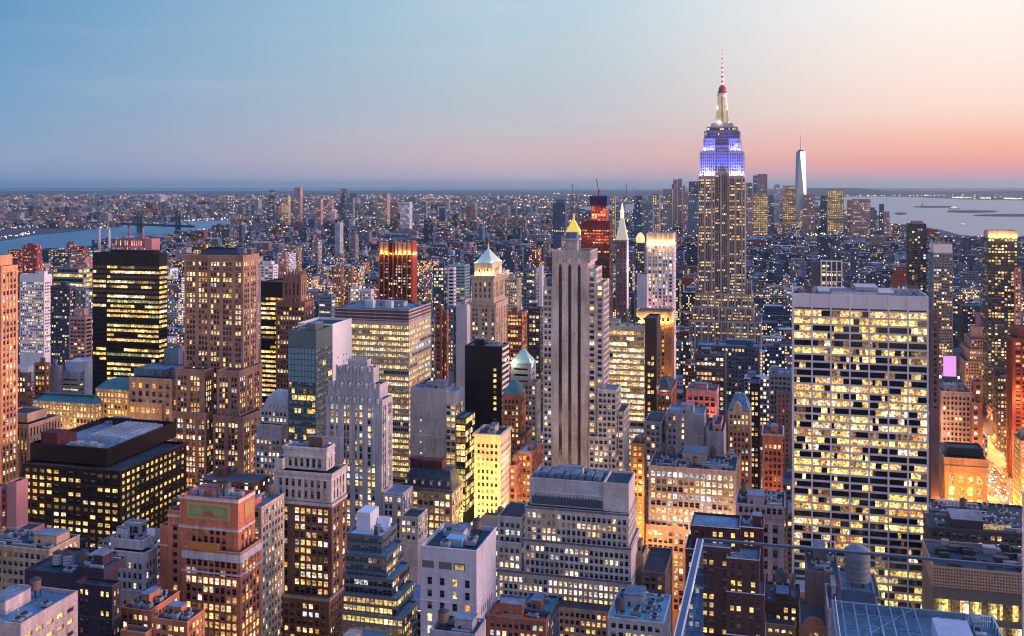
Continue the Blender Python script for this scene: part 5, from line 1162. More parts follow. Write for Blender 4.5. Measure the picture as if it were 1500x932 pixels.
# perforated screen building bottom right
b = Bld('screen_facade_building', 'low building with a perforated orange screen above a glowing glass hall, bottom right', 'the perforated screen building', 425, 1436, 905)
ORS = wall((.42, .24, .15), .6, .25, kind='terracotta_screen')
k = b.T(1366, 1530, 836, ORS, st('punch', bay=1.1, fl=1.3, ww=.45, wh=.45, rec=.15, lit=0, mg=.3, top=.5), d=34, zb=866, roof=R_TAR, par=.6, sl=0)
b.zlim = -1
k2 = b.T(1366, 1530, 866.3, wall((.12, .10, .09), .5, .2, kind='dark_panel'), st('punch', bay=7.4, fl=9.6, ww=.95, wh=.7, sill=.12, rec=.3, lit=1.6, pal='yellow', mg=.3, top=3.2, sub=6), d=33.4, off=.5, roof=R_TAR, par=.3, sl=0)
x0, x1, y0, y1, z0, z1 = b.loc(k); r = random.Random(5)
for i in range(26):
    mb = MB(); x = x0 + 2 + r.random() * (x1 - x0 - 8); y = y0 + 3 + r.random() * (y1 - y0 - 8); w, d, h = r.uniform(1.5, 6), r.uniform(1, 4), r.uniform(.8, 3.6); mb.box(x, x + w, y, y + d, z1 - .6, z1 - .6 + h); mb.beam((x, y - .4, z1 + h), (x + w, y - .4, z1 + h), .2); b.part('roof_plant', mb, M_DARK if i % 4 else M_METAL)
b.finish()
b = simple('dark_roof_block', 'dark flat-roofed block crowded with plant and white fans behind the perforated screen', 'the dark plant roof', 520, [(1362, 1530, 778, dict(d=50, eq=14, roof=R_TAR))], 830, wall((.05, .05, .065), .7, .3, kind='dark_brick'), st('punch', bay=3, fl=4, ww=.5, lit=.1), 40)
x0, x1, y0, y1, z0, z1 = b.loc(0); mb = MB()
for i in range(7): mb.lathe(x0 + 11 + i * 1.8, y1 - 7, [(.8, z1 - 1), (.8, z1 + 2.2), (.5, z1 + 2.4)], 10)
b.part('fan_row', mb, WHITE); mb = MB(); mb.box(x0 + 26, x0 + 40, y0 + 6, y0 + 6.4, z1 - 1, z1 + 1.6, 0, True); b.part('lit_skylight', mb, W_YEL); b.finish()

# centre right fill between the limestone office and the white slab
simple('stone_office', 'warm beige office block with nearly every window lit, dark plant on its roof', 'the warm beige office', 575, [(950, 1078, 686, dict(eq=14, d=34)), (946, 1004, 770, dict(off=-2, d=30, m=wall((.34, .20, .13), kind='tan_brick')))], 850, wall((.42, .31, .26), kind='pink_stone'), st('punch', bay=3.1, fl=4.1, ww=.62, wh=.58, lit=.88, pal='white', coh=.6, top=2.6, mg=1), 100, lights=[(-26, -9, 25, AMB, 30000), (-20, -12, 60, (1, .5, .2), 20000), (0, -14, 70, (1, .6, .35), 14000), (18, -14, 70, (1, .6, .35), 14000)]).finish()
simple('street_block', 'orange-lit block deep in the street gap right of the long terraced office', 'the orange street-gap block', 680, [(924, 950, 650, dict(s=st('punch', bay=2.8, fl=3.8, ww=.55, lit=.85, pal='gold')))], 870, wall((.42, .26, .14), kind='tan_brick'), P2, 60, lights=[(-2, -10, 12, AMB, 30000), (-2, -10, 34, AMB, 20000), (0, -10, 60, (1, .5, .15), 14000)]).finish()
simple('grey_block', 'plain grey stucco block with one strip of windows, right of the glowing banded office', 'the plain grey stucco block', 650, [(976, 1031, 606, dict(s=st('punch', bay=2.8, fl=3.9, ww=.4, lit=.45, pal='white', mask=[1, 1, 0, 1] + [0] * 10), roof=R_BLUE)), (944, 977, 618, dict(off=-2)), (1031, 1052, 625, dict(off=1, s=None))], 690, GREYB, st('punch', bay=2.9, fl=3.9, ww=.5, lit=.3, pal='warm')).finish()
b = simple('gabled_block', 'tan gothic block with brick gable and slate roof, left of the gridded slab', 'the gabled tan block', 660, [(1066, 1099, 603)], 668, TAN, st('punch', bay=2.7, fl=3.7, ww=.45, lit=.4, pal='warm'), roof=R_BLUE, eq=0, lights=[(2, -9, 50, AMB, 8000)])
x0, x1, y0, y1, z0, z1 = b.loc(0); xm = (x0 + x1) / 2 - 1; mb = MB(); mb.frustum(x0 + .6, x1 - .6, y0 + 2, y1 - 1, z1 + .02, x0 + 4, x1 - 4, y0 + 10, y1 - 9, z1 + 9); b.part('slate_roof', mb, R_BLUE)
mb = MB(); mb.box(xm - 2.6, xm + 2.6, y0 - .3, y0 + 3, z1 + .02, z1 + 3.4); n0 = len(mb.v); mb.v += [(xm - 2.6, y0 - .3, z1 + 3.41), (xm + 2.6, y0 - .3, z1 + 3.41), (xm, y0 - .3, z1 + 6.4), (xm - 2.6, y0 + 3, z1 + 3.41), (xm + 2.6, y0 + 3, z1 + 3.41), (xm, y0 + 3, z1 + 6.4)]; mb.f += [(n0, n0 + 1, n0 + 2), (n0 + 1, n0 + 4, n0 + 5, n0 + 2), (n0 + 3, n0, n0 + 2, n0 + 5)]; mb.m += [0] * 3; b.part('gable', mb, TAN); b.finish()
b = simple('brick_block', 'narrow red brick block with a columned stone attic, left of the white gridded slab', 'the columned red brick block', 640, [(1117, 1147, 636)], 690, RED, st('punch', bay=2.9, fl=4, ww=.5, lit=.3, pal='orange', top=6), eq=3, lights=[(0, -9, 62, (1, .35, .1), 7000)]); b.band(0, None, 1.2, .7, LIMEG); b.finish()
simple('dark_block', 'dark block dotted with two columns of bright lights, right of the gabled tan block', 'the dotted dark block', 720, [(1098, 1113, 562)], 680, BLACK, st('punch', bay=2.4, fl=3.6, ww=.5, wh=.5, lit=.75, pal='white', coh=.1), eq=0).finish()
simple('glass_block', 'blue-grey glass block with a brown bulkhead, tight left of the white gridded slab', 'the blue-grey glass block', 800, [(1126, 1160, 548, dict(roof=R_BLUE)), (1137, 1158, 574, dict(off=-6, m=wall((.2, .13, .12), kind='brown_brick'), s=st('punch', bay=2.8, fl=3.8, ww=.35, lit=.12)))], 640, FARM['steel'], st('punch', bay=3, fl=3.8, ww=.6, lit=.25, pal='white')).finish()
simple('red_store', 'red floodlit white-framed block with an orange lower storey, below the tall spire', 'the red floodlit block', 760, [(1005, 1050, 572, dict(eq=5))], 618, wall((.5, .28, .28), kind='red_stone'), st('punch', bay=4, fl=4.4, ww=.7, wh=.6, lit=.15, pal='orange', top=4), lights=[(-8, -7, 92, (1, .10, .10), 2600), (8, -7, 92, (1, .14, .10), 2600), (-6, -8, 74, (1, .4, .05), 9000), (8, -8, 74, (1, .45, .05), 12000)]).finish()  # red floodlight tint is put into the pale stone's colour
b = simple('brick_block', 'brown brick block with dark pyramid roof and bright cornice right of the banded office', 'the dark pyramid brown block', 730, [(954, 992, 572)], 618, RUST, st('punch', bay=2.8, fl=3.9, ww=.45, wh=.45, lit=.35, pal='white', top=3), eq=0); b.pyramid(0, 552, R_TAR, .8, .25); b.band(0, None, 1, .6, RUST); light(b.root, (0, -2, b.tiers[0][5] + 1), (1, .9, .7), 1500, .4); b.finish()
simple('dark_roof_block', 'low dark block with a long pale blue roof in front of the tall spire', 'the long blue roof block', 930, [(1022, 1112, 507, dict(roof=R_BLUE, eq=6))], 545, FARM['navy'], st('punch', bay=3, fl=3.9, ww=.5, lit=.3, pal='white')).finish()
simple('dark_block', 'dark block with a bright square of office windows, below the long blue roof', 'the bright-square dark block', 820, [(1018, 1062, 520)], 560, wall((.08, .08, .1), kind='dark_brick'), st('punch', bay=3.2, fl=3.9, ww=.6, lit=.6, pal='white', mg=1, coh=.8)).finish()
simple('stucco_block', 'small pale blue block with brick side right of the plain grey stucco block', 'the small pale blue block', 620, [(1036, 1060, 632, dict(s=None)), (1044, 1056, 622, dict(off=4, s=P1, m=PINK))], 690, GREYB, P1).finish()
simple('amber_block', 'small amber-lit brick block behind the warm beige office', 'the small amber block', 610, [(1060, 1082, 680, dict(m=wall((.4, .2, .1), kind='orange_brick')))], 700, TAN, P2, lights=[(0, -8, 60, AMB, 5000)]).finish()
simple('pilaster_block', 'pilastered stone block with dark tall bays and crowded roof, left of the gridded slab', 'the pilastered stone block', 500, [(1079, 1149, 758, dict(s=st('pier', bay=4.6, fl=6, ww=.5, wh=.7, strip=.7, lit=.12, pal='orange', mg=2, top=3))), (1078, 1150, 740, dict(off=-.5, on=0, s=st('punch', bay=2.6, fl=4, ww=.5, wh=.6, lit=0, top=1), eq=14))], 880, wall((.34, .27, .28), kind='pink_stone'), P3).finish()
# dark brick building with white coping, bottom right of centre
b = Bld('brick_apartments', 'dark maroon brick apartment building with white-edged terraces, behind the glass panel', 'the maroon terraced apartments', 395, 1060, None)
sb = st('punch', bay=2.3, fl=3.3, ww=.5, wh=.5, lit=.42, pal='yellow', mg=1, mask=[1, 1, 0], coh=.35)
WC = wall((.6, .6, .66), kind='white_coping')
for xl, xr, yt, kw in ((1012, 1082, 771, dict(off=6, d=16)), (1004, 1084, 806, dict(off=3, d=16)), (1065, 1112, 818, dict(off=-4, d=20)), (1064, 1119, 868, dict(off=-6, d=22)), (1064, 1120, 931, dict(off=-8, d=22)), (1085, 1118, 772, dict(off=9, d=14)), (1024, 1070, 800, dict(off=0, d=16))):
    k = b.T(xl, xr, yt, DRED, sb, roof=R_BLUE, par=.9, **kw); b.band(k, None, .35, .25, WC, 'coping')
x0, x1, y0, y1, z0, z1 = b.loc(5); b.equip(x0, x1, y0, y1, z1 - .9, 5); b.finish()
# low cluster with water tanks
b = simple('brick_lowrise', 'low maroon brick block with wooden water tanks on its roof, below the white gridded slab', 'the low tank-roofed block', 430, [(1119, 1172, 882, dict(eq=6, d=22)), (1120, 1166, 915, dict(off=-8, m=TAN, s=st('punch', bay=2.4, fl=3.5, ww=.6, wh=.4, lit=.7, pal='yellow', top=1)))], None, DRED, st('punch', bay=3, fl=3.6, ww=.4, lit=.1))
x0, x1, y0, y1, z0, z1 = b.loc(0); b.tank(x0 + 7, y1 - 5, z1 - 1, 2.6, 4.4, 3.2, wall((.16, .15, .19), kind='old_wood')); b.tank(x1 - 2, y0 + 4, z1 - 1, 1.8, 3.2, 2.2, wall((.26, .25, .33), kind='old_wood')); b.finish()
simple('blank_block', 'windowless dull brown block right in front of the white gridded slab', 'the dull brown blank block', 420, [(1181, 1229, 838, dict(s=None, eq=4))], None, wall((.13, .10, .10), kind='brown_brick'), None).finish()
b = simple('gabled_lowrise', 'small brick house front with a rounded gable and four lit windows, bottom right', 'the round-gabled brick house', 400, [(1172, 1212, 917, dict(s=st('punch', bay=2.2, fl=3.6, ww=.6, wh=.55, lit=1, pal='orange', top=2.2, mg=1)))], None, wall((.34, .14, .10), kind='orange_brick'), P1, eq=0)
x0, x1, y0, y1, z0, z1 = b.loc(0); mb = MB(); n = 14; c0 = (x0 + x1) / 2
prof = [(c0 + 4 * math.cos(math.pi * i / n), z1 + 3.4 * math.sin(math.pi * i / n)) for i in range(n + 1)]; base = len(mb.v)
mb.v += [(x, y0 - .2, z) for x, z in prof] + [(x, y0 + .6, z) for x, z in prof]; mb.f.append(tuple(range(n, -1, -1))); mb.f.append(tuple(range(n + 1, 2 * n + 2))); mb.m += [0, 0]
for i in range(n): mb.f.append((i, i + 1, n + 2 + i, n + 1 + i)); mb.m.append(0)
b.part('gable', mb, wall((.34, .14, .10), kind='orange_brick')); b.finish()
simple('mauve_block', 'narrow mauve stone block beside the blue steel roof, bottom right', 'the narrow mauve block', 390, [(1213, 1236, 893, dict(s=st('punch', bay=4, fl=3.8, ww=.3, lit=.5, pal='orange')))], None, wall((.34, .27, .32), kind='pink_stone'), P1).finish()

# left-hand side -------------------------------------------------------------------------------
b = simple('roofed_block', 'warm lit stone block with a dark green sloping roof and rows of glowing windows, left', 'the green-roofed lit block', 735, [(50, 139, 590, dict(xs=150)), (140, 189, 571, dict(off=28, d=24))], 690, wall((.50, .36, .22), kind='cream_stone'), st('punch', bay=2.9, fl=4.2, ww=.5, wh=.55, lit=.95, pal='gold', top=2, coh=.55), 100, eq=0, lights=[(-20, -18, 45, (1, .55, .18), 40000), (6, -18, 45, (1, .55, .18), 40000), (26, 8, 60, (1, .55, .12), 36000), (36, 16, 66, (1, .55, .1), 40000), (-6, -16, 75, (1, .55, .18), 16000), (14, -14, 75, (1, .55, .18), 16000)])
for k in (0, 1):
    x0, x1, y0, y1, z0, z1 = b.loc(k); mb = MB(); mb.frustum(x0 - .6, x1 + .6, y0 - .6, y1 + .6, z1 + .03, x0 + 5, x1 - 4, y0 + 6, y1 - 5, z1 + 5.5); b.part('sloped_roof', mb, R_TEAL)
    mb = MB(); n = int((x1 - x0) / 2.2)
    for i in range(n): mb.box(x0 + 1 + i * 2.2, x0 + 1.9 + i * 2.2, y0 - .75, y0 - .604, z1 - 1.2, z1 + .5, 0, True)
    b.part('eave_lamp', mb, W_WHITE)
b.finish()
simple('stone_annex', 'beige stone annex under a flat blue roof left of the massive brown tower', 'the blue-roofed annex', 745, [(189, 252, 554, dict(d=30)), (196, 256, 541, dict(off=6, on=0, m=R_BLUE, s=None, d=24)), (240, 268, 512, dict(off=30, m=FARM['steel'], s=None)), (188, 253, 590, dict(off=-1.2, s=st('punch', bay=4.4, fl=9, ww=.8, wh=.45, lit=.8, pal='orange', top=1)))], 645, wall((.36, .27, .22), kind='pink_stone'), st('punch', bay=5.6, fl=6, ww=.5, wh=.6, lit=.1, pal='orange', top=3), roof=R_BLUE).finish()
simple('white_box_block', 'lavender grey stepped block with a long rooftop box above the green-roofed lit block', 'the lavender roof box', 800, [(72, 90, 536, dict(s=None)), (90, 124, 545, dict(off=4, roof=R_WHITE)), (96, 120, 530, dict(off=10, m=R_WHITE, s=None, d=18))], 567, GREYB, st('punch', bay=8, fl=3.8, ww=.9, wh=.3, lit=.4, pal='white', top=4), roof=R_WHITE).finish()
simple('brown_block', 'brown block with a white flat roof box and rows of cream lit windows, left', 'the white-capped brown block', 770, [(14, 46, 546, dict(s=st('punch', bay=2.7, fl=4, ww=.55, lit=.7, pal='white', top=3))), (17, 49, 536, dict(off=2, on=0, m=WHITE, s=None)), (10, 48, 575, dict(off=-4))], 620, wall((.16, .09, .08), kind='brown_brick'), st('punch', bay=2.7, fl=4, ww=.4, lit=.25, pal='warm')).finish()
simple('rust_block', 'rust brick block with lit windows wedged left of the lavender roof box', 'the rust wedge block', 790, [(50, 72, 532)], 572, wall((.30, .14, .09), kind='rust_brick'), st('punch', bay=2.7, fl=4, ww=.6, lit=.7, pal='gold')).finish()
simple('stone_hotel', 'ornate tan stone block with a pale cornice and tall windows at the left edge', 'the tan corniced block', 650, [(-30, 42, 620, dict(d=30, s=st('pier', bay=2.8, fl=8, ww=.5, wh=.7, strip=.4, lit=.3, pal='gold', top=2))), (4, 40, 605, dict(off=5, on=0, s=None, d=18)), (-30, 46, 648, dict(off=-1.5))], 720, wall((.48, .32, .22), kind='tan_stone'), st('punch', bay=2.6, fl=4, ww=.5, wh=.5, lit=.7, pal='gold'), lights=[(10, -9, 40, (1, .5, .15), 14000), (-10, -9, 40, (1, .5, .15), 14000)]).finish()
simple('pink_block', 'plain pink stucco block with a blank side, lower left edge', 'the plain pink block', 520, [(-30, 10, 712, dict(s=P2)), (10.5, 24, 706, dict(s=None, off=.5, xs=41))], 790, PINK, P2).finish()
simple('stone_lowrise', 'tan stone lowrise with a green copper cornice and cluttered roof, lower left edge', 'the copper-corniced lowrise', 440, [(-40, 71, 800, dict(d=20, eq=8)), (-40, 20, 786, dict(off=12, m=PINK, s=None)), (18, 43, 776, dict(off=22, m=PINK, s=None, d=10))], 870, TAN, st('punch', bay=2.8, fl=3.8, ww=.5, lit=.5, pal='warm'), roof=R_TAR).finish()
b = simple('purple_block', 'dark purple brick block carrying two pale water tanks, lower left', 'the purple tank-roofed block', 405, [(36, 112, 838, dict(d=26, eq=0)), (112, 164, 856, dict(off=-6, xs=178, eq=0, s=st('punch', bay=2.5, fl=3.7, ww=.45, wh=.45, lit=.35, pal='yellow', mask=[1, 1, 0, 0]))), (112, 152, 832, dict(off=0, on=1, s=None, d=14, roof=R_GREY))], None, PURP, None, 100)
x0, x1, y0, y1, z0, z1 = b.loc(0)
for q in (8.5, 13.5): b.tank(x0 + q, y0 + 9, z1 - 1, 2.2, 4.6, .6, plain('steel_tank', (.34, .35, .40), .5))
b.equip(x0 + 15, x1 - 1, y0 + 1, y1 - 1, z1 - 1, 8)
x0, x1, y0, y1, z0, z1 = b.loc(2); b.equip(x0, x1, y0, y1, z1 - 1, 7); b.finish()
b = simple('white_block', 'white stone setback block with a boxy rooftop plant, left of the orange brick tower', 'the white setback block', 455, [(160, 212, 808, dict(xs=230, eq=0)), (162, 208, 790, dict(off=3, xs=224, on=0, eq=0, s=st('punch', bay=2.6, fl=4, ww=.45, lit=.3, pal='white', top=1.5))), (182, 206, 766, dict(off=8, on=1, m=GREYB, xs=214, eq=0, roof=R_WHITE, s=st('punch', bay=3, fl=5, ww=.8, wh=.6, lit=0, top=1))), (160, 213, 864, dict(off=-3, xs=231, eq=0))], 900, wall((.50, .48, .48), kind='white_stone'), st('punch', bay=2.6, fl=4.4, ww=.4, lit=.3, pal='white', top=4))
x0, x1, y0, y1, z0, z1 = b.loc(1); b.equip(x0, x1, y0, y0 + 6, z1 - 1, 4); b.finish()
simple('orange_lowrise', 'low orange brick block with dark roof and red fans, bottom left', 'the low orange brick block', 400, [(176, 220, 892, dict(d=20, eq=6)), (224, 274, 908, dict(off=-8, xs=300, eq=8)), (176, 225, 925, dict(off=-12))], None, wall((.40, .15, .08), kind='orange_brick'), st('punch', bay=2.4, fl=3.4, ww=.55, wh=.5, lit=.6, pal='warm', top=1.6)).finish()
b = simple('concrete_garage', 'pale concrete building with a big flat blue roof and slot windows, bottom left corner', 'the flat blue roof corner', 340, [(-60, 30, 908, dict(xs=114, eq=3, par=1.3, roof=R_BLUE, s=None, sr=st('punch', bay=5, fl=4.2, ww=.66, wh=.36, lit=.8, pal='yellow', top=3, rec=.6, mg=1.4)))], None, wall((.45, .36, .34), kind='pink_concrete'), None, 60); b.finish()
simple('low_roofs', 'low rust brick house with white roof edge between concrete tower and bronze block', 'the low rust house', 470, [(47, 100, 800, dict(eq=6, roof=R_BLUE)), (72, 132, 790, dict(off=14, m=PURP))], 840, RUST, P1).finish()
b = simple('mansard_mansion', 'ornate white block with domed slate mansard and colonnade left of teal glass tower', 'the white mansard block', 660, [(373, 424, 640, dict(eq=0)), (376, 424, 622, dict(off=.8, on=0, s=st('pier', bay=3.4, fl=9, ww=.5, wh=.8, strip=.8, lit=.6, pal='white', top=2.2, mg=1))), (380, 422, 600, dict(off=4, on=1, d=18, s=st('punch', bay=2.6, fl=3.8, ww=.45, lit=.4, pal='white', top=1)))], 700, wall((.44, .42, .44), kind='white_stone'), st('punch', bay=2.8, fl=3.9, ww=.5, lit=.55, pal='white', top=1.5), roof=R_TAR)
x0, x1, y0, y1, z0, z1 = b.loc(2); mb = MB(); mb.frustum(x0 + 2, x1 - 1, y0 + .6, y1 - .6, z1 + .02, x0 + 4, x1 - 3, y0 + 2, y1 - 2, z1 + 6); mb.frustum(x0 + 4, x1 - 3, y0 + 2, y1 - 2, z1 + 6.003, x0 + 7, x1 - 6, y0 + 5, y1 - 5, z1 + 10.5); b.part('mansard_roof', mb, wall((.40, .42, .46), .6, .3, kind='slate'))
mb = MB()
for i in range(6): x = x0 + 3.4 + i * (x1 - x0 - 6) / 5; mb.lathe(x, y0 + 1.2, [(.9, z1 + 1), (.9, z1 + 2.8), (.3, z1 + 3.6)], 8)
b.part('dormer', mb, LIMEG); b.band(1, None, 1, .8, LIMEG); b.finish()
simple('brown_hotel', 'dim brown block with orange street glow between the massive brown tower and white mansard', 'the dim brown wedge', 740, [(383, 402, 600, dict(s=st('punch', bay=2.7, fl=3.8, ww=.5, lit=.5, pal='gold'))), (372, 400, 640, dict(off=-10))], 700, wall((.2, .11, .08), kind='brown_brick'), P1, lights=[(0, -12, 30, AMB, 16000)]).finish()
# bottom row
b = simple('roof_block', 'dark square roof with fans and pipes at the bottom edge, below the concrete tower', 'the dark square roof', 335, [(629, 696, 926, dict(xs=712, eq=10, par=1.6, s=None))], None, GREYB, None); b.finish()
b = simple('red_roof_block', 'low block with a red-lit roof yard and teal plant roofs, bottom centre', 'the red-lit roof yard', 405, [(713, 800, 905, dict(xs=812, eq=6, roof=wall((.45, .10, .05), .7, .3, kind='red_membrane'))), (762, 806, 893, dict(off=6, roof=R_TEAL, eq=5, d=16, m=FARM['navy'])), (722, 765, 888, dict(off=24, roof=R_BLUE, d=12, m=GREYB))], None, RUST, st('punch', bay=2.6, fl=3.6, ww=.5, lit=.5, pal='warm'), lights=[])  # red light on the roof yard is put into the roof colour
x0, x1, y0, y1, z0, z1 = b.loc(0); light(b.root, (x0 + 6, y0 + 8, z1 + 2.5), (1, .25, .08), 1800, .5); mb = MB()
for i in range(7): a = i * .35; mb.beam((x0 + 10, y0 + 3, z1 - 1), (x0 + 10 + 3.4 * math.cos(a + .6), y0 + 3, z1 - 1 + 3.4 * math.sin(a + .6)), .22)
b.part('antenna_cluster', mb, plain('white_metal', (.8, .78, .75), .5)); b.finish()
simple('copper_roof_block', 'low block with a broad teal copper roof full of plant, bottom centre right', 'the teal copper roof', 430, [(890, 972, 908, dict(roof=wall((.16, .34, .38), .6, .35, kind='teal_membrane'), eq=16, d=30)), (912, 960, 892, dict(off=18, m=R_TEAL, s=None, d=16, roof=R_BLUE))], None, CONC, P1).finish()
simple('alley_block', 'small dark block in the gap beneath the orange street-gap block', 'the small alley block', 500, [(926, 948, 812, dict(s=None)), (940, 985, 838, dict(off=-6, m=wall((.12, .1, .1), kind='dark_brick')))], 900, TAN, P1, lights=[(-6, -6, 60, AMB, 4000)]).finish()
# our own tower's lower roof at the bottom right: steel frame, tank
b = Bld('lower_roof_wing', 'blue-lit lower roof wing with a steel frame grid and white railings, bottom right', 'the blue steel roof wing', 205, 1370, None)
BLS = plain('blue_steel', (.06, .14, .25), .5, .2)  # blue light on the wing is put into its steel and roof colours
k = b.T(1228, 1500, 978, FARM['steel'], None, d=30, roof=wall((.04, .10, .16), .6, .7, kind='blue_roof'), par=1.2, sl=0)
x0, x1, y0, y1, z0, z1 = b.loc(k); mb = MB(); zr = z1 - 1.2
for i in range(7):
    x = x0 + 2 + i * 2.6; mb.beam((x, y0 + 3, zr), (x, y0 + 3, z1 + 1.2), .28); mb.beam((x, y1 - 3, zr), (x, y1 - 3, z1 + 1.2), .28); mb.beam((x, y0 + 3, z1 + 1.2), (x, y1 - 3, z1 + 1.2), .3)
for q in range(5): y = y0 + 3 + q * (y1 - y0 - 6) / 4; mb.beam((x0 + 2, y, z1 + .8), (x0 + 17.6, y, z1 + .8), .25)
mb.beam((x0 + 2, y0 + 3, z1 + 1), (x0 + 17.6, y1 - 3, z1 + 1), .22); b.part('steel_frame', mb, BLS)
mb = MB(); mb.frustum(x0 + 20, x0 + 27, y0 + 1, y1 - 12, zr, x0 + 20, x0 + 27, y0 + 4, y1 - 14, z1 + 3.8); b.part('plant_house', mb, wall((.30, .32, .42), .5, .2, kind='lilac_panel'))
mb = MB(); mb.box(x0 + 27.4, x1 - 1, y0 + 4, y1 - 16, zr, z1 + 1.0); b.part('plant_deck', mb, wall((.06, .16, .22), .6, .6, kind='blue_roof'))
mb = MB()
for i in range(12):
    x = x0 + 28.5 + i * (x1 - x0 - 30) / 11; mb.beam((x, y1 - 4, zr), (x, y1 - 4, z1 + 1.3), .1)
for zq in (.2, 1.3): mb.beam((x0 + 28.5, y1 - 4, z1 + zq), (x1 - 1, y1 - 4, z1 + zq), .1)
for i in range(10):
    y = y0 + 1 + i * (y1 - y0 - 2) / 9; mb.beam((x1 - .8, y, zr), (x1 - .8, y, z1 + 1.3), .1); mb.beam((x0 + .8, y, zr), (x0 + .8, y, z1 + 1.3), .1)
for x in (x0 + .8, x1 - .8): mb.beam((x, y0 + 1, z1 + 1.3), (x, y1 - 1, z1 + 1.3), .1)
b.part('railing', mb, plain('white_metal', (.8, .78, .75), .5))
mb = MB(); mb.box(x0 + 31, x0 + 34.5, y0 + 6, y0 + 9, z1 + 1.003, z1 + 3.2); mb.box(x0 + 30.6, x0 + 34.9, y0 + 5.6, y0 + 9.4, z1 + 3.203, z1 + 3.5); b.part('cooling_unit', mb, WHITE)
mb = MB()
for i in range(4): mb.lathe(x0 + 22 + i * 2.0, y1 - 9, [(.8, zr), (.8, z1 + 1.2), (1.0, z1 + 1.3), (1.0, z1 + 1.7)], 14)
b.part('fan_drum', mb, BLS); b.equip(x0 + 28, x1 - 2, y1 - 14, y1 - 5, zr, 8)
light(b.root, (x0 + 24, y0 + 2, z1 + 5), (.9, .55, 1), 500, .3); light(b.root, (x0 + 10, y0 + 12, z1 + 7), (.35, .7, 1), 2200, .5); light(b.root, (x0 + 36, y0 + 12, z1 + 7), (.35, .7, 1), 2200, .5); b.finish()
b = Bld('tank_roof_block', 'dark block topped by a big round steel water tank, below the white gridded slab', 'the big round tank block', 262, 1256, None)
k = b.T(1232, 1282, 866, FARM['navy'], None, d=16, roof=R_BLUE, par=.8); x0, x1, y0, y1, z0, z1 = b.loc(k); c0 = uat(1256, b.v + 6) - b.u
zt = zat(803, b.u, b.v + 6); mb = MB(); mb.lathe(c0, 6, [(3.2, z1 + .8), (3.2, zt - .9), (3.35, zt - .85), (3.35, zt - .5), (2.8, zt), (.6, zt + .9)], 28, 0)
b.part('water_tank', mb, [wall((.15, .17, .20), .5, .6, .2, 'zinc'), M_DARK]); mb = MB()
for i in range(4): mb.lathe(c0, 6, [(3.23, z1 + 1.6 + i * (zt - z1 - 3) / 4), (3.23, z1 + 1.72 + i * (zt - z1 - 3) / 4)], 28)
b.part('hoop', mb, M_DARK); mb = MB()
for a in range(4): mb.box(c0 + 2 * math.cos(a * 1.57 + .78) - .2, c0 + 2 * math.cos(a * 1.57 + .78) + .2, 6 + 2 * math.sin(a * 1.57 + .78) - .2, 6 + 2 * math.sin(a * 1.57 + .78) + .2, z1 - .8, z1 + .8, 1)
mb.m = [0] * len(mb.f); b.part('tank_foot', mb, M_DARK); b.equip(x0, x1, y0 + 10, y1, z1 - .8, 3); b.finish()

# upper-left mid distance
def mid(name, label, short, Y, tiers, yb, mat, sty, roof=R_GREY, mw=50, lights=()): simple(name, label, short, Y, tiers, yb, mat, sty, mw, roof=roof, eq=1, lights=lights).finish()
mid('white_office', 'long white office with rows of small lit windows, beside the peach tower at left', 'the long white office', 1150, [(29, 76, 402, dict(s=st('punch', bay=2.6, fl=3.5, ww=.6, wh=.45, lit=.55, pal='white', top=8)))], 475, WHITE, P2)
mid('glass_office', 'greenish glass hall glowing yellow inside, left of the wide black glass tower', 'the greenish glass hall', 1300, [(77, 136, 392)], 418, FARM['steel'], st('punch', bay=6, fl=6, ww=.95, wh=.6, lit=.9, pal='gold', coh=.7))
mid('navy_apartments', 'navy gridded apartment tower with many small white lights, left of the wide black glass tower', 'the navy gridded apartments', 1050, [(74, 111, 419), (111, 130, 424, dict(off=4, m=FARM['steel']))], 520, wall((.05, .07, .12), kind='navy_brick'), st('punch', bay=2.7, fl=3.2, ww=.6, wh=.5, lit=.33, pal='white', coh=.1), mw=100)
mid('striped_apartments', 'salmon and cream balcony-striped tower just left of the wide black glass tower', 'the balcony-striped tower', 880, [(101, 125, 464, dict(xs=135, sr=st('punch', bay=20, fl=3.4, ww=.95, wh=.5, lit=0))), (108, 128, 452, dict(off=5, s=None, on=0))], 545, wall((.42, .25, .22), kind='salmon_brick'), st('punch', bay=3.2, fl=3.4, ww=.85, wh=.45, lit=.3, pal='orange'), mw=80)
mid('red_apartments', 'dark red brick apartment slab before the river, upper left', 'the dark red slab', 1900, [(33, 61, 359, dict(s=st('punch', bay=3, fl=3.2, ww=.5, lit=.3, pal='warm'))), (12, 33, 366, dict(off=6))], 396, wall((.35, .07, .08), kind='red_brick'), P1)
mid('red_apartments', 'small dark red block before the river, left of the power station', 'the small dark red block', 2300, [(97, 112, 357), (112, 127, 361)], 382, wall((.28, .07, .08), kind='red_brick'), P1)
mid('pink_slab', 'pale pink slab building before the river, left of the wide black glass tower', 'the pale pink slab', 1800, [(102, 136, 377)], 392, PINK, P1)
mid('blue_slab', 'flat blue-grey slab before the river, left of the small dark red block', 'the blue-grey slab', 2000, [(78, 112, 369)], 385, FARM['navy'], P1)
mid('brick_slab', 'rusty brick slab with amber windows right of the green pyramid tower', 'the rusty amber slab', 1000, [(742, 772, 458)], 500, wall((.38, .12, .07), kind='rust_brick'), st('punch', bay=2.8, fl=3.8, ww=.6, lit=.7, pal='gold'))
mid('dark_block', 'dark office with rows of white lit windows left of the black-striped limestone tower', 'the dark white-windowed office', 850, [(773, 797, 452)], 560, wall((.04, .045, .06), kind='dark_brick'), st('punch', bay=2.6, fl=3.7, ww=.6, wh=.5, lit=.5, pal='white'))
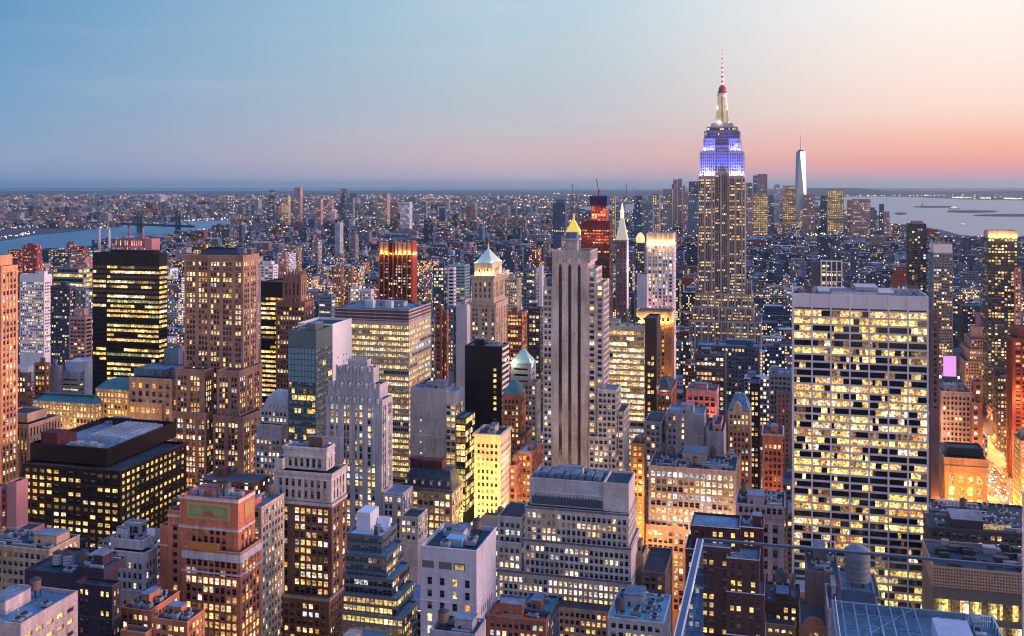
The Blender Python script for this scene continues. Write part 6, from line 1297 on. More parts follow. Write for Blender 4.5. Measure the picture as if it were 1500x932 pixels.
mid('teal_tower', 'teal glass tower with a bright vertical edge left of the black-striped limestone tower', 'the bright-edged teal tower', 1100, [(766, 790, 393), (790, 796, 390, dict(off=-2, m=WHITE, s=None))], 450, FARM['steel'], st('punch', bay=3, fl=3.6, ww=.7, lit=.3, pal='white'))
mid('amber_hall', 'low amber floodlit stone hall right of the green pyramid tower', 'the amber floodlit hall', 1350, [(738, 764, 408, dict(m=CREAM))], 420, LIME, P1, lights=[(-10, -12, 55, (1, .55, .18), 22000), (6, -12, 55, (1, .55, .18), 22000)])
mid('white_striped_block', 'blue and white striped office slab left of the green pyramid tower', 'the striped office slab', 1150, [(634, 656, 390), (656, 668, 392, dict(off=1, m=WHITE, s=st('punch', bay=12, fl=4, ww=.95, wh=.5, lit=0)))], 440, FARM['navy'], st('punch', bay=2.8, fl=3.7, ww=.6, lit=.5, pal='white'))
mid('aqua_block', 'aqua glass lowrise behind the blue and white striped slab', 'the aqua glass lowrise', 1350, [(660, 688, 388)], 415, wall((.25, .45, .48), .4, .2, kind='aqua_glass'), st('punch', bay=6, fl=4, ww=.95, wh=.5, lit=.1, glassm=W_BLUE))
mid('brick_towers', 'rust brick apartment pair between yellow-lit office and green pyramid tower', 'the rust apartment pair', 900, [(637, 650, 448), (650, 656, 455, dict(off=2))], 520, RUST, P1)
mid('lavender_slab', 'lavender blank apartment slab left of the green pyramid tower', 'the lavender slab', 960, [(668, 689, 446, dict(s=None)), (655, 668, 450, dict(off=1, m=FARM['steel']))], 505, CONC, P1)
mid('white_apartments', 'white stepped apartment tower right of the massive brown tower', 'the white stepped apartments', 1250, [(380, 407, 388), (384, 402, 383, dict(off=3, on=0, s=None))], 412, WHITE, st('punch', bay=5, fl=3.4, ww=.8, wh=.45, lit=.2))
mid('salmon_tower', 'salmon brick stepped tower above the gothic crown tower', 'the salmon stepped tower', 1500, [(409, 423, 378), (413, 419, 370, dict(off=2, on=0, s=None))], 400, wall((.5, .22, .18), kind='salmon_brick'), P1)
mid('brick_apartments', 'orange brick apartment pair between the gothic crown and red-ribbed towers', 'the orange apartment pair', 1350, [(488, 504, 392), (510, 517, 392, dict(off=1))], 425, wall((.42, .2, .13), kind='orange_brick'), P1)
mid('white_tower_block', 'white apartment tower group left of the red-ribbed tower', 'the white tower group', 1150, [(513, 530, 421), (530, 548, 424, dict(off=2))], 445, WHITE, st('punch', bay=3, fl=3.4, ww=.6, lit=.4, pal='white'))
mid('blue_apartments', 'blue and white striped apartments above the teal glass tower', 'the blue striped apartments', 1000, [(466, 492, 432), (455, 466, 446, dict(off=1, m=FARM['navy']))], 472, FARM['steel'], st('punch', bay=6, fl=3.4, ww=.9, wh=.45, lit=.2, glassm=W_BLUE))

# ================================================================== street lamps and cars on the avenue
POLE = None
def lamp_proto():
    mb = MB(); mb.lathe(0, 0, [(.14, 0), (.08, 8.6)], 8); mb.beam((0, 0, 8.5), (2.2, 0, 9), .1); pole = mb
    return pole
pole_me = None; head_me = None
LAMPC = (1, .38, .07)
def street_lamp(u, v, sgn, P, label, group):
    global pole_me, head_me
    o = empty('street_lamp', (u, v, .16)); o.rotation_euler = (0, 0, 0 if sgn > 0 else math.pi); tag(o, label, 'street lamp', group)
    if pole_me is None:
        p = lamp_proto().build('pole', M_DARK, o); pole_me = p.data
        mb = MB(); mb.lathe(2.2, 0, [(.5, 8.75), (.62, 8.95), (.25, 9.1)], 12); h = mb.build('lamp_head', plain('lit_lamp', (.5, .4, .3), .5, 0, (1, .62, .25), 14.), o); head_me = h.data
    else:
        for nm, me in (('pole', pole_me), ('lamp_head', head_me)):
            q = bpy.data.objects.new(nm, me); q.parent = o; COL.objects.link(q)
    light(o, (2.2, 0, 8.3), LAMPC, P, .5)
for k_ in range(19):
    v = 600 + k_ * 34
    for sgn in (-1, 1): street_lamp(185 - sgn * 17.5, v + (sgn > 0) * 17, sgn, 60000, 'dark street lamp glowing amber along the bright avenue at right', 'street lamps along the avenue')
for k_ in range(22):
    v = 560 + k_ * 42
    street_lamp(-227 - (13 if k_ % 2 else -13), v, 1 if k_ % 2 else -1, 9000, 'dark street lamp glowing amber in the centre street canyon', 'street lamps in the centre canyon')
for u, lab in ((-440, 'left'), (-690, 'outer left')):
    for k_ in range(14): street_lamp(u - 13, 560 + k_ * 60, 1, 9000, 'dark street lamp glowing amber in the %s street canyon' % lab, 'street lamps in the %s canyon' % lab)
CARS = [('white', (.7, .7, .7)), ('yellow', (.75, .45, .04)), ('black', (.02, .02, .025)), ('red', (.35, .03, .02)), ('silver', (.45, .46, .48))]
CPROT = {}
def car(u, v, toward, ci):
    col, rgb = CARS[ci]; key = ci
    o = empty('car', (u, v, .03)); o.rotation_euler = (0, 0, 0 if toward else math.pi)
    tag(o, '%s car %s along the bright avenue at right' % (col, 'coming forward with white headlights' if toward else 'driving away with red tail lights'), 'car', 'cars on the avenue')
    if key not in CPROT:
        P = []
        mb = MB(); prof = [(-2.2, .35), (-2.25, .75), (-1.4, .95), (1.5, .98), (2.2, .9), (2.25, .4)]
        n = len(prof); w = .88; mb.v += [(-w, y, z) for y, z in prof] + [(w, y, z) for y, z in prof]
        mb.f += [(i, (i + 1) % n, n + (i + 1) % n, n + i) for i in range(n)] + [tuple(range(n - 1, -1, -1)), tuple(range(n, 2 * n))]; mb.m += [0] * (n + 2)
        mb.frustum(-.72, .72, -.95, 1.3, 1.35, -.62, .62, -.5, .95, 1.46); P.append(('body', mb, plain('car_paint_' + col, rgb, .25, .2)))
        mb = MB(); mb.frustum(-.84, .84, -1.45, 1.7, .965, -.72, .72, -.95, 1.3, 1.348); P.append(('cabin_glass', mb, W_DARK))
        for sx in (-1, 1):
            for y in (-1.35, 1.4):
                mb = MB(); n = 12
                ring = [(sx * .9, y + .33 * math.cos(2 * math.pi * i / n), .33 + .33 * math.sin(2 * math.pi * i / n)) for i in range(n)]; r2 = [(sx * .68, a[1], a[2]) for a in ring]
                mb.v += ring + r2; mb.f += [(i, (i + 1) % n, n + (i + 1) % n, n + i) for i in range(n)] + [tuple(range(n))]; mb.m += [0] * (n + 1); P.append(('wheel', mb, M_DARK))
            mb = MB(); mb.box(sx * .62 - .2, sx * .62 + .2, -2.34, -2.26, .55, .8, 0, True); P.append(('headlight', mb, plain('lit_headlight', (.8, .8, .7), .3, 0, (1, .9, .7), 30.)))
            mb = MB(); mb.box(sx * .62 - .2, sx * .62 + .2, 2.27, 2.34, .6, .82, 0, True); P.append(('tail_light', mb, plain('lit_tail', (.4, .02, .02), .3, 0, (1, .05, .02), 12.)))
        CPROT[key] = [(nm, mb.build(nm, m, o).data) for nm, mb, m in P]
    else:
        for nm, me in CPROT[key]:
            q = bpy.data.objects.new(nm, me); q.parent = o; COL.objects.link(q)
rc = random.Random(11); v = 640
while v < 1060:
    for q in (-12, -8.5, -5, -1.5, 2, 5.5, 9, 12.5):
        if rc.random() < .42: car(185 + q, v + rc.uniform(-3, 3), q < 1, rc.choice((0, 1, 1, 2, 3, 4)))
    v += 8.5

# ================================================================== city fabric
def fabric_mat():
    m, nt, N, L, out = newmat('city_facade'); p = principled(N, L, out, (.3, .3, .3), .8, 0, .3)
    m.cycles.emission_sampling = 'NONE'
    def m2(op, a, b=0., c=None):
        n = N('ShaderNodeMath'); n.operation = op
        for i, x in enumerate((a, b, c)):
            if x is None: continue
            if isinstance(x, (int, float)): n.inputs[i].default_value = x
            else: L(x, n.inputs[i])
        return n.outputs[0]
    g = N('ShaderNodeNewGeometry'); at = N('ShaderNodeAttribute'); at.attribute_name = 'col'; al = N('ShaderNodeAttribute'); al.attribute_name = 'lit'
    sp = N('ShaderNodeSeparateXYZ'); L(g.outputs['Position'], sp.inputs[0]); sn = N('ShaderNodeSeparateXYZ'); L(g.outputs['Normal'], sn.inputs[0])
    nx = m2('GREATER_THAN', m2('ABSOLUTE', sn.outputs[0]), .5); side = m2('LESS_THAN', m2('ABSOLUTE', sn.outputs[2]), .5)
    s = m2('ADD', m2('MULTIPLY', sp.outputs[1], nx), m2('MULTIPLY', sp.outputs[0], m2('SUBTRACT', 1., nx)))
    su = m2('DIVIDE', s, 3.1); zu = m2('DIVIDE', sp.outputs[2], 3.6)
    fu, fz = m2('FRACT', su), m2('FRACT', zu)
    inw = m2('MULTIPLY', m2('MULTIPLY', m2('GREATER_THAN', fu, .18), m2('LESS_THAN', fu, .82)), m2('MULTIPLY', m2('GREATER_THAN', fz, .22), m2('LESS_THAN', fz, .80)))
    inw = m2('MULTIPLY', inw, side)
    cv = N('ShaderNodeCombineXYZ'); L(m2('FLOOR', su), cv.inputs[0]); L(m2('FLOOR', zu), cv.inputs[1]); L(m2('ADD', m2('FLOOR', m2('DIVIDE', sp.outputs[0], 23.)), m2('MULTIPLY', nx, 57.)), cv.inputs[2])
    wn = N('ShaderNodeTexWhiteNoise'); wn.noise_dimensions = '3D'; L(cv.outputs[0], wn.inputs['Vector'])
    lit = m2('MULTIPLY', m2('LESS_THAN', wn.outputs['Value'], al.outputs['Fac']), inw)
    nz = N('ShaderNodeTexNoise'); nz.inputs['Scale'].default_value = .08; nz.inputs['Detail'].default_value = 4; L(g.outputs['Position'], nz.inputs['Vector'])
    mr = N('ShaderNodeMapRange'); mr.inputs[3].default_value = .6; mr.inputs[4].default_value = 1.4; L(nz.outputs['Fac'], mr.inputs[0])
    mx = N('ShaderNodeMix'); mx.data_type = 'RGBA'; mx.blend_type = 'MULTIPLY'; mx.inputs[0].default_value = 1; L(at.outputs['Color'], mx.inputs[6]); L(mr.outputs[0], mx.inputs[7])
    m3 = N('ShaderNodeMix'); m3.data_type = 'RGBA'; L(inw, m3.inputs[0]); L(mx.outputs[2], m3.inputs[6]); m3.inputs[7].default_value = (.015, .02, .03, 1)
    L(m3.outputs[2], p.inputs['Base Color']); L(m2('SUBTRACT', .85, m2('MULTIPLY', inw, .7)), p.inputs['Roughness'])
    cr = N('ShaderNodeValToRGB'); e = cr.color_ramp.elements; e[0].position = 0; e[0].color = (1, .50, .18, 1); e[1].position = 1; e[1].color = (1, .88, .66, 1); e.new(.5).color = (1, .72, .34, 1)
    w2 = N('ShaderNodeSeparateColor'); L(wn.outputs['Color'], w2.inputs[0]); L(w2.outputs[1], cr.inputs[0]); L(cr.outputs[0], p.inputs['Emission Color'])
    L(m2('MULTIPLY', lit, m2('ADD', .8, m2('MULTIPLY', w2.outputs[2], 1.6))), p.inputs['Emission Strength'])
    return m
M_FAB = fabric_mat()
NAMEDCOL = [('slate blue', (.11, .16, .25)), ('grey', (.22, .26, .32)), ('pale stone', (.42, .39, .38)), ('rust brick', (.26, .11, .075)), ('brown brick', (.17, .11, .09)), ('tan', (.36, .27, .20)), ('charcoal', (.045, .055, .075)), ('dusky pink', (.38, .22, .20)), ('red brick', (.34, .09, .065)), ('white', (.50, .54, .60)), ('navy', (.06, .09, .15))]
WTS = [6, 4, 3, 4, 2.5, 2, 4, 3.5, 3.5, 3.5, 6]
rg = random.Random(2024)
hb = np.array([(x[0], x[1], x[2], x[3]) for x in BUILDINGS])
def clash(u0, u1, v0, v1, m=1.5): return bool(np.any((hb[:, 0] < u1 + m) & (hb[:, 1] > u0 - m) & (hb[:, 2] < v1 + m) & (hb[:, 3] > v0 - m)))
HL = [(b.v, b.pxr[0], b.pxr[1], b.yb) for b in HEROES if b.yb]
HL += [(1060, 1447, 1493, 774), (5200, -60, 60, 384), (5200, 60, 130, 364), (5200, 130, 240, 346), (5200, 240, 300, 337), (5200, 300, 430, 328), (9000, 1303, 1330, 328), (9000, 1330, 1380, 335), (9000, 1380, 1520, 346)]
def clampz(u0, u1, v0, v1, z):
    pa = [proj(u, v, 0)[0] for u in (u0, u1) for v in (v0, v1)]; p0, p1 = min(pa), max(pa); Y = fwd((u0 + u1) / 2, v0); zm = z
    for hv, a, c, yb in HL:
        if hv > v0 and a < p1 and c > p0:
            lim = H - (yb + 1.5 - YH) / F * Y
            if lim < zm: zm = lim
    return zm
WATER = (EAST_RIVER, BAY, CREEK)
gens = []       # (u0,u1,v0,v1,z1,colour index,lit)
def avenue(u0, u1): return any(u0 < a + 15 and u1 > a - 15 for a in AV)
v = 330.
while v < 2300:
    depth = 31 if v < 1500 else 33
    for half in (0, 1):
        va = v + half * (depth + 1)
        ua, ub = uat(-40, va), uat(1540, va); u = ua - ua % 7
        while u < ub:
            w = rg.choice((16, 20, 24, 30, 38, 52)) * (1 if va < 1300 else 1.15)
            u0, u1, v0, v1 = u, u + w - rg.choice((.4, .4, 1, 3)), va + rg.uniform(0, 2), va + depth - rg.uniform(0, 4)
            u += w
            if avenue(u0, u1): continue
            if clash(u0, u1, v0, v1): 
                w2 = (u1 - u0) / 2
                if w2 > 12 and not clash(u0, u0 + w2, v0, v1): u1 = u0 + w2
                elif w2 > 12 and not clash(u1 - w2, u1, v0, v1): u0 = u1 - w2
                else: continue
            pm = proj((u0 + u1) / 2, v0, 0)[0]
            z = rg.choice((22, 28, 34, 42, 50, 60, 72)) * rg.uniform(.8, 1.2)
            if rg.random() < .10: z *= rg.uniform(1.3, 1.9)
            if va < 700: z = max(z, rg.uniform(35, 80))
            if pm > 1080 and va > 1300: z *= .75
            z2 = clampz(u0, u1, v0, v1, z)
            if z2 < z: z2 *= rg.uniform(.93, 1.)
            if z2 < 9: continue
            lit = rg.uniform(.05, .45) if rg.random() < .8 else rg.uniform(.45, .8)
            gens.append([u0, u1, v0, v1, z2, rg.choices(range(len(NAMEDCOL)), WTS)[0], lit])
    v += 2 * depth + 15
far_b = []
def scatter(v0, v1, step, hs, fill, tall):
    v = v0
    while v < v1:
        s = step * (v / v0) ** .9; ua, ub = uat(-30, v), uat(1530, v); u = ua
        while u < ub:
            w = s * rg.choice((.3, .45, .6, .8, 1., 1.7)) * rg.uniform(.8, 1.1); d = s * rg.uniform(.4, .9); u0, vv = u + rg.uniform(0, s * .3), v + rg.uniform(0, s * .6); u += s * rg.uniform(.7, 1.15)
            if rg.random() > fill: continue
            px, py = proj(u0, vv, 0)
            if any(inpoly((px, py + 1), q) or inpoly((px, py - 2), q) for q in WATER) or py < 279.5 + (3 if px < 1000 else 0): continue
            if px > 1180 and py < 300: 
                if not (px > 1390 and py < 292): continue
            z = hs * rg.choice((.5, .7, .9, 1.1, 1.5)) * rg.uniform(.7, 1.3)
            if rg.random() < tall: z *= rg.uniform(1.8, 3.2)
            if v < 9000: 
                z = clampz(u0, u0 + w, vv, vv + d, z)
                if z < 6 or (v < 4500 and clash(u0, u0 + w, vv, vv + d)): continue
            z = min(z, H - (276 - YH) / F * v * 1.0) if v < 16000 else min(z, 60)
            if z < 5: continue
            far_b.append([u0, u0 + w, vv, vv + d, z, rg.choices(range(len(NAMEDCOL)), WTS)[0], rg.uniform(.01, .08)])
        v += s * .95
scatter(2300, 5000, 33, 26, .9, .06)
scatter(5000, 9500, 50, 24, .8, .07)
scatter(9500, 21000, 105, 22, .65, .05)

for _ in range(90):
    px = rg.uniform(955, 1310); Y = rg.uniform(4500, 5700); u, v = uv(px, Y); w, z = rg.uniform(22, 50), rg.choice((45, 60, 80, 110, 140)) * rg.uniform(.8, 1.2)
    if px > 1240: z = min(z, 70)
    if clash(u, u + w, v, v + w): continue
    far_b.append([u, u + w, v, v + w, clampz(u, u + w, v, v + w, z), rg.choice((0, 1, 2, 5, 7, 9, 10)), rg.uniform(.1, .5)])
far_b = [q for q in far_b if q[4] > 4]
# what shows: a coarse item buffer of all boxes
BW, BH = 600, 373; kx = BW / 1500.
zb = np.full((BH, BW), 1e9); ib = np.full((BH, BW), -1, int)
pxs = ((np.arange(BW) + .5) / kx - CX) / F; pys = -((np.arange(BH) + .5) / kx - YH) / F
def raster(box, idx):
    u0, u1, v0, v1, z0, z1 = box; ps = [proj(u, v, z) for u in (u0, u1) for v in (v0, v1) for z in (z0, z1)]
    a, c = int(max(0, min(p[0] for p in ps) * kx)), int(min(BW, max(p[0] for p in ps) * kx + 1)); e, f = int(max(0, min(p[1] for p in ps) * kx)), int(min(BH, max(p[1] for p in ps) * kx + 1))
    if a >= c or e >= f: return
    X, Z = np.meshgrid(pxs[a:c], pys[e:f]); du = X * cT - sT; dv = X * sT + cT
    with np.errstate(divide='ignore', invalid='ignore'):
        t = [((u0) / du, (u1) / du), (v0 / dv, v1 / dv), ((z0 - H) / Z, (z1 - H) / Z)]
        tn = np.maximum.reduce([np.minimum(*q) for q in t]); tf = np.minimum.reduce([np.maximum(*q) for q in t])
    hit = (tn < tf) & (tn > 0); sub = zb[e:f, a:c]; w = hit & (tn < sub); sub[w] = tn[w]; ib[e:f, a:c][w] = idx
for q in BUILDINGS: raster(q, 100000)
for i, g_ in enumerate(gens): raster((g_[0], g_[1], g_[2], g_[3], 0, g_[4]), i)
cnt = np.bincount(ib[(ib >= 0) & (ib < 100000)].ravel(), minlength=len(gens))
cen = {}
ys_, xs_ = np.nonzero((ib >= 0) & (ib < 100000))
for i in np.unique(ib[ys_, xs_]):
    sel = ib[ys_, xs_] == i; cen[int(i)] = (xs_[sel].mean() / kx, ys_[sel].mean() / kx)
order = [int(i) for i in np.argsort(-cnt) if cnt[i] >= 4][:225]
chosen = set(order)
HC = [(b.short, (max(0, b.pxr[0]) + min(1500, b.pxr[1])) / 2, (zproj := 0), b) for b in HEROES]
def fab_mesh(name, boxes, parent=None, o=(0, 0, 0)):
    """boxes: (u0,u1,v0,v1,z0,z1,rgb,lit,roofrgb)"""
    n = len(boxes); V = np.zeros((n, 8, 3)); A = np.array([[*x[:6]] for x in boxes])
    for k_, (i, j, l) in enumerate(((0, 2, 4), (1, 2, 4), (1, 3, 4), (0, 3, 4), (0, 2, 5), (1, 2, 5), (1, 3, 5), (0, 3, 5))): V[:, k_, 0], V[:, k_, 1], V[:, k_, 2] = A[:, i], A[:, j], A[:, l]
    V -= np.array(o); fq = np.array([(0, 1, 5, 4), (1, 2, 6, 5), (2, 3, 7, 6), (3, 0, 4, 7), (4, 5, 6, 7)]); faces = (fq[None] + (np.arange(n) * 8)[:, None, None]).reshape(-1, 4)
    me = bpy.data.meshes.new(name); me.from_pydata(V.reshape(-1, 3).tolist(), [], faces.tolist())
    ca = np.zeros((n, 5, 4, 4), np.float32); ca[..., 3] = 1
    C = np.array([x[6] for x in boxes]); Rf = np.array([x[8] for x in boxes]); ca[:, :4, :, :3] = C[:, None, None]; ca[:, 4, :, :3] = Rf[:, None]
    at = me.color_attributes.new('col', 'FLOAT_COLOR', 'CORNER'); at.data.foreach_set('color', ca.ravel())
    la = me.attributes.new('lit', 'FLOAT', 'FACE'); la.data.foreach_set('value', np.repeat(np.array([x[7] for x in boxes], np.float32), 5))
    me.materials.append(M_FAB); me.update(); ob = bpy.data.objects.new(name, me); COL.objects.link(ob); ob.parent = parent; return ob
ROOFC = [('dark roof', (.07, .09, .12)), ('blue-grey roof', (.13, .20, .27)), ('pale roof', (.36, .40, .46)), ('brown roof', (.14, .12, .12))]
# lamps in the side streets wherever the blocks leave a gap
gb = np.array([(g_[0], g_[1], g_[2], g_[3]) for g_ in gens]); lampc = []
def free(u, v, m): return not (clash(u, u, v, v, m) or np.any((gb[:, 0] < u + m) & (gb[:, 1] > u - m) & (gb[:, 2] < v + m) & (gb[:, 3] > v - m)))
v = 395.
while v < 1500:
    ua, ub = uat(-20, v), uat(1520, v); u = ua + rg.uniform(0, 20)
    while u < ub:
        if free(u, v, 2.6) and not any(abs(u - a) < 22 for a in (185, -227)):
            px, py = proj(u, v, 9); i, j = int(py * kx), int(px * kx); vis = 0 <= i < BH and 0 <= j < BW and zb[i, j] > fwd(u, v) * .99
            lampc.append((0 if vis else 1, rg.random() + v / 1500, u, v))
        u += 27 + v * .012
    v += 15.5
lampc.sort()
for _, _, u, v in lampc[:195]: street_lamp(u, v, 1, 11000, 'dark street lamp glowing amber in a narrow side street', 'street lamps in the side streets')
labels = {}
def rel(i):
    x, y = cen[i]; best = None
    for s, hx, _, b in HC:
        t = b.tiers[0] if b.tiers else None
        if t is None: continue
        hy = min(proj((q[0] + q[1]) / 2, q[2], q[5])[1] for q in b.tiers); hy2 = min(932, b.yb or 932); x0, x1 = max(0, b.pxr[0]), min(1500, b.pxr[1])
        dx = max(x0 - x, 0, x - x1); dy = max(hy - y, 0, y - hy2); dd = math.hypot(dx, dy)
        if best is None or dd < best[0]:
            w = 'left of' if x < x0 else 'right of' if x > x1 else 'behind' if y < hy else 'in front of'
            best = (dd, w, s)
    return best
pend = []
for i in order:
    u0, u1, v0, v1, z, ci, lit = gens[i]; r = random.Random(i); W, D = u1 - u0, v1 - v0; shape = r.random()
    size = 'slender' if z > 2.6 * W else 'tall' if z > 62 else 'broad' if W > 36 else 'low' if z < 28 else 'mid-rise'
    rn, rcx = r.choice(ROOFC); feat = 'stepped top' if shape < .3 and z > 24 else 'roof tank' if shape < .55 else 'boxy bulkhead' if shape < .9 else 'twin bulkheads'
    pend.append((i, r, size, rn, rcx, feat, rel(i)))
ORD = ['nearest', 'second nearest', 'third nearest', 'fourth nearest', 'fifth nearest', 'sixth nearest', 'seventh nearest', 'eighth nearest', 'ninth nearest', 'tenth nearest']
bykey = {}
for p in pend:
    i = p[0]; bykey.setdefault((p[2], NAMEDCOL[gens[i][5]][0], p[3], p[6][1], p[6][2]), []).append(i)
for key, ids in bykey.items():
    ids.sort(key=lambda i: gens[i][2])
    for n_, i in enumerate(ids):
        labels[i] = '%s%s %s block with %s, %s %s' % ((ORD[n_] + ' ') if len(ids) > 1 else '', key[0], key[1], key[2], key[3], key[4])
for i, r, size, rn, rcx, feat, _ in pend:
    u0, u1, v0, v1, z, ci, lit = gens[i]; W, D = u1 - u0, v1 - v0; o = (u0 + W / 2, v0 + D / 2, 0); c = tuple(k_ * r.uniform(.85, 1.15) for k_ in NAMEDCOL[ci][1])
    root = empty('city_building', o); tag(root, labels[i], 'building', 'mid-distance city buildings')
    if feat == 'stepped top':
        zz_ = z * r.uniform(.72, .85); bx = [(u0, u1, v0, v1, 0, zz_, c, lit, rcx), (u0 + W * .12, u1 - W * .14, v0 + D * .15, v1 - D * .12, zz_ - .0, z, c, lit, rcx)]
    else: bx = [(u0, u1, v0, v1, 0, z, c, lit, rcx)]
    fab_mesh('wall', bx, root, o); x0, x1, y0, y1 = -W / 2, W / 2, -D / 2, D / 2
    if feat != 'stepped top':
        mb = MB(); t = .5
        for q in ((x0, x1, y0, y0 + t), (x0, x1, y1 - t, y1), (x0, x0 + t, y0 + t + .003, y1 - t - .003), (x1 - t, x1, y0 + t + .003, y1 - t - .003)): mb.box(*q, z + .003, z + .95)
        mb.build('parapet', wall(tuple(round(k_ * 1.1, 2) for k_ in NAMEDCOL[ci][1]), kind='parapet'), root)
    else: x0 += W * .15; x1 -= W * .17; y0 += D * .18; y1 -= D * .15
    for q in range(2 if feat == 'twin bulkheads' else 1):
        w, d = min(7, (x1 - x0) * .35), min(7, (y1 - y0) * .4); x = r.uniform(x0 + 1, x1 - w - 1); y = r.uniform(y0 + 1, y1 - d - 1); mb = MB(); mb.box(x, x + w, y, y + d, z + .003, z + r.uniform(2.5, 5)); mb.build('bulkhead', wall(NAMEDCOL[(ci + q) % len(NAMEDCOL)][1], kind='bulkhead'), root)
    if feat == 'roof tank':
        x, y = r.uniform(x0 + 3, x1 - 3), r.uniform(y0 + 3, y1 - 3); mb = MB()
        for sx in (-1, 1):
            for sy in (-1, 1): mb.box(x + sx * 1.2 - .12, x + sx * 1.2 + .12, y + sy * 1.2 - .12, y + sy * 1.2 + .12, z, z + 3)
        mb.lathe(x, y, [(1.9, z + 3), (1.85, z + 6.6), (2, z + 6.6), (.1, z + 8)], 12); mb.build('water_tank', M_WOOD, root)
rest = [g_ for i, g_ in enumerate(gens) if i not in chosen]
bx = []
for u0, u1, v0, v1, z, ci, lit in rest + far_b:
    fd = .85 if v0 > 2300 else .9; tv = rg.uniform(.75, 1.25); c = tuple(k_ * tv * fd for k_ in NAMEDCOL[ci if v0 < 2300 or rg.random() < .6 else rg.choice((0, 0, 1, 10))][1]); rcx = rg.choice(ROOFC)[1]; bx.append((u0, u1, v0, v1, 0, z, c, lit, rcx))  # far blocks swapped to bluer tones, dusk light put into their colour
    if rg.random() < .5: w, d = (u1 - u0), (v1 - v0); bx.append((u0 + w * .3, u1 - w * rg.uniform(.3, .5), v0 + d * .3, v1 - d * .3, z - .0, z * 1.0 + rg.uniform(2.5, 6), c, 0, rcx))
o = fab_mesh('distant_city', bx); tag(o, kind='stuff'); o['label'] = 'dense low city spreading to the horizon'

# lit signs, floodlit roofs and street lamps of the far streets, too many to count
lm = {k_: MB() for k_ in range(5)}
def octa(mb, x, y, z, s):
    n = len(mb.v); mb.v += [(x + s, y, z), (x - s, y, z), (x, y + s, z), (x, y - s, z), (x, y, z + s), (x, y, z - s)]
    for f in ((0, 2, 4), (2, 1, 4), (1, 3, 4), (3, 0, 4), (2, 0, 5), (1, 2, 5), (3, 1, 5), (0, 3, 5)): mb.f.append(tuple(n + k_ for k_ in f)); mb.m.append(0)
for u0, u1, v0, v1, z, ci, lit in rest + far_b:
    if v0 < 900: continue
    p = .30 if v0 < 4500 else .5
    for _ in range(2):
        if rg.random() < p:
            s = rg.uniform(.5, .8) + v0 * rg.choice((.00014, .0002, .0003, .00042)); onroof = rg.random() < .35
            octa(lm[rg.choices(range(5), (5, 4, 3, 1.5, 1))[0]], rg.uniform(u0, u1), v0 - s - .4 if not onroof else rg.uniform(v0, v1), rg.uniform(4, max(5, z)) if not onroof else z + s + .2, s)
for a in AV:
    for k_ in range(70):
        v = 1200 + k_ * 55
        if a in (185, -227) or k_ % 2: octa(lm[0], a + rg.uniform(-9, 9), v, 7, .8 + v * .0003)
def lamps_line(P0, P1, n, mi, s0=.9, jit=8):
    a, c = ground(*P0), ground(*P1)
    for i in range(n):
        t = rg.random(); x, y = a[0] + (c[0] - a[0]) * t + rg.uniform(-jit, jit), a[1] + (c[1] - a[1]) * t + rg.uniform(-jit, jit); octa(lm[mi], x, y, rg.uniform(6, 20), s0 + fwd(x, y) * rg.choice((.0002, .0003, .0004)))
for P0, P1, n, mi in [((1240, 287.6), (1500, 286.5), 60, 1), ((1395, 290), (1500, 292.5), 90, 2), ((1300, 284), (1480, 282), 40, 0), ((770, 306), (832, 305.5), 40, 2), ((700, 302), (800, 303.5), 40, 1), ((700, 291), (830, 293), 60, 2), ((590, 288), (700, 290), 40, 3), ((0, 352), (50, 343.5), 24, 2), ((120, 337), (360, 321), 50, 1), ((235, 350), (340, 334), 18, 2), ((300, 310), (430, 306), 40, 1), ((160, 300), (180, 318), 14, 1)]: lamps_line(P0, P1, n, mi)
for _ in range(70):
    x = rg.uniform(0, 1180); y = rg.uniform(284, 350); dx = rg.choice((1, -1)) * rg.uniform(20, 120); dy = rg.uniform(1, 22)
    if any(inpoly((x + dx * t, y + dy * t), q) for q in WATER for t in (0, .5, 1)): continue
    lamps_line((x, y), (x + dx, y + dy), 22, rg.choice((0, 0, 1, 2, 3)), .7, 4)
EM = [(1., .50, .16), (1., .72, .36), (1., .88, .70), (1., .30, .28), (.65, .80, 1.)]
for k_, nm in enumerate(('amber', 'warm', 'white', 'red', 'blue')):
    o = lm[k_].build('city_lights', plain('lit_' + nm + '_lamps', (.2, .2, .2), .5, 0, EM[k_], 4.5)); o['kind'] = 'stuff'; o['label'] = '%s pinpoint lights scattered over the distant city' % nm

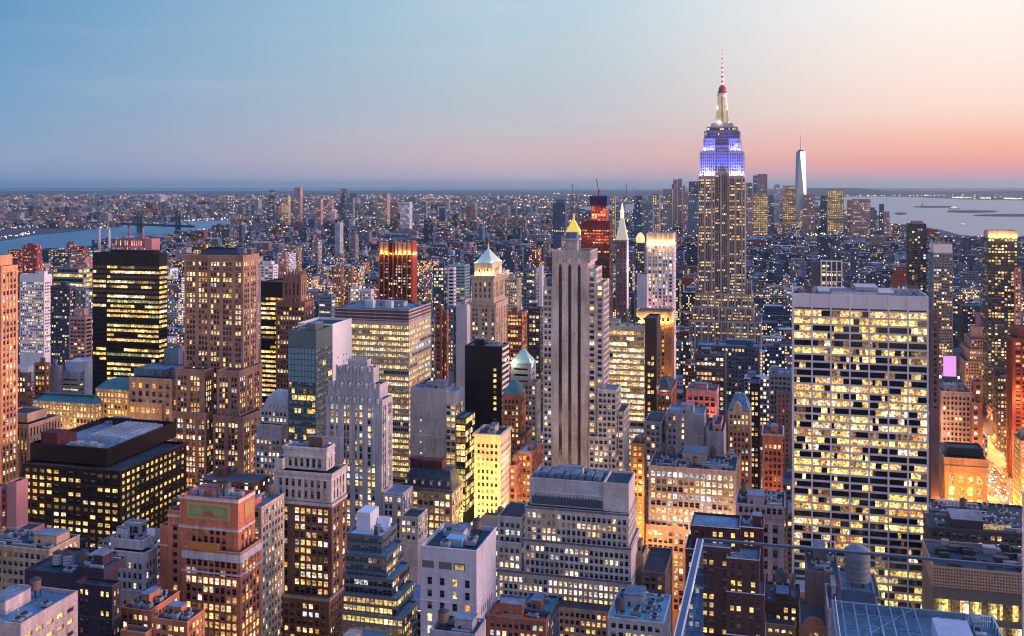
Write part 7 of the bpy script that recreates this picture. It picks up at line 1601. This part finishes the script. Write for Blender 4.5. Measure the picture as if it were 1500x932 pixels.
# ================================================================== deck glass in the foreground
def deck():
    Y0 = 2.62; u, v = uv(1021, Y0); z = zat(788, u, v); ue = uat(1640, v); t = .017
    m, nt, N, L, out = newmat('deck_glass'); tr = N('ShaderNodeBsdfTransparent'); tr.inputs[0].default_value = (.86, .93, .97, 1); gl = N('ShaderNodeBsdfGlossy'); gl.inputs[0].default_value = (.75, .88, 1, 1); gl.inputs['Roughness'].default_value = .02
    fr = N('ShaderNodeFresnel'); fr.inputs[0].default_value = 1.25; mx = N('ShaderNodeMixShader'); L(fr.outputs[0], mx.inputs[0]); L(tr.outputs[0], mx.inputs[1]); L(gl.outputs[0], mx.inputs[2]); L(mx.outputs[0], out.inputs[0])
    edge = plain('polished_glass_edge', (.015, .06, .14), .45); rim = plain('bright_glass_rim', (.65, .70, .80), .2, .3)
    o = empty('deck_balustrade', (u, v, z - 1)); tag(o, 'clear deck safety glass panel with a blue polished top edge, across the bottom right', 'glass panel', 'deck safety glass')
    mb = MB(); mb.quad((t, 0, -.4), (ue - u, 0, -.4), (ue - u, 0, .992), (t, 0, .992)); mb.build('pane', m, o)
    mb = MB(); mb.box(t, ue - u, -.002, .006, .994, 1.0, 0, True); mb.build('polished_edge', edge, o)
    o = empty('deck_balustrade', (u, v, z - 1)); tag(o, 'deck safety glass panel seen edge-on, its top edge running toward the viewer', 'glass panel', 'deck safety glass')
    mb = MB(); mb.quad((t, -1.6, -.4), (t, -.004, -.4), (t, -.004, .992), (t, -1.6, .992)); mb.build('pane', m, o)
    mb = MB(); mb.box(.003, t - .003, -1.6, -.004, .994, 1.0, 0, True); mb.build('polished_edge', edge, o)
    mb = MB(); mb.box(0, .0027, -1.6, -.004, .994, 1.0005, 0, True); mb.box(t - .0027, t, -1.6, -.004, .994, 1.0005, 0, True); mb.build('bright_rim', rim, o)
    up = uat(1497.5, v - .02); o = empty('glass_clamp_post', (up, v - .02, z - 1)); tag(o, 'pale metal post holding the deck glass at the right edge', 'post')
    zt = zat(722, up, v - .02) - z + 1; mb = MB(); mb.box(-.001, .012, -.012, .0, -.4, zt, 0, True); mb.build('bar', plain('pale_metal', (.55, .55, .68), .3, .5), o); mb = MB(); mb.box(-.003, .014, -.013, .001, zt + .0003, zt + .006, 0, True); mb.build('cap', rim, o)
deck()

# ================================================================== the air
HAZE_DENSITY = 1.6e-5
def haze():
    m, nt, N, L, out = newmat('haze'); p = N('ShaderNodeVolumePrincipled'); p.inputs['Color'].default_value = (.70, .88, 1, 1); p.inputs['Density'].default_value = HAZE_DENSITY; p.inputs['Anisotropy'].default_value = .7
    L(p.outputs[0], out.inputs['Volume'])
    me = bpy.data.meshes.new('haze'); X, Y1, Y0, Z0, Z1 = 75000, 95000, -3500, -1.5, 470
    v = [(-X, Y0, Z0), (X, Y0, Z0), (X, Y1, Z0), (-X, Y1, Z0), (-X, Y0, Z1), (X, Y0, Z1), (X, Y1, Z1), (-X, Y1, Z1)]
    me.from_pydata(v, [], [(3, 2, 1, 0), (4, 5, 6, 7), (0, 1, 5, 4), (1, 2, 6, 5), (2, 3, 7, 6), (3, 0, 4, 7)]); me.materials.append(m); me.update()
    o = bpy.data.objects.new('haze', me); COL.objects.link(o); o.rotation_euler = (0, 0, TH); o['kind'] = 'stuff'
haze()
